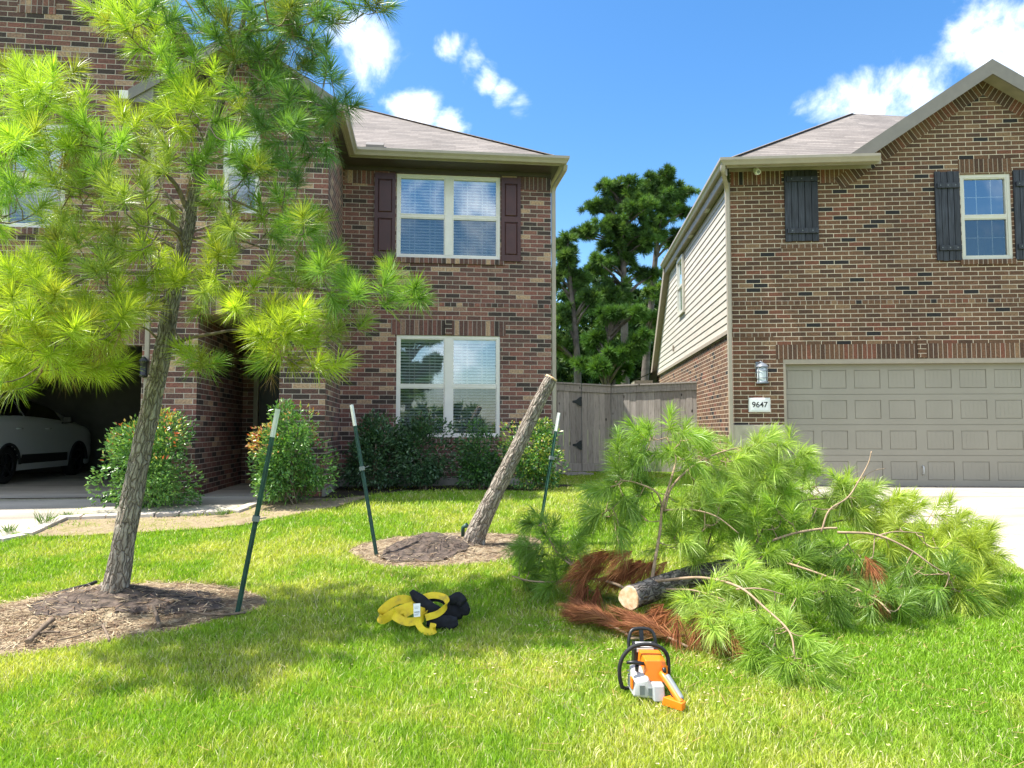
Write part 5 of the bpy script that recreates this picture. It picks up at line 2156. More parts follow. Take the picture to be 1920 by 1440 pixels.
def limb(mb, sk, pts, r0, r1, n=9, jit=.02, seed=0):
    rr_ = random.Random(seed)
    P_ = [p + Vector((rr_.uniform(-jit, jit), rr_.uniform(-jit, jit), rr_.uniform(-jit, jit))) if 0 < i < len(pts) - 1 else p for i, p in enumerate(pts)]
    cp_ = catmull(P_, 5)
    rads_ = [r0 + (r1 - r0) * (i / (len(cp_) - 1)) ** .8 for i in range(len(cp_))]
    mb.tube(cp_, rads_, n)
    sk.add(cp_, rads_)
    return cp_


def grow(sk, targets, twig_mb, up=.35, seed=0, rmin=.0035, rmax=.010, out=None):
    """attach every tuft to the skeleton by a curved twig, nearest first; returns tuft axes"""
    rr_ = random.Random(seed)
    nodes = np.array([tuple(n[0]) for n in sk.nodes])
    order = []
    T = np.array([tuple(t) for t in targets])
    dmin = np.array([np.min(np.linalg.norm(nodes - t, axis=1)) for t in T])
    axes = [None] * len(T)
    lst = list(nodes)
    arr = nodes
    for idx in np.argsort(dmin):
        t = T[idx]
        dd_ = np.linalg.norm(arr - t, axis=1)
        j = int(np.argmin(dd_))
        q = Vector(arr[j])
        p = Vector(t)
        d = p - q
        ln = d.length
        if ln < .03:
            axes[idx] = Vector((rr_.uniform(-.5, .5), rr_.uniform(-.5, .5), 1)).normalized()
            continue
        mid = q.lerp(p, .5) - Vector((0, 0, ln * .12)) + Vector((rr_.uniform(-.1, .1), rr_.uniform(-.1, .1), rr_.uniform(-.05, .05))) * ln
        r1 = min(rmax, rmin + ln * .010)
        pts = [q, q.lerp(mid, .5) , mid, mid.lerp(p, .55) + Vector((0, 0, -ln * .03)), p]
        twig_mb.tube(pts, [r1, r1 * .85, r1 * .7, r1 * .55, rmin * .8], 5, cap=False)
        new = np.array([tuple(x) for x in pts[1:4]])
        arr = np.concatenate([arr, new])
        ax = (p - mid).normalized() + Vector((0, 0, up)) + Vector((rr_.uniform(-.25, .25), rr_.uniform(-.25, .25), rr_.uniform(-.15, .2)))
        axes[idx] = ax.normalized()
    return axes


sk = Skel()
for p, r_ in zip(catmull(tpw, 4)[26:], np.linspace(.06, .02, 60)):
    sk.nodes.append((p, r_, Vector((0, 0, 1))))
LB = [
    # left side
    ([(352, 395, 5.9), (318, 335, 5.8), (250, 285, 5.7), (160, 245, 5.6), (60, 180, 5.55)], .022, .008),
    ([(350, 400, 5.9), (300, 345, 6.1), (290, 260, 6.2), (262, 220, 6.25)], .016, .007),
    ([(345, 440, 5.9), (280, 395, 5.7), (190, 370, 5.55), (90, 350, 5.5), (-30, 330, 5.4)], .02, .008),
    ([(340, 470, 5.9), (260, 430, 6.1), (160, 420, 6.3), (60, 400, 6.4)], .018, .008),
    ([(330, 505, 5.9), (260, 512, 5.7), (180, 512, 5.5), (100, 560, 5.3), (20, 600, 5.2)], .02, .008),
    ([(322, 560, 5.9), (250, 580, 5.65), (160, 640, 5.4), (80, 690, 5.3), (10, 720, 5.2)], .016, .007),
    ([(318, 600, 5.9), (262, 600, 6.2), (180, 590, 6.4), (100, 620, 6.6)], .016, .007),
    ([(308, 650, 5.9), (283, 622, 5.8), (262, 612, 5.75)], .012, .006),
    # right side
    ([(312, 652, 5.88), (352, 632, 5.8), (400, 624, 5.7), (450, 622, 5.6), (520, 650, 5.5), (590, 690, 5.45)], .017, .007),
    ([(318, 600, 5.9), (350, 660, 5.75), (375, 700, 5.6)], .008, .005),
    ([(330, 520, 5.9), (400, 535, 5.8), (500, 530, 5.65), (610, 545, 5.6), (700, 555, 5.55), (790, 560, 5.5)], .02, .006),
    ([(345, 450, 5.95), (420, 445, 6.1), (510, 470, 6.2), (590, 480, 6.3)], .016, .006),
    ([(360, 380, 5.95), (430, 375, 5.8), (500, 400, 5.7), (590, 410, 5.65)], .016, .006),
    ([(375, 310, 5.95), (440, 290, 6.1), (520, 300, 6.15), (600, 270, 6.2)], .016, .006),
    ([(395, 250, 5.97), (460, 200, 5.8), (540, 180, 5.75), (630, 210, 5.7)], .014, .006),
    # top
    ([(418, 185, 6.0), (370, 130, 5.9), (300, 90, 5.8), (235, 45, 5.8)], .014, .006),
    ([(440, 110, 6.0), (390, 50, 6.1), (340, -10, 6.2)], .012, .006),
    ([(452, 60, 6.02), (530, 60, 6.1), (600, 90, 6.15), (620, 110, 6.2)], .012, .006),
    ([(460, 20, 6.02), (540, -10, 5.9), (620, 0, 5.85), (700, 15, 5.8)], .012, .005),
    ([(330, 500, 5.9), (340, 470, 5.55), (330, 440, 5.3), (300, 430, 5.15)], .014, .006),
    ([(345, 440, 5.9), (400, 420, 6.3), (430, 400, 6.6)], .014, .006),
]
lm = []
for i, (pp, r0, r1) in enumerate(LB):
    mbl = MB()
    limb(mbl, sk, [at(*q) - Vector() for q in pp], r0, r1, 9, .015, i)
    mbl.v = [tuple(Vector(v) - o1) for v in mbl.v]
    lm.append(mbl.build('branch', M['limb'], T1))
# tuft clusters: (u, v, Y, ru, rv, rY, count, tint)
CLU = [
    (60, 160, 5.6, 80, 45, .3, 18, 0), (480, 60, 6.0, 90, 60, .4, 14, 4), (560, 60, 6.0, 50, 50, .3, 10, 4), (540, 190, 5.9, 60, 40, .3, 8, 4), (620, 150, 6.0, 22, 22, .2, 3, 4), (100, 640, 5.2, 80, 50, .3, 14, 3), (60, 560, 5.1, 70, 40, .2, 10, 3), (230, 560, 5.5, 40, 30, .2, 6, 3), (20, 250, 5.5, 60, 70, .35, 16, 0), (120, 240, 5.6, 70, 60, .35, 16, 0), (190, 290, 5.7, 60, 50, .35, 14, 1),
    (250, 235, 6.0, 40, 25, .2, 5, 3), (350, 215, 5.7, 38, 28, .2, 8, 3), (300, 300, 5.9, 55, 45, .35, 9, 2), (100, 330, 5.6, 90, 45, .4, 15, 2), (200, 380, 5.7, 80, 45, .4, 14, 2),
    (20, 340, 5.5, 50, 50, .4, 8, 1), (30, 290, 5.3, 40, 40, .3, 6, 1), (120, 430, 6.0, 70, 35, .4, 9, 2), (240, 450, 5.8, 60, 35, .4, 10, 2),
    (310, 410, 5.8, 45, 45, .4, 7, 2), (60, 395, 5.4, 25, 15, .2, 2, 2), (365, 305, 5.65, 25, 20, .1, 3, 1),
    (70, 520, 5.4, 80, 30, .3, 12, 3), (40, 590, 5.3, 60, 50, .35, 18, 3), (130, 590, 5.4, 60, 50, .35, 18, 3), (190, 640, 5.5, 50, 40, .3, 12, 3), (60, 680, 5.3, 60, 35, .3, 14, 3),
    (150, 690, 5.4, 70, 30, .3, 10, 3), (10, 715, 5.2, 40, 30, .25, 7, 0), (230, 600, 5.6, 40, 50, .3, 8, 3), (200, 505, 5.6, 60, 30, .3, 8, 2), (120, 480, 5.6, 60, 25, .3, 7, 2),
    (325, 540, 5.65, 28, 22, .12, 5, 3), (300, 480, 5.6, 50, 30, .3, 8, 3), (380, 500, 5.7, 40, 30, .3, 8, 3), (420, 560, 5.7, 45, 35, .3, 8, 2),
    (375, 700, 5.6, 22, 20, .1, 3, 1), (345, 670, 5.65, 22, 22, .1, 2, 3),
    (480, 580, 5.6, 45, 40, .3, 8, 3), (540, 610, 5.55, 45, 40, .3, 9, 3), (560, 660, 5.5, 45, 28, .2, 8, 3), (600, 690, 5.45, 22, 15, .1, 3, 3), (510, 685, 5.5, 18, 12, .1, 2, 1), (500, 630, 5.5, 40, 25, .2, 5, 3),
    (620, 530, 5.6, 50, 40, .3, 10, 1), (690, 560, 5.55, 40, 30, .2, 6, 1), (780, 560, 5.5, 20, 18, .1, 4, 1), (640, 620, 5.6, 40, 25, .2, 5, 2), (730, 530, 5.5, 25, 14, .1, 2, 1), (600, 490, 5.9, 40, 25, .2, 4, 1), (530, 520, 5.8, 50, 30, .3, 6, 2),
    (440, 430, 5.9, 60, 45, .4, 10, 2), (540, 420, 5.8, 60, 45, .35, 13, 1), (510, 340, 5.9, 50, 50, .4, 10, 4), (440, 330, 5.8, 45, 40, .4, 8, 1), (600, 400, 5.8, 25, 25, .2, 3, 1),
    (560, 250, 6.0, 60, 45, .4, 12, 4), (630, 200, 5.8, 30, 30, .2, 5, 4), (490, 250, 5.9, 55, 45, .4, 10, 4), (420, 240, 5.8, 45, 40, .35, 7, 1), (610, 270, 6.1, 25, 25, .2, 3, 4),
    (400, 170, 5.9, 50, 40, .35, 8, 0), (330, 170, 5.8, 40, 30, .3, 5, 0), (330, 120, 5.8, 50, 35, .3, 8, 1), (260, 60, 5.8, 45, 35, .25, 12, 0), (210, 30, 5.8, 25, 25, .15, 5, 0), (300, 30, 5.9, 50, 40, .3, 9, 4),
    (480, 150, 6.0, 60, 50, .4, 14, 4), (560, 110, 6.1, 60, 40, .4, 11, 4), (520, 40, 6.0, 70, 45, .4, 14, 4), (410, 60, 6.0, 50, 45, .4, 11, 4), (380, 0, 6.0, 60, 40, .4, 10, 4),
    (600, 40, 6.0, 45, 30, .3, 6, 4), (690, 15, 5.8, 30, 22, .15, 5, 4), (460, -60, 6.0, 120, 60, .4, 20, 0), (360, -100, 6.0, 80, 50, .3, 12, 0), (570, -80, 6.0, 80, 40, .3, 10, 0), (470, -170, 6.0, 60, 40, .3, 12, 0),
    (-60, 250, 5.5, 60, 100, .4, 16, 0), (-60, 600, 5.3, 60, 90, .4, 16, 3), (-50, 420, 5.5, 60, 60, .4, 9, 0),
    (400, 400, 6.4, 60, 40, .3, 6, 2),
]
TINT = np.array([[.37, .52, .07], [.25, .42, .07], [.29, .38, .08], [.42, .53, .06], [.13, .25, .06]])
tg, tcol = [], []
rr = random.Random(21)
for u, v, Y, ru, rv, rY, cnt, ti in CLU:
    for _ in range(int(cnt * (.85 if ti == 2 else 1.05))):
        while True:
            a, b_, c_ = rr.uniform(-1, 1), rr.uniform(-1, 1), rr.uniform(-1, 1)
            if a * a + b_ * b_ + c_ * c_ < 1:
                break
        uu, vv__, YY = u + a * ru, v + b_ * rv, 5.87 + (Y - 5.87) * 1.3 - .22 + c_ * (rY * 2.0 + .1)
        tu = np.interp(vv__, [q[1] for q in tp[::-1]], [q[0] for q in tp[::-1]])
        if YY < 6.0 and abs(uu - tu) < 46 and (330 < vv__ < 500 or 565 < vv__):
            YY = 6.0 + abs(c_) * rY
            if abs(uu - tu) < 30:
                continue
        tg.append(at(uu, vv__, YY))
        cc_ = TINT[ti] * rr.uniform(.8, 1.2)
        if rr.random() < .12:
            cc_ = cc_ * .5 + np.array([.30, .25, .05]) * .5
        tcol.append(cc_)
tw = MB()
ax = grow(sk, tg, tw, .45, 5)
tw.v = [tuple(Vector(v) - o1) for v in tw.v]
tag(tw.build('twigs', M['limb'], T1), kind='stuff')
P_ = np.array([tuple(t - o1) for t in tg])
V, F, tot, cc = needles(P_, np.array([tuple(a) for a in ax]), np.array(tcol), 130, .170, .0035, 12, 105, .12, .10)
# a few brown old needles hanging in the crown
sel = rng.choice(len(P_), 60)
V2, F2, t2, c2 = needles(P_[sel] - np.array([0, 0, .05]), np.tile([[0, 0, -1.0]], (60, 1)), np.tile([[.28, .17, .08]], (60, 1)), 26, .15, .002, 20, 80, .3, .05)
npmesh('needles', np.concatenate([V, V2]), np.concatenate([F, F2 + len(V)]), np.concatenate([tot, t2]), np.concatenate([cc, c2]), M['needle'], T1)

# ------------------------------------------------------------------ cut leaning trunk in the second ring
bs = G(885, 1020)
ST = empty('cut_pine_trunk', bs, 0)
tag(ST, 'leaning limbless pine trunk sawn off at the top, standing in the second dirt ring', 'tree trunk')
sp = [at(888, 1030, bs.y), at(893, 1000, bs.y), at(915, 952, bs.y), at(943, 895, bs.y), at(965, 850, bs.y), (at(992, 792, bs.y)), at(1013, 748, bs.y), at(1034, 709, bs.y)]
ps = bs.y / FPX * .5
cpts = [p - bs for p in sp]
trunk('trunk', cpts, [r_ * ps * .78 for r_ in (56, 48, 41, 37, 35, 33, 31, 30)], M['bark'], ST, 14, 56, 9, .12)
dt = (cpts[-1] - cpts[-2]).normalized()
cf = MB()
cf.tube([cpts[-1] - dt * .01, cpts[-1] + dt * .012], [11.9 * ps * 2, 11.2 * ps * 2], 40, fn=lambda k, j, a, l, r: r * (1 + .04 * math.sin(3 * a) + .02 * math.sin(7 * a)))
cf.build('cut_face', M['cut'], ST)
vv = MB()
p = G(868, 1006)
vv.tube([p + Vector((0, 0, .0)), p + Vector((0, 0, .10)), p + Vector((.05, -.02, .13))], [.022, .022, .03], 10)
vo_ = vv.build('irrigation_valve', M['postgreen'])
tag(vo_, 'small green irrigation nozzle at the foot of the cut trunk', 'sprinkler')
vv = MB()
p = G(150, 1112)
pts = [G(100, 1118) + Vector((0, 0, .015)), G(140, 1108) + Vector((0, 0, .02)), G(165, 1103) + Vector((0, 0, .025)), G(180, 1098) + Vector((0, 0, .03))]
vv.tube(pts, .016, 10)
tag(vv.build('drip_hose', M['blackrub']), 'black hose end lying at the edge of the dirt ring behind the leaning pine', 'hose')

# roots and sticks on the first ring
for i, (pp, r0, lab) in enumerate((([(52, 1212), (75, 1190), (98, 1170)], .018, 'thick grey stick lying on the left edge of the dirt ring'),
                              ([(70, 1196), (90, 1193), (112, 1192)], .008, 'thin grey stick beside the thick stick on the dirt ring'),
                              ([(288, 1148), (293, 1162), (298, 1180)], .011, 'short pale root stub in front of the leaning pine'),
                              ([(345, 1148), (370, 1156), (420, 1160), (460, 1154)], .009, 'curved brown root along the front of the mound by the post'),
                              ([(192, 1180), (200, 1195), (205, 1208)], .008, 'small pale twig standing in the litter at the front edge of the ring'),
                              ([(110, 1206), (150, 1196), (190, 1182)], .005, 'long thin straw coloured twig on the dirt ring'))):
    m_ = MB()
    pts = [G(*q) + Vector((0, 0, .015 + r0 + hf1(*tuple(G(*q))[:2]))) for q in pp]
    m_.tube(catmull(pts, 5) if len(pts) > 2 else pts, [r0 * (1 + .2 * math.sin(k * 2.1)) for k in range(len(catmull(pts, 5)))], 8)
    tag(m_.build('stick', M['root']), lab, 'stick', 'sticks and roots on the dirt ring')

# ------------------------------------------------------------------ felled pine top
cutp = G(1185, 1128) + Vector((0, 0, .08))
FT = empty('felled_pine_top', G(1330, 1110), 0)
tag(FT, 'felled pine top heaped on the lawn behind the chainsaw, sawn end at left', 'felled tree')
o2 = FT.location.copy()
fp = [at(1180, 1121, 5.28), at(1228, 1104, 5.55), at(1290, 1083, 5.85), at(1350, 1070, 6.0), at(1450, 1050, 6.15), at(1560, 1035, 6.3), at(1680, 1050, 6.35), at(1780, 1080, 6.3)]
pf = 5.7 / FPX * .5
frad = [40 * pf, 40 * pf, 39 * pf, 40 * pf, 30 * pf, 20 * pf, 12 * pf, 6 * pf]
trunk('trunk', [p - o2 for p in fp], frad, M['bark_dk'], FT, 12, 48, 17, .14)
dt = (fp[0] - fp[1]).normalized()
cf = MB()
cf.tube([fp[0] - o2 - dt * .01, fp[0] - o2 + dt * .012], [39 * pf, 38 * pf], 40, fn=lambda k, j, a, l, r: r * (1 + .05 * math.sin(3 * a + 1) + .02 * math.sin(8 * a)))
cf.build('cut_face', M['cut'], FT)
sk2 = Skel()
for p, r_ in zip(catmull(fp, 5)[12:], np.linspace(.08, .02, 60)):
    sk2.nodes.append((p, r_, Vector((1, 0, 0))))
FB = [
    ([(1222, 1088, 5.68), (1228, 1050, 5.72), (1240, 1000, 5.78), (1246, 950, 5.8), (1262, 900, 5.85), (1262, 855, 5.9), (1250, 820, 5.9)], .019, .008),
    ([(1246, 955, 5.8), (1262, 910, 5.85), (1295, 875, 5.95), (1340, 855, 6.1), (1390, 838, 6.25)], .014, .007),
    ([(1243, 955, 5.8), (1225, 925, 5.75), (1195, 905, 5.7), (1165, 900, 5.65)], .010, .006),
    ([(1244, 957, 5.8), (1290, 955, 5.7), (1340, 968, 5.6), (1385, 1000, 5.55)], .011, .005),
    ([(1180, 1110, 5.6), (1150, 1095, 5.7), (1110, 1085, 5.85), (1040, 1090, 5.95), (990, 1092, 6.0), (960, 1080, 6.1)], .016, .006),
    ([(1072, 1060, 5.8), (1050, 1035, 5.9), (1020, 1000, 6.0), (1012, 985, 6.0)], .010, .005),
    ([(1110, 1085, 5.8), (1072, 1060, 5.85), (1040, 1020, 5.95)], .010, .006),
    ([(1215, 1092, 5.55), (1260, 1082, 5.4), (1320, 1082, 5.2), (1380, 1105, 4.95), (1440, 1140, 4.7), (1478, 1190, 4.5), (1490, 1230, 4.4)], .015, .006),
    ([(1250, 1105, 5.4), (1300, 1108, 5.2), (1360, 1125, 5.0)], .010, .005),
    ([(1380, 1105, 4.95), (1430, 1110, 4.9), (1470, 1115, 4.9)], .009, .004),
    ([(1350, 1068, 6.0), (1420, 1025, 5.95), (1480, 1000, 5.9), (1540, 995, 5.85), (1570, 990, 5.8)], .016, .010),
    ([(1540, 997, 5.85), (1555, 960, 5.9), (1590, 935, 6.0), (1610, 900, 6.05), (1628, 870, 6.1), (1634, 846, 6.1)], .010, .005),
    ([(1605, 905, 6.05), (1630, 888, 6.1), (1660, 878, 6.15)], .005, .003),
    ([(1570, 998, 5.8), (1640, 1006, 5.7), (1700, 1030, 5.6), (1750, 1055, 5.5), (1780, 1080, 5.5)], .013, .006),
    ([(1640, 1006, 5.7), (1680, 996, 5.7), (1730, 1000, 5.75)], .008, .004),
    ([(1450, 1050, 6.1), (1480, 1060, 5.7), (1560, 1085, 5.45), (1640, 1125, 5.25), (1670, 1150, 5.15)], .013, .006),
    ([(1460, 1045, 6.1), (1540, 985, 6.3), (1620, 975, 6.5), (1700, 985, 6.7), (1780, 985, 6.9)], .013, .006),
    ([(1380, 1060, 6.0), (1380, 990, 6.3), (1420, 930, 6.5), (1480, 890, 6.6)], .013, .006),
    ([(1400, 1060, 6.0), (1440, 980, 6.2), (1500, 940, 6.3), (1570, 935, 6.5)], .012, .006),
    ([(1300, 1080, 5.9), (1330, 1000, 6.2), (1340, 930, 6.4), (1350, 880, 6.5)], .012, .006),
    ([(1190, 1110, 5.65), (1170, 1060, 6.0), (1160, 1000, 6.3), (1150, 960, 6.4)], .010, .005),
]
for i, (pp, r0, r1) in enumerate(FB):
    mbl = MB()
    limb(mbl, sk2, [at(*q) for q in pp], r0 * .8, r1 * .8, 9, .02, 50 + i)
    mbl.v = [tuple(Vector(v) - o2) for v in mbl.v]
    mbl.build('branch', M['twig'], FT)
CL2 = [
    (1250, 820, 5.9, 45, 25, .2, 9, 0), (1200, 850, 5.85, 50, 40, .25, 12, 1), (1280, 850, 5.95, 45, 35, .2, 9, 0), (1160, 900, 5.75, 45, 40, .25, 12, 1), (1140, 960, 5.8, 30, 45, .25, 8, 1), (1200, 940, 5.9, 40, 50, .25, 10, 1),
    (1370, 850, 6.2, 80, 30, .25, 16, 2), (1440, 855, 6.3, 60, 30, .25, 10, 2), (1330, 900, 6.1, 60, 45, .3, 14, 2), (1420, 910, 6.3, 70, 45, .35, 16, 2), (1500, 900, 6.5, 50, 40, .3, 10, 2), (1320, 960, 5.9, 60, 40, .3, 12, 2),
    (1300, 1020, 5.9, 60, 40, .3, 11, 2), (1390, 980, 6.0, 60, 50, .35, 14, 0), (1480, 970, 6.1, 60, 50, .35, 14, 0), (1560, 940, 6.3, 60, 35, .3, 12, 2), (1600, 920, 6.3, 40, 25, .2, 6, 2), (1640, 960, 6.4, 60, 30, .3, 11, 3),
    (1720, 965, 6.6, 60, 28, .3, 9, 3), (1800, 990, 6.7, 50, 25, .2, 8, 3), (1690, 1010, 6.0, 60, 35, .35, 12, 3), (1770, 1030, 6.0, 60, 35, .35, 14, 3), (1830, 1050, 6.1, 35, 45, .25, 12, 3), (1820, 1110, 5.8, 40, 35, .25, 9, 3),
    (1750, 1090, 5.7, 60, 40, .3, 12, 1), (1680, 1080, 5.7, 60, 40, .3, 12, 1), (1600, 1060, 5.8, 60, 45, .35, 13, 1), (1520, 1060, 5.9, 60, 45, .35, 12, 1), (1440, 1040, 5.9, 50, 40, .3, 10, 0), (1500, 1120, 5.3, 60, 40, .3, 10, 0), (1590, 1120, 5.4, 60, 30, .25, 8, 1), (1660, 1130, 5.3, 40, 22, .15, 4, 1),
    (1380, 1080, 5.3, 50, 30, .25, 8, 2), (1420, 1150, 4.9, 50, 35, .2, 10, 2), (1360, 1170, 4.9, 40, 30, .2, 6, 2), (1470, 1200, 4.6, 45, 35, .15, 9, 0), (1500, 1250, 4.45, 40, 25, .12, 7, 0), (1440, 1240, 4.55, 30, 25, .1, 4, 0), (1330, 1130, 5.1, 40, 25, .2, 5, 2),
    (1015, 1000, 6.0, 45, 30, .25, 9, 1), (1000, 1050, 6.05, 45, 35, .25, 9, 1), (1070, 1040, 5.95, 45, 35, .25, 9, 1), (1060, 1100, 5.9, 50, 25, .2, 7, 1), (1120, 1130, 5.85, 40, 16, .15, 3, 1), (980, 1085, 6.1, 20, 15, .1, 3, 1),
]
T2C = np.array([[.28, .43, .065], [.20, .33, .06], [.38, .51, .11], [.38, .47, .07]])
tg, tcol = [], []
rr = random.Random(77)
for u, v, Y, ru, rv, rY, cnt, ti in CL2:
    for _ in range(int(cnt * (1.5 if u > 1290 else 1.0))):
        while True:
            a, b_, c_ = rr.uniform(-1, 1), rr.uniform(-1, 1), rr.uniform(-1, 1)
            if a * a + b_ * b_ + c_ * c_ < 1:
                break
        p = at(u + a * ru, v + b_ * rv, Y + c_ * rY)
        p.z = max(p.z, H(p.x, p.y) + .05)
        tg.append(p)
        tcol.append(T2C[ti] * rr.uniform(.8, 1.2))
tw = MB()
ax = grow(sk2, tg, tw, -.15, 8)
tw.v = [tuple(Vector(v) - o2) for v in tw.v]
tag(tw.build('twigs', M['twig'], FT), kind='stuff')
P_ = np.array([tuple(t - o2) for t in tg])
V, F, tot, cc = needles(P_, np.array([tuple(a) for a in ax]), np.array(tcol), 110, .185, .0036, 8, 85, .34, .11)
gzz = np.array([H(a, b_) for a, b_ in zip(V[:, 0] + o2.x, V[:, 1] + o2.y)]) - o2.z
V[:, 2] = np.maximum(V[:, 2], gzz + .0)
npmesh('needles', V, F, tot, cc, M['needle'], FT)
# dead brown needle fans in the heap
DN = [(1150, 1050, 5.75, 50, 20, .1, 12, (-1, -.1, -.35)), (1215, 1060, 5.8, 45, 14, .1, 10, (-.7, .1, -.6)), (1110, 1105, 5.65, 14, 22, .08, 5, (-.5, -.2, -1)), (1270, 1140, 5.25, 30, 10, .08, 4, (-.9, -.3, -.4)),
      (1350, 1185, 4.85, 30, 20, .08, 4, (.2, -.5, -.6)), (1610, 1045, 5.65, 28, 14, .08, 5, (.2, -.5, -.7)), (1650, 1080, 5.5, 8, 18, .04, 3, (.1, -.3, -1)), (1310, 1150, 5.0, 40, 14, .08, 6, (-.3, -.5, -.4))]
tg, dr_ = [], []
for u, v, Y, ru, rv, rY, cnt, dv in DN:
    for _ in range(cnt):
        p = at(u + rr.uniform(-1, 1) * ru, v + rr.uniform(-1, 1) * rv, Y + rr.uniform(-1, 1) * rY)
        tg.append(p - o2)
        dr_.append(Vector(dv) + Vector((rr.uniform(-.3, .3), rr.uniform(-.3, .3), rr.uniform(-.2, .2))))
tc_ = np.array([[.30, .115, .045], [.24, .085, .035], [.38, .17, .07]])[rng.integers(0, 3, len(tg))]
V, F, tot, cc = needles(np.array([tuple(t) for t in tg]), np.array([tuple(a) for a in dr_]), tc_, 130, .19, .0028, 4, 48, .30, .14)
gzz = np.array([H(a, b_) for a, b_ in zip(V[:, 0] + o2.x, V[:, 1] + o2.y)]) - o2.z
V[:, 2] = np.maximum(V[:, 2], gzz)
npmesh('dead_needles', V, F, tot, cc, M['deadneedle'], FT)


def dead_branch(tipu, tipv, rootu, rootv, label, n=9, spread=24):
    a = G(rootu, rootv) + Vector((0, 0, .03))
    c = G(tipu, tipv) + Vector((0, 0, .07))
    o = empty('dead_pine_branch', a, 0)
    tag(o, label, 'dead branch', 'brown dead pine branches in front of the heap')
    m_ = MB()
    pts = [a - a, (c - a) * .3 + Vector((0, 0, .02)), (c - a) * .6 + Vector((0, 0, .03)), (c - a) * .75]
    m_.tube(catmull(pts, 4), list(np.linspace(.009, .005, 13)), 8)
    m_.build('stem', M['twig'], o)
    d = (c - a)
    L_ = d.length
    d.normalize()
    side = d.cross(Vector((0, 0, 1))).normalized()
    P, D = [], []
    r2 = random.Random(int(tipu))
    for k in range(n):
        t = .15 + .6 * k / n
        P.append(tuple(d * L_ * t + side * r2.uniform(-.05, .05) * (t + .3) + Vector((0, 0, r2.uniform(.0, .07)))))
        D.append(tuple(d + side * r2.uniform(-.45, .45) + Vector((0, 0, r2.uniform(-.05, .3)))))
    cs = np.array([[.30, .12, .055], [.36, .16, .07], [.24, .09, .04]])[rng.integers(0, 3, n)]
    V, F, tot, cc = needles(np.array(P), np.array(D), cs, 160, .18, .0028, 3, spread * 1.25, .18, .14)
    gz2 = np.array([H(x_, y_) for x_, y_ in zip(V[:, 0] + a.x, V[:, 1] + a.y)]) - a.z
    V[:, 2] = np.maximum(V[:, 2], gz2 + .01)
    npmesh('dead_needles', V, F, tot, cc, M['deadneedle'], o)


dead_branch(1066, 1165, 1190, 1205, 'brown dead pine branch fanned out on the grass left of the chainsaw', 14)
dead_branch(1165, 1190, 1290, 1222, 'brown dead pine branch directly behind the chainsaw', 14)
m_ = MB()
m_.tube([G(1180, 1206) + Vector((0, 0, .03)), G(1240, 1208) + Vector((0, 0, .05)), G(1285, 1203) + Vector((0, 0, .04))], [.008, .009, .010], 8)
tag(m_.build('stick', M['twig']), 'bare pale stick on the grass between the chainsaw and the felled pine', 'stick')

# ------------------------------------------------------------------ shrubs
def shrub(c, rx, ry, rz, zc, n, cols, label, cat='bush', seed=0, lf=.06, tipcols=None, tipf=.0, group=None, lumps=26):
    r_ = np.random.default_rng(seed)
    o = empty('bush', (c.x, c.y, c.z), 0)
    tag(o, label, cat, group)
    # lumpy outline from overlapping leaf clusters
    cen = unit(r_.normal(size=(lumps, 3))) * r_.uniform(.35, .82, (lumps, 1))
    cen[:, 2] = np.clip(cen[:, 2], -.85, 1)
    cen[: lumps // 4, 2] = r_.uniform(-.85, -.5, lumps // 4)
    rad_ = r_.uniform(.18, .46, lumps)
    k = r_.integers(0, lumps, n)
    d = unit(r_.normal(size=(n, 3)))
    q = cen[k] + d * (rad_[k] * r_.uniform(.45, 1.05, n) ** .6)[:, None]
    S = np.array([rx, ry, rz])
    P = q * S + np.array([0, 0, zc])
    P += r_.normal(size=(n, 3)) * .012
    keep = P[:, 2] > .06
    P, q, d, k = P[keep], q[keep], d[keep], k[keep]
    n = len(P)
    D = unit(unit(q) * .6 + d * .5 + r_.normal(size=(n, 3)) * .55 + np.array([0, 0, .25]))
    C = np.array(cols)[r_.integers(0, len(cols), n)]
    if tipcols:
        # new growth sits on the outside and the top
        outer = np.linalg.norm(q, axis=1)
        cl_ = (np.sin(k * 2.7) > -.1)
        m_ = (outer > .70) & cl_ & (r_.random(n) < tipf) & (q[:, 2] > -.1)
        C[m_] = np.array(tipcols)[r_.integers(0, len(tipcols), m_.sum())]
    V, F, tot, cc = leaves(P, D, C, lf, lf * .42)
    npmesh('foliage', V, F, tot, cc, M['leaf'], o)
    st = MB()
    rs = random.Random(seed)
    for j_ in range(7):
        k_ = rs.randrange(lumps)
        e = Vector(cen[k_]) * .8
        e = Vector((e.x * rx, e.y * ry, e.z * rz + zc))
        b0 = Vector((rs.uniform(-.08, .08), rs.uniform(-.08, .08), -.02))
        st.tube(catmull([b0, b0.lerp(e, .5) + Vector((0, 0, .06)), e], 4), list(np.linspace(.010, .003, 9)), 6)
    st.build('stems', M['limb'], o)
    return o


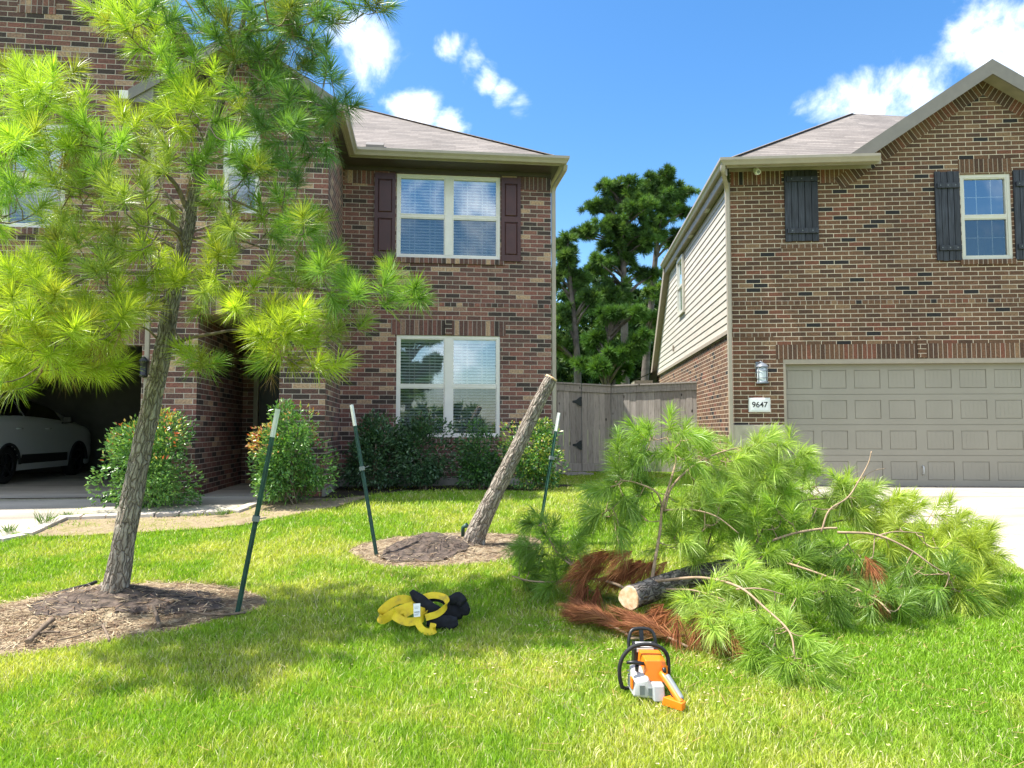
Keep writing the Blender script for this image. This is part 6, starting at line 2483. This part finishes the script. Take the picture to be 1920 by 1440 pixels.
PH = [(.11, .24, .06), (.15, .31, .07), (.08, .19, .05), (.22, .38, .10)]
YG = [(.36, .44, .08), (.45, .46, .12), (.26, .40, .08)]
RT = [(.55, .12, .05), (.60, .26, .10), (.42, .42, .10), (.48, .46, .14), (.60, .38, .18)]
c = Vector((at(283, 900, 10.0).x, 10.0, -.08))
shrub(c, .74, .55, .72, .72, 8500, PH, 'round green bush with orange new leaves behind the leaning trunk', seed=3, tipcols=RT + YG, tipf=.8, group='round red-tipped bushes by the entry', lf=.062, lumps=40)
c = Vector((at(548, 900, 10.3).x, 10.3, -.06))
shrub(c, .64, .50, .74, .80, 8000, PH, 'round green bush with red and orange tips right of the front door', seed=5, tipcols=RT, tipf=.9, group='round red-tipped bushes by the entry', lf=.062, lumps=36)
DG = [(.055, .12, .055), (.07, .15, .06), (.045, .10, .05), (.12, .20, .10)]
MG = [(.08, .20, .045), (.11, .26, .05), (.06, .15, .04)]
c = Vector((at(703, 850, 12.15).x, 12.15, 0))
shrub(c, .62, .45, .64, .68, 6200, DG, 'dark green bush at the left of the foundation bed, beside the middle post', seed=8, lf=.07, lumps=30)
c = Vector((at(793, 850, 12.2).x, 12.2, 0))
shrub(c, .56, .42, .62, .68, 5800, DG, 'dark green bush below the left half of the lower window', seed=9, lf=.07, lumps=30, tipcols=[(.10, .06, .04)], tipf=.15)
c = Vector((at(898, 850, 12.2).x, 12.2, 0))
shrub(c, .52, .40, .54, .60, 4800, MG + DG, 'mid green bush below the right half of the lower window', seed=10, lf=.065, lumps=26)
c = Vector((at(1000, 850, 12.0).x, 12.0, 0))
shrub(c, .56, .42, .60, .66, 5800, MG + YG[:1], 'light green bush at the house corner behind the cut trunk', seed=12, lf=.065, tipcols=YG + RT[4:], tipf=.45, lumps=30)

# small weeds on the dirt strip
for i, (u, v, s) in enumerate(((84, 985, .22), (15, 1000, .14), (415, 968, .12), (128, 970, .09))):
    p = G(u, v)
    n_ = 46
    r_ = np.random.default_rng(30 + i)
    az = r_.uniform(0, 6.28, n_)
    D = np.stack([np.cos(az) * .6, np.sin(az) * .6, r_.uniform(.5, 1.3, n_)], 1)
    V, F, tot, cc = leaves(np.zeros((n_, 3)) + r_.normal(size=(n_, 3)) * [.03, .03, .005], D, np.tile([[.12, .22, .04]], (n_, 1)), s, .008)
    o = npmesh('weed', V, F, tot, cc, M['leaf'])
    o.location = p
    tag(o, ('tall grassy weed on the dirt strip beside the left driveway', 'small weed at the far left edge of the driveway', 'small weed at the front edge of the walkway pavers', 'tiny weed at the corner of the driveway pavers')[i], 'weed', 'weeds by the paver edging')
#PART4
# ------------------------------------------------------------------ yellow tow strap and black gear
def ribbon(pts, wid, wdirs, n=10, thick=.004):
    """flat webbing swept along pts; wdirs = width direction at every control point"""
    cp_ = catmull([Vector(p) for p in pts], n)
    wd_ = catmull([Vector(w).normalized() for w in wdirs], n)
    m_ = MB()
    L_ = []
    for i, p in enumerate(cp_):
        d = (cp_[min(i + 1, len(cp_) - 1)] - cp_[max(i - 1, 0)]).normalized()
        w = wd_[i] - d * wd_[i].dot(d)
        w.normalize()
        nn = d.cross(w)
        L_.append([p - w * wid / 2 - nn * thick / 2, p + w * wid / 2 - nn * thick / 2, p + w * wid / 2 + nn * thick / 2, p - w * wid / 2 + nn * thick / 2])
    for i in range(len(L_) - 1):
        for j_ in range(4):
            j2 = (j_ + 1) % 4
            m_.poly([L_[i][j_], L_[i][j2], L_[i + 1][j2], L_[i + 1][j_]], smooth=False)
    m_.poly(L_[0][::-1])
    m_.poly(L_[-1])
    return m_


SO = G(775, 1170)
SY = 5.30
TS = empty('tow_strap', SO, 0)
tag(TS, 'yellow webbing tow strap with a white label, lying in loops on the grass', 'strap')


def sp3(u, v, dy=0.0):
    return at(u, v, SY + dy) - SO


W1 = (0, .35, 1)
runs = [
    # big left loop: from the centre out to the left end and back
    ([sp3(790, 1138, .06), sp3(760, 1124, .05), sp3(735, 1130, .02), sp3(712, 1152, -.02), sp3(718, 1162, -.06), sp3(745, 1146, -.06), sp3(775, 1136, -.03)],
     [(0, .5, 1), (0, .4, 1), (.2, .3, 1), (.3, .2, 1), (.2, -.3, 1), (0, .3, 1), (0, .4, 1)], .062),
    # knotted middle
    ([sp3(772, 1135, .0), sp3(764, 1150, -.04), sp3(740, 1148, -.08), sp3(744, 1158, -.12), sp3(765, 1166, -.12), sp3(790, 1160, -.10), sp3(800, 1150, -.04)],
     [(1, 0, .6), (.6, 0, 1), (.1, .4, 1), (0, .6, 1), (0, .3, 1), (.2, .3, 1), (.5, .2, 1)], .055),
    ([sp3(757, 1152, -.06), sp3(775, 1143, -.05), sp3(790, 1146, -.06), sp3(800, 1150, -.02)],
     [(.1, .4, 1), (.1, .3, 1), (.2, .4, 1), (.2, .4, 1)], .055),
    # right loop going over the black gear
    ([sp3(788, 1122, .03), sp3(812, 1116, .03), sp3(834, 1121, .0), sp3(838, 1134, -.04), sp3(822, 1150, -.08), sp3(798, 1158, -.11)],
     [(0, .4, 1), (.1, .4, 1), (.5, .2, 1), (.3, .1, 1), (.2, .2, 1), (.1, .3, 1)], .045),
    # tail curling toward the camera
    ([sp3(783, 1154, -.08), sp3(784, 1168, -.12), sp3(792, 1180, -.16), sp3(803, 1185, -.2), sp3(814, 1182, -.2), sp3(815, 1176, -.18), sp3(806, 1174, -.16)],
     [(1, .2, .3), (1, .1, .5), (.8, 0, 1), (.2, .3, 1), (0, .3, 1), (0, .3, 1), (0, .3, 1)], .045),
]
for i, (pp, ww, wdt) in enumerate(runs):
    ribbon(pp, wdt, ww).build('webbing_loop', M['strap'], TS)
lb = MB()
a = [sp3(775, 1132, -.13), sp3(788, 1131, -.13), sp3(788, 1156, -.15), sp3(776, 1157, -.15)]
lb.poly(a)
lo_ = lb.build('label_tag', M['whitepaint'], TS)
md = lo_.modifiers.new('t', 'SOLIDIFY')
md.thickness = .002
ln_ = MB()
for t0, t1, sx0, sx1 in ((.60, .68, .12, .9), (.76, .79, .1, .8), (.84, .87, .1, .7), (.25, .27, .15, .8), (.35, .37, .15, .7)):
    q = []
    for s_, t_ in ((sx0, t0), (sx1, t0), (sx1, t1), (sx0, t1)):
        q.append(a[0].lerp(a[1], s_).lerp(a[3].lerp(a[2], s_), t_) + Vector((0, -.003, 0)))
    ln_.poly(q)
ln_.build('label_print', M['midgrey'], lo_)

BG = empty('black_strap_bundle', SO, 0)
tag(BG, 'black padded strap bundle crumpled on the grass beside the yellow tow strap', 'strap')


def blob(name, pts, rads, flat=.6, seed=0, n=20):
    cp_ = catmull(pts, 6)
    rr_ = np.interp(np.linspace(0, 1, len(cp_)), np.linspace(0, 1, len(rads)), rads)
    m_ = MB()
    m_.tube(cp_, list(rr_), n, fn=lambda k, j, a, l, r: r * (1 + .22 * mnoise.noise(Vector((math.cos(a) * 1.5, math.sin(a) * 1.5, l * 18 + seed)))) * (flat + (1 - flat) * abs(math.sin(a))))
    return m_.build(name, M['blackcloth'], BG)


blob('padded_arm', [sp3(771, 1108, .02), sp3(780, 1118, .02), sp3(795, 1130, .0), sp3(810, 1142, -.01), sp3(822, 1150, .0)], [.018, .034, .038, .045, .04], .75, 1)
blob('padded_body', [sp3(808, 1158, .06), sp3(828, 1156, .08), sp3(848, 1146, .10), sp3(866, 1142, .10), sp3(878, 1148, .08)], [.04, .06, .07, .065, .03], .7, 2)
blob('padded_body', [sp3(800, 1166, -.06), sp3(825, 1166, -.05), sp3(845, 1168, -.06), sp3(858, 1165, -.06)], [.03, .045, .045, .03], .7, 3)
blob('padded_fold', [sp3(842, 1126, .06), sp3(858, 1122, .07), sp3(868, 1132, .05)], [.03, .045, .035], .7, 4)
blob('padded_loop', [sp3(800, 1130, .05), sp3(815, 1124, .06), sp3(832, 1130, .06), sp3(838, 1142, .04)], [.012, .014, .014, .014], .8, 5, 10)

# ------------------------------------------------------------------ chainsaw
CS = empty('chainsaw', G(1222, 1306), R(3))
tag(CS, 'orange and pale grey chainsaw with black handles standing on the grass', 'chainsaw')
CS.scale = (.9, .9, .9)


def hull(pts, name, mat, parent, bev=.012, seg=3):
    bm = bmesh.new()
    for p in pts:
        bm.verts.new(p)
    r_ = bmesh.ops.convex_hull(bm, input=bm.verts)
    bmesh.ops.delete(bm, geom=[g for g in r_['geom_interior'] if isinstance(g, bmesh.types.BMVert)], context='VERTS')
    bmesh.ops.dissolve_limit(bm, angle_limit=R(2), verts=bm.verts, edges=bm.edges)
    me = bpy.data.meshes.new(name)
    bm.to_mesh(me)
    bm.free()
    me.materials.append(mat)
    me.polygons.foreach_set('use_smooth', [True] * len(me.polygons))
    o = bpy.data.objects.new(name, me)
    COL.objects.link(o)
    o.parent = parent
    if bev:
        md = o.modifiers.new('b', 'BEVEL')
        md.width = bev
        md.segments = seg
        md.limit_method = 'ANGLE'
        md.angle_limit = R(20)
        wn = o.modifiers.new('w', 'WEIGHTED_NORMAL')
    return o


# orange top cover
hull([(-.045, -.02, .10), (.085, -.03, .085), (.10, .0, .10), (.10, .15, .12), (-.055, .15, .14),
      (-.035, .0, .215), (.055, -.005, .215), (.095, .02, .20), (.085, .15, .235), (-.045, .15, .24), (-.05, .05, .19)], 'engine_cover', M['orange'], CS, .022)
o = hull([(.058, -.036, .10), (.096, -.02, .10), (.096, -.02, .19), (.075, -.03, .195), (.05, -.035, .18)], 'cover_knob_plate', M['orange'], CS, .006)
m_ = MB()
m_.tube([(.066, -.045, .150), (.066, -.05, .165), (.066, -.045, .185)], [.010, .013, .010], 12)
m_.build('cover_knob', M['black'], CS)
# black filter / crankcase behind the cover
hull([(-.075, .15, .03), (.10, .15, .03), (.10, .24, .03), (-.075, .24, .03), (-.075, .15, .245), (.085, .15, .24), (.08, .235, .265), (-.07, .235, .27)], 'crankcase', M['black'], CS, .010)
q = MB()
q.poly([(-.058, .1485, .253), (.052, .1485, .250), (.048, .20, .2665), (-.056, .20, .2695)])
q.box(-.055, .05, .143, .1495, .222, .245)
q.build('sticker', M['plate'], CS)
# pale starter housing at the left
hull([(-.125, -.05, .015), (.03, -.06, .0), (.03, .12, .02), (-.125, .12, .02), (-.115, -.03, .10), (-.03, -.05, .115), (-.02, .1, .18), (-.115, .1, .165)], 'starter_housing', M['greyplastic'], CS, .014)
q = MB()
for k in range(4):
    q.box(-.127 + 0 * k, -.1205, -.01 + k * .028, .006 + k * .028, .05, .11)
q.build('starter_vent', M['midgrey'], CS)
q = MB()
q.box(-.085, -.055, -.058, -.048, .03, .085)
q.box(-.035, -.008, -.062, -.051, .025, .07)
q.build('starter_vent', M['midgrey'], CS)
q = MB()
q.box(-.128, -.118, -.035, .01, .055, .12)
q.build('starter_stripe', M['orange'], CS, bevel=.003)
q = MB()
q.tube([(-.085, .02, .15), (-.088, .0, .185)], .012, 10)
q.tube([(-.15, .0, .205), (-.10, .0, .203), (-.045, .0, .195)], [.010, .013, .011], 12)
q.build('pull_handle', M['black'], CS)
for sx_, sy_, sz_ in ((-.126, .08, .13), (-.126, .08, .05), (-.122, -.03, .03)):
    q = MB()
    q.tube([(sx_ + .004, sy_, sz_), (sx_ - .004, sy_, sz_)], .006, 10)
    q.build('screw', M['steel'], CS)
# fuel tank block and lower rear
hull([(-.01, -.10, .0), (.06, -.10, .0), (.06, .0, .0), (-.01, .0, .0), (-.01, -.08, .09), (.06, -.08, .09), (.06, .0, .10), (-.01, .0, .10)], 'fuel_tank', M['tankgrey'], CS, .01)
# rear handle: black grip over an orange loop
q = MB()
q.tube(catmull([Vector(p) for p in ((.055, -.03, .145), (.063, -.06, .135), (.085, -.11, .10), (.11, -.17, .055), (.125, -.20, .03))], 6), [.020] * 25, 14)
rh = q.build('rear_handle', M['orange'], CS)
q = MB()
q.tube(catmull([Vector(p) for p in ((.076, -.07, .145), (.094, -.11, .115), (.118, -.16, .072), (.132, -.19, .045))], 6), [.015, .018, .018, .018, .018, .018, .018, .018, .018, .018, .018, .018, .018, .018, .018, .018, .018, .018, .012], 12)
q.build('grip', M['midgrey'], rh)
hull([(.03, -.11, -.01), (.09, -.09, -.01), (.15, -.20, -.005), (.12, -.235, -.005), (.035, -.12, .04), (.09, -.09, .04), (.152, -.205, .045), (.12, -.235, .04)], 'handle_guard_plate', M['orange'], CS, .008)
q = MB()
q.tube([(.085, -.12, .06), (.10, -.13, .03), (.105, -.14, .02)], .007, 8)
q.build('trigger', M['black'], CS)
# wrap handle
q = MB()
q.tube(catmull([Vector(p) for p in ((-.165, .07, .03), (-.18, .07, .09), (-.178, .07, .17), (-.145, .075, .235), (-.085, .08, .278), (.0, .08, .287), (.075, .08, .268), (.118, .08, .22), (.125, .075, .15), (.12, .06, .07))], 7), .0125, 14)
q.tube(catmull([Vector(p) for p in ((-.165, .07, .035), (-.14, .09, .02), (-.10, .11, .02))], 4), .0115, 12)
q.build('wrap_handle', M['blackrub'], CS)
# hand guard
q = MB()
q.tube(catmull([Vector(p) for p in ((-.085, .235, .20), (-.085, .25, .27), (-.06, .27, .322), (.0, .275, .333), (.06, .27, .322), (.085, .255, .28), (.085, .24, .20))], 6), .011, 12)
q.bar((.0, .255, .25), (.0, .273, .33), .026, .012, up=Vector((0, 1, 0)))
q.build('hand_guard', M['black'], CS)
q = MB()
q.hexa([(.098, .10, .02), (.105, .10, .02), (.105, .66, .045), (.098, .66, .045), (.098, .10, .10), (.105, .10, .10), (.105, .64, .095), (.098, .64, .095)])
q.build('guide_bar', M['steel'], CS)

# ------------------------------------------------------------------ trees beyond the fence
FGC = np.array([[.07, .14, .035], [.10, .19, .045], [.15, .25, .06], [.05, .10, .032]])


def crown_clumps(r_, cen, rad, n, cols, needle=.26, per=70, w=.035, squash=.75):
    """needle clumps spread through one bough; returns arrays"""
    q = unit(r_.normal(size=(n, 3))) * (r_.random((n, 1)) ** .45)
    P = cen + q * np.array([rad, rad, rad * squash])
    D = unit(q + np.array([0, 0, .7]) + r_.normal(size=(n, 3)) * .3)
    C = np.array(cols)[r_.integers(0, len(cols), n)]
    return P, D, C


def far_pine(px_, Y, boughs, tr, label, seed=0, cols=FGC, name='pine_tree', per=105, group='tall pines beyond the fence', needle=.33, w=.022):
    """boughs: list of (u, v, radius in photo px, clumps, dY); tr: trunk points (u, v), radius m"""
    r_ = np.random.default_rng(seed)
    base = at(px_, 805, Y)
    base.z = 0
    o = empty(name, base, 0)
    tag(o, label, 'pine tree', group)
    m_ = MB()
    tpts = [at(u, v, Y) - base for u, v in tr[0]]
    tpts[0].z = 0
    cp_ = catmull(tpts, 6)
    m_.tube(cp_, list(np.linspace(tr[1], tr[1] * .3, len(cp_))), 14, fn=barkfn(seed, .12))
    m_.build('trunk', M['bark_far'], o)
    Ps, Ds, Cs = [], [], []
    bm_ = MB()
    for u, v, rp, n, dY in boughs:
        c_ = np.array(at(u, v, Y + dY) - base)
        rad = rp / FPX * Y
        # sub-boughs give layered, gappy masses
        n = int(n * 1.2)
        sub = max(4, int(n / 9))
        for s_ in range(sub):
            off = unit(r_.normal(size=3)) * rad * r_.uniform(.2, .85) * np.array([1, 1, .8])
            P, D, C = crown_clumps(r_, c_ + off, rad * r_.uniform(.32, .60), max(4, int(n / sub)), cols, squash=.5)
            C = C * r_.uniform(.8, 1.2)
            Ps.append(P)
            Ds.append(D)
            Cs.append(C)
            e = Vector(c_ + off)
            # limb from the trunk, joined a little lower than the bough
            k = min(range(len(cp_)), key=lambda i: abs(cp_[i].z - (e.z - .8)) )
            bm_.tube([cp_[k], cp_[k].lerp(e, .5) + Vector((0, 0, .1)), e], [.07, .045, .02], 6)
    tag(bm_.build('limbs', M['bark_far'], o), kind='stuff')
    P, D, C = np.concatenate(Ps), np.concatenate(Ds), np.concatenate(Cs)
    V, F, tot, cc = needles(P, D, C, per, needle, w, 15, 105, .1, .12)
    npmesh('crown', V, F, tot, cc, M['farleaf'], o)
    return o


far_pine(1172, 32, [(1165, 350, 38, 60, 0), (1130, 390, 36, 50, .5), (1195, 390, 40, 60, -.5), (1150, 435, 48, 80, 0), (1100, 440, 24, 30, .5), (1200, 450, 40, 60, 0), (1160, 485, 45, 60, .4), (1120, 500, 34, 40, -.4), (1205, 520, 28, 26, .4), (1150, 545, 40, 46, -.5)],
         ([(1172, 800), (1172, 700), (1170, 560), (1168, 450), (1165, 350)], .22), 'tall pine with a layered dark crown left of the highest pine, beyond the fence', 41)
far_pine(1218, 34, [(1240, 345, 42, 90, 0), (1265, 365, 34, 50, .5), (1215, 355, 34, 46, -.3), (1235, 395, 46, 80, 0), (1275, 400, 26, 26, .5), (1225, 440, 30, 30, 0), (1255, 450, 26, 24, .5), (1215, 545, 30, 30, .2), (1225, 600, 30, 36, -.4), (1285, 365, 20, 14, 1)],
         ([(1206, 800), (1210, 700), (1222, 560), (1232, 450), (1240, 350)], .22), 'highest pine with a rounded crown, beside the eave of the brown brick house', 42)
far_pine(1078, 29, [(1055, 455, 22, 24, 0), (1062, 490, 26, 34, 0), (1040, 520, 30, 34, .4), (1075, 530, 28, 34, 0), (1105, 560, 26, 30, -.3), (1060, 590, 34, 40, .3), (1040, 640, 34, 40, 0), (1085, 660, 30, 30, .5)],
         ([(1086, 800), (1083, 700), (1077, 600), (1068, 520), (1060, 460)], .17), 'slimmer pine beside the downspout of the purple brick house', 43, group='tall pines beyond the fence')
far_pine(1180, 27, [(1180, 590, 22, 22, 0), (1150, 600, 30, 34, 0), (1120, 640, 34, 40, .3), (1165, 660, 30, 34, -.3), (1205, 640, 26, 30, 0), (1120, 690, 34, 36, 0), (1160, 700, 24, 24, .4)],
         ([(1140, 800), (1140, 720), (1142, 640), (1150, 590)], .11), 'shorter bright green pine standing just behind the fence', 44, cols=np.array([[.08, .17, .035], [.10, .20, .04], [.06, .14, .03]]), group='tall pines beyond the fence')
# far-off wood behind the yards
r_ = np.random.default_rng(99)
n_ = 1700
u_ = r_.uniform(1000, 1260, n_)
Yw = r_.uniform(36, 44, n_)
v_top = 520 + 30 * np.sin(u_ / 23.0) + r_.uniform(-10, 25, n_)
vv_ = v_top + (800 - v_top) * r_.random(n_) ** .8
P = np.array([tuple(at(a, b_, c_)) for a, b_, c_ in zip(u_, vv_, Yw)])
D = unit(r_.normal(size=(n_, 3)) + np.array([0, 0, .8]))
C = np.array([[.03, .075, .022], [.045, .105, .028], [.09, .15, .04], [.025, .055, .018]])[r_.integers(0, 4, n_)]
V, F, tot, cc = needles(P, D, C, 42, .42, .085, 15, 110, .1, .2)
tag(npmesh('woodland', V, F, tot, cc, M['farleaf']), 'dense dark green woodland behind the tall pines', 'woodland', kind='stuff')

# ------------------------------------------------------------------ across the street, mirrored in the panes
src = [o for o in bpy.data.objects if o.name.startswith('pine_tree') and o.get('label', '').startswith('shorter')][0]
mt_ = src.copy()
COL.objects.link(mt_)
mt_.location = (3.0, -26, -1.0)
mt_.scale = (1.6, 1.6, 1.6)
mt_['label'] = 'pine tree across the street, seen mirrored in the left pane of the lower window'
mt_['group'] = 'street side trees'
for ch in list(src.children):
    c_ = ch.copy()
    COL.objects.link(c_)
    c_.parent = mt_
n_ = 900
r_ = np.random.default_rng(123)
x_ = r_.uniform(-60, 60, n_)
P = np.stack([x_, r_.uniform(-52, -44, n_), (3.2 + 1.6 * np.sin(x_ / 3.1) + np.sin(x_ / 1.3)) * r_.random(n_) ** .8 - .8], 1)
V, F, tot, cc = needles(P, unit(r_.normal(size=(n_, 3)) + np.array([0, 0, .8])), FGC[r_.integers(0, 4, n_)], 30, 1.1, .25, 15, 110, .1, .2)
tag(npmesh('woodland', V, F, tot, cc, M['farleaf']), 'distant line of trees on the street side, mirrored in the window panes', 'woodland', kind='stuff')

# sawdust, chips and dropped needles on the grass round the cutting work
def lawn_litter():
    r2 = np.random.default_rng(321)
    n = 3800
    cx, cy, sp_ = zip(*[((.75, 4.9, .7), (1.0, 5.5, .6), (.3, 6.2, 1.2), (2.0, 4.6, 1.2), (-.3, 7.2, 1.2), (0, 5, 3))[i] for i in r2.integers(0, 6, n)])
    x = np.array(cx) + r2.normal(size=n) * np.array(sp_)
    y = np.array(cy) + r2.normal(size=n) * np.array(sp_) * .6
    k = (y > 2.8) & (y < 9)
    x, y = x[k], y[k]
    n = len(x)
    z = Hn(y) + r2.uniform(-.012, .014, n)
    az = r2.uniform(0, 6.28, n)
    chip = r2.random(n) < .35
    ln = np.where(chip, r2.uniform(.006, .016, n), r2.uniform(.05, .14, n))
    wd = np.where(chip, r2.uniform(.004, .009, n), r2.uniform(.001, .0018, n))
    d = np.stack([np.cos(az), np.sin(az), r2.uniform(-.1, .2, n)], 1) * ln[:, None]
    w = np.stack([-np.sin(az), np.cos(az), 0 * az], 1) * wd[:, None]
    b = np.stack([x, y, z], 1)
    V = np.stack([b - w, b + w, b + d + w, b + d - w], 1)
    C = np.where(chip[:, None], np.array([[.75, .60, .40]]), np.array([[.45, .27, .13]])) * r2.uniform(.7, 1.2, (n, 1))
    o = npmesh('lawn_litter', V.reshape(-1, 3), np.arange(n * 4), np.full(n, 4), np.repeat(C[:, None], 4, 1).reshape(-1, 3), M['deadneedle'])
    tag(o, 'sawdust chips and dropped brown needles strewn on the grass around the felled pine', 'sawdust', kind='stuff')


lawn_litter()
